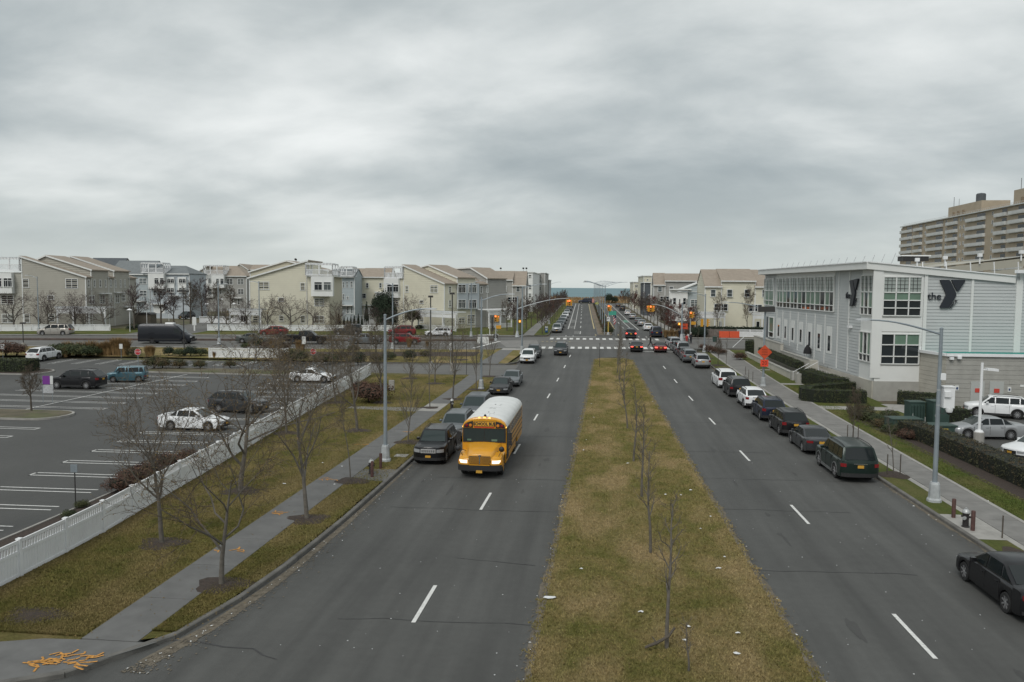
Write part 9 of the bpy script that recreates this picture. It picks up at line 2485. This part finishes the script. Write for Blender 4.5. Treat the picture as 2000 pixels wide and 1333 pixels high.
# ================================================================ PEOPLE
def person(label, loc, rz, coat, legs, hair, pose='walk', skin=(.32, .2, .14), h=1.74, z=None, hat=None):
 J = {'pel': (0, 0, .95), 'wst': (0, 0, 1.12), 'chs': (0, .01, 1.36), 'nck': (0, .01, 1.50), 'hd0': (0, .02, 1.58), 'hd1': (0, .03, 1.70),
   'shl': (-.19, 0, 1.42), 'shr': (.19, 0, 1.42), 'hpl': (-.09, 0, .92), 'hpr': (.09, 0, .92)}
 if pose == 'walk':
  J.update(ell=(-.25, .10, 1.16), hnl=(-.22, .26, 1.0), elr=(.26, -.12, 1.17), hnr=(.27, -.16, .93), knl=(-.10, -.06, .52), anl=(-.10, -.36, .16), tol=(-.10, -.27, .05), knr=(.10, .22, .52), anr=(.10, .30, .09), tor=(.10, .47, .06))
 else:
  J.update(ell=(-.25, -.02, 1.15), hnl=(-.24, .08, .92), elr=(.25, -.02, 1.15), hnr=(.24, .10, .95), knl=(-.10, .02, .50), anl=(-.10, -.02, .08), tol=(-.11, .14, .05), knr=(.10, .02, .50), anr=(.10, -.02, .08), tor=(.11, .14, .05))
 R = dict(pel=(.18, .15), wst=(.18, .15), chs=(.20, .16), nck=(.06, .06), hd0=(.085, .095), hd1=(.085, .10), shl=(.075, .075), shr=(.075, .075), hpl=(.095, .10), hpr=(.095, .10), ell=(.052, .052), elr=(.052, .052), hnl=(.038, .045), hnr=(.038, .045), knl=(.08, .085), knr=(.08, .085), anl=(.045, .05), anr=(.045, .05), tol=(.045, .04), tor=(.045, .04))
 E_ = [('pel', 'wst'), ('wst', 'chs'), ('chs', 'nck'), ('nck', 'hd0'), ('hd0', 'hd1'), ('chs', 'shl'), ('chs', 'shr'), ('shl', 'ell'), ('ell', 'hnl'), ('shr', 'elr'), ('elr', 'hnr'), ('pel', 'hpl'), ('pel', 'hpr'), ('hpl', 'knl'), ('knl', 'anl'), ('anl', 'tol'), ('hpr', 'knr'), ('knr', 'anr'), ('anr', 'tor')]
 ks = list(J); me = bpy.data.meshes.new('person'); me.from_pydata([J[k] for k in ks], [(ks.index(a), ks.index(b)) for a, b in E_], [])
 ob = bpy.data.objects.new('person', me); COL.objects.link(ob)
 md = ob.modifiers.new('skin', 'SKIN'); md.use_smooth_shade = True
 for i, k in enumerate(ks):
  me.skin_vertices[0].data[i].radius = R[k]; me.skin_vertices[0].data[i].use_root = (k == 'pel')
 sub = ob.modifiers.new('sub', 'SUBSURF'); sub.levels = 2; sub.render_levels = 2
 dg = bpy.context.evaluated_depsgraph_get()
 m2 = bpy.data.meshes.new_from_object(ob.evaluated_get(dg)); bpy.data.objects.remove(ob); m2.name = 'person'
 m2.materials.clear()
 for c in (coat, legs, mat('skin_tone', skin, .6), mat('shoe_dark', (.03, .03, .03), .6)): m2.materials.append(c)
 for p in m2.polygons:
  c = p.center
  p.material_index = 3 if c.z < .11 else (1 if c.z < .86 and abs(c.x) < .2 else (2 if c.z > 1.5 or (c.z < 1.03 and abs(c.x) > .19) else 0))
 z0 = gz(*loc) if z is None else z
 o = bpy.data.objects.new('person', m2); COL.objects.link(o); o.location = (loc[0], loc[1], z0); o.rotation_euler = (0, 0, rz); s_ = h / 1.8; o.scale = (s_,) * 3
 tag(o, label, 'person', 'pedestrians')
 mb = MB(); rings = []
 for zz, q in ((1.62, .8), (1.68, 1.02), (1.75, .95), (1.80, .6), (1.82, .1)):
  rings.append([(.105 * q * math.cos(a), .02 + .115 * q * math.sin(a), zz + (.03 * math.sin(a))) for a in [2 * PI * k / 10 for k in range(10)]])
 mb.loft(rings); mb.build('hat' if hat else 'hair', hat or hair, o, smooth=60)
 for s2 in (-1, 1):
  mb = MB(); mb.box((s2 * .033, .128, 1.665), (.022, .01, .012)); mb.build('eye', m_blk, o)
 mb = MB(); mb.prism([(-.014, .118, 1.62), (.014, .118, 1.62), (0, .118, 1.66)], (0, .03, 0)); mb.build('nose', m2.materials[2], o)
 mb = MB(); mb.bar((-.025, .118, 1.59), (.025, .118, 1.59), .01, .01); mb.build('mouth', mat('lip_tone', (.25, .1, .08), .6), o)
 return o
m_cb = mat('coat_black', (.012, .012, .014), .85); m_tb = mat('trousers_dark', (.016, .017, .022), .85); m_hair = mat('hair_dark', (.02, .015, .012), .7); m_cr = mat('coat_red', (.38, .04, .035), .8); m_cw = mat('coat_white', (.5, .5, .5), .8)
g_ = G(1270, 679); person('person in black coat walking across the near crosswalk', (g_.x, g_.y), -PI / 2, m_cb, m_tb, m_hair, 'walk', h=2.0)
g_ = G(1327, 662); person('person in dark clothes walking on the far right corner', (g_.x, g_.y), .3, m_tb, m_cb, m_hair, 'walk', h=1.8)
g_ = G(1341, 672); person('person in red standing at the near right corner', (g_.x, g_.y), 2.6, m_cr, m_cr, m_hair, 'stand', h=1.6)
g_ = G(1349, 672); person('person in dark coat and white cap beside the one in red', (g_.x, g_.y), 3.4, m_tb, m_tb, m_hair, 'stand', h=1.85, hat=m_cw)
g_ = G(1344, 671); person('person in white jacket between the red and dark figures', (g_.x, g_.y + .8), 3.0, m_cw, m_tb, m_hair, 'stand', h=1.7)
pt = tw.pt(tw.hit(1556, 690)[0], 0)
zt_ = z_m2 - 1.0 + .0
o = thing('covered_stand', 'dark draped cover over a legged stand on the hall terrace', 'covered stand', (pt.x + 1.2, pt.y, tw.hit(1556, 693)[1] - .1))
mb = MB(); rings = [[(r_ * math.cos(a) * (1 + .1 * math.sin(3 * a)), r_ * math.sin(a), z) for a in [2 * PI * k / 10 for k in range(10)]] for r_, z in ((.46, .22), (.44, .5), (.34, .85), (.12, 1.2), (.02, 1.27))]; mb.loft(rings); mb.build('cover', m_cb, o, smooth=50)
for a in range(4):
 mb = MB(); mb.tube([(.3 * math.cos(a * 1.57), .3 * math.sin(a * 1.57), -.1), (.28 * math.cos(a * 1.57), .28 * math.sin(a * 1.57), .3)], .025, 5); mb.build('leg', m_galv, o)
o = thing('terrace_table', 'dark picnic table at the far end of the terrace', 'table', (23.0, 118.5, 1.7)); mb = MB(); mb.box((0, 0, .75), (1.6, .9, .06)); mb.build('table_top', m_darkpole, o)
for s_ in (-1, 1):
 mb = MB(); mb.box((0, s_ * .75, .45), (1.6, .3, .05)); mb.build('bench', m_darkpole, o)
 mb = MB(); mb.bar((s_ * .6, -.7, 0), (s_ * .6, .7, .7), .06, .08); mb.bar((s_ * .6, .7, 0), (s_ * .6, -.7, .7), .06, .08); mb.build('leg', m_darkpole, o)
o = thing('garden_umbrella', 'white curved canopy behind the porch of the big cream house', 'canopy', (G(466, 640).x, G(466, 640).y, gz(-70, 145)))
mb = MB(); mb.loft([[(2.2 * math.cos(a), y, 1.5 + .9 * math.sin(a)) for a in [PI * k / 8 for k in range(9)]] for y in (-1, 1)], closed=False, cap=False); mb.build('canopy_sheet', m_white, o)
for s_ in (-1, 1):
 mb = MB(); mb.tube([(s_ * 2.15, 0, 0), (s_ * 2.15, 0, 1.6)], .04, 5); mb.build('post', m_white, o)
# ================================================================ LITTER, CRACKS, GUTTER DEBRIS
m_lit = mat('litter_white', (.62, .63, .63), .7, var=.15, vscale=20)
rr = random.Random(12)
spots = [(1074, 1168, 1.6), (1252, 1196, 1.0), (1403, 1111, 1.0), (1440, 1278, 1.0), (1441, 1238, .9), (1145, 860, .7), (1140, 880, .6), (1226, 906, .8), (1349, 958, .8), (1300, 967, .7), (1155, 790, .6), (1345, 1225, .8), (1330, 968, .5), (1368, 1034, .6), (1388, 1010, .5), (1135, 1112, .6), (1415, 1089, .5), (1275, 785, .6), (555, 946, 1.0), (668, 912, .8), (630, 905, .6), (653, 947, .6), (1930, 980, .5), (1785, 990, .5), (1160, 816, .5), (1338, 1252, .7)]
for k, (px, py, s_) in enumerate(spots):
 g_ = G(px, py, .13); mb = MB(); n = 7; pts = []
 for i in range(n):
  a = 2 * PI * i / n; q = rr.uniform(.5, 1.0) * .085 * s_ * (1.4 if k == 0 else 1); pts.append((q * 1.5 * math.cos(a), q * math.sin(a), rr.uniform(.0, .03)))
 mb.add([(0, 0, .05)] + pts, [(0, 1 + i, 1 + (i + 1) % n) for i in range(n)])
 mb.build('litter', m_lit, label='crumpled white scrap of litter on the grass' if k else 'clear crumpled plastic bag on the median edge', cat='litter', group='litter scraps' if k else None, loc=(g_.x, g_.y, gz(g_.x, g_.y) + .14))
m_crack = mat('crack_seal', (.045, .045, .046), .8, var=.3, vscale=6)
def crack(pts, w=.035, parent=None):
 mb = MB(); out = []
 for (a, b), (c, d) in zip(pts[:-1], pts[1:]):
  n = max(2, int(math.hypot(c - a, d - b) / .7))
  for i in range(n): out.append((a + (c - a) * i / n + rr.gauss(0, .035), b + (d - b) * i / n + rr.gauss(0, .05)))
 out.append(pts[-1])
 for (a, b), (c, d) in zip(out[:-1], out[1:]):
  dd = Vector((c - a, d - b));
  if dd.length < 1e-4: continue
  dd.normalize(); nn = Vector((-dd.y, dd.x)) * w * rr.uniform(.25, .7)
  mb.poly([(a - nn.x, b - nn.y, gz(a, b) + .009), (a + nn.x, b + nn.y, gz(a, b) + .009), (c + nn.x, d + nn.y, gz(c, d) + .009), (c - nn.x, d - nn.y, gz(c, d) + .009)])
 up_faces(mb); mb.build('crack', m_crack, parent or avenue)
for y in (23.0, 35.2, 41.2, 47.3, 53.5, 65, 77, 90): crack([(kerbL(y) + rr.uniform(1.0, 5), y), (medL(y) - .2, y + .25)])
for y in (29.0, 37, 43, 50, 61, 73, 88): crack([(medR(y) + .2, y), (kerbR(y) - rr.uniform(1, 5), y + .2)])
crack([(-12.0, 21.0), (-9.5, 20.6), (-8.6, 20.2)], .06); crack([(-5.2, 28.8), (-2.2, 28.4)], .04)
m_dust = mat('gutter_dust', (.13, .112, .085), .95, var=.3, vscale=4)
mbd = MB(); mbp = MB()
for _ in range(5200):
 y = 19 + 66 * rr.random() ** 1.6
 side = rr.random()
 if side < .55: x = interp([(19, -12.4), (21, -11.75), (24, -11.2), (28, -10.9), (40, -10.65), (90, -10.4)], y) + abs(rr.gauss(0, .35)) + .05
 elif side < .7: x = medL(y) - abs(rr.gauss(0, .15)) - .03
 elif side < .85: x = medR(y) + abs(rr.gauss(0, .15)) + .03
 else: x = kerbR(y) - abs(rr.gauss(0, .3)) - .03
 s_ = rr.uniform(.012, .05); a = rr.uniform(0, 6.28)
 pts = [(x + s_ * math.cos(a + k * 1.57) * (1 if k % 2 else .5), y + s_ * math.sin(a + k * 1.57), gz(x, y) + .012 + rr.uniform(0, .012)) for k in range(4)]
 (mbp if rr.random() < .05 else mbd).poly(pts)
for _ in range(200):
 x, y = rr.uniform(-10, 14), 18 + 30 * rr.random() ** 1.5
 if -1.9 < x < 6: continue
 s_ = rr.uniform(.01, .03); mbp.poly([(x - s_, y, .013), (x, y - s_, .013), (x + s_, y, .013), (x, y + s_, .013)])
up_faces(mbd); up_faces(mbp)
mbd.build('gutter_debris', m_dust, label='brown leaf litter and grit along the gutters', cat='debris', kind='stuff')
mbp.build('road_specks', m_lit, label='pale specks of grit and paper on the roadway', cat='debris', kind='stuff')
mb = strip_mb([(-12.25, 19.6), (-11.55, 22), (-11.0, 26), (-10.75, 32), (-10.58, 44)], [(-11.75, 19.4), (-11.1, 22), (-10.65, 26), (-10.5, 32), (-10.48, 44)], .007, 1.2); up_faces(mb); mb.build('gutter_strip', m_dust, avenue)
def ragged(fx, sgn, y0, y1, w, nm):
 mb = MB(); y = y0; prev = None
 while y < y1:
  a = fx(y); b = a + sgn * (w * (.6 + .5 * math.sin(y * .9) * math.sin(y * .37 + 1)) + rr.uniform(0, .10)); z = gz(a, y) + .008
  cur = ((a, y, z), (b, y, z))
  if prev: mb.poly([prev[0], prev[1], cur[1], cur[0]])
  prev = cur; y += .35
 up_faces(mb); mb.build(nm, m_dust, avenue)
ragged(lambda y: medL(y) + .05, -1, 16, 105, .16, 'soil_margin'); ragged(lambda y: medR(y) - .05, 1, 16, 105, .18, 'soil_margin'); ragged(lambda y: kerbR(y) + .02, -1, 22, 116, .20, 'soil_margin')
m_oil = asphalt_mat('oil_stain', (.052, .052, .05), .2)
for q_ in range(26):
 l_ = rr.random() < .5; y = rr.uniform(18, 80); x = (rr.choice((kerbL(y) + 1.6, dashL(y) + 1.7, dashL(y) - 1.6)) if l_ else rr.choice((kerbR(y) - 1.5, dashR(y) - 1.6, dashR(y) + 1.7))) + rr.gauss(0, .25)
 mb = MB(); n = 14; sx, sy = rr.uniform(.06, .18), rr.uniform(.2, .9); ph = rr.uniform(0, 6)
 mb.poly([(x + sx * (1 + .3 * math.sin(3 * a + ph)) * math.cos(a), y + sy * (1 + .25 * math.sin(4 * a + ph)) * math.sin(a), gz(x, y) + .0035 + q_ * .00018) for a in [2 * PI * k / n for k in range(n)]]); mb.build('oil_stain', m_oil, avenue)
mb = MB()
for _ in range(2500):
 r_ = rr.random()
 y = 20.5 + 50 * rr.random() ** 1.5
 x = rr.uniform(medL(y) + .2, medR(y) - .2) if r_ < .4 else rr.uniform(-19.5, -10.9)
 if SWL0 - .1 < x < SWL1 + .1 and rr.random() < .75: continue
 s_ = rr.uniform(.02, .05); a = rr.uniform(0, 3.14); z = gz(x, y) + .165
 mb.poly([(x + s_ * math.cos(a), y + s_ * math.sin(a), z), (x - s_ * .5 * math.sin(a), y + s_ * .5 * math.cos(a), z + .015), (x - s_ * math.cos(a), y - s_ * math.sin(a), z), (x + s_ * .5 * math.sin(a), y - s_ * .5 * math.cos(a), z + .01)])
up_faces(mb); mb.build('fallen_leaves', m_leaf_br, label='scattered brown fallen leaves on the grass', cat='leaves', kind='stuff')
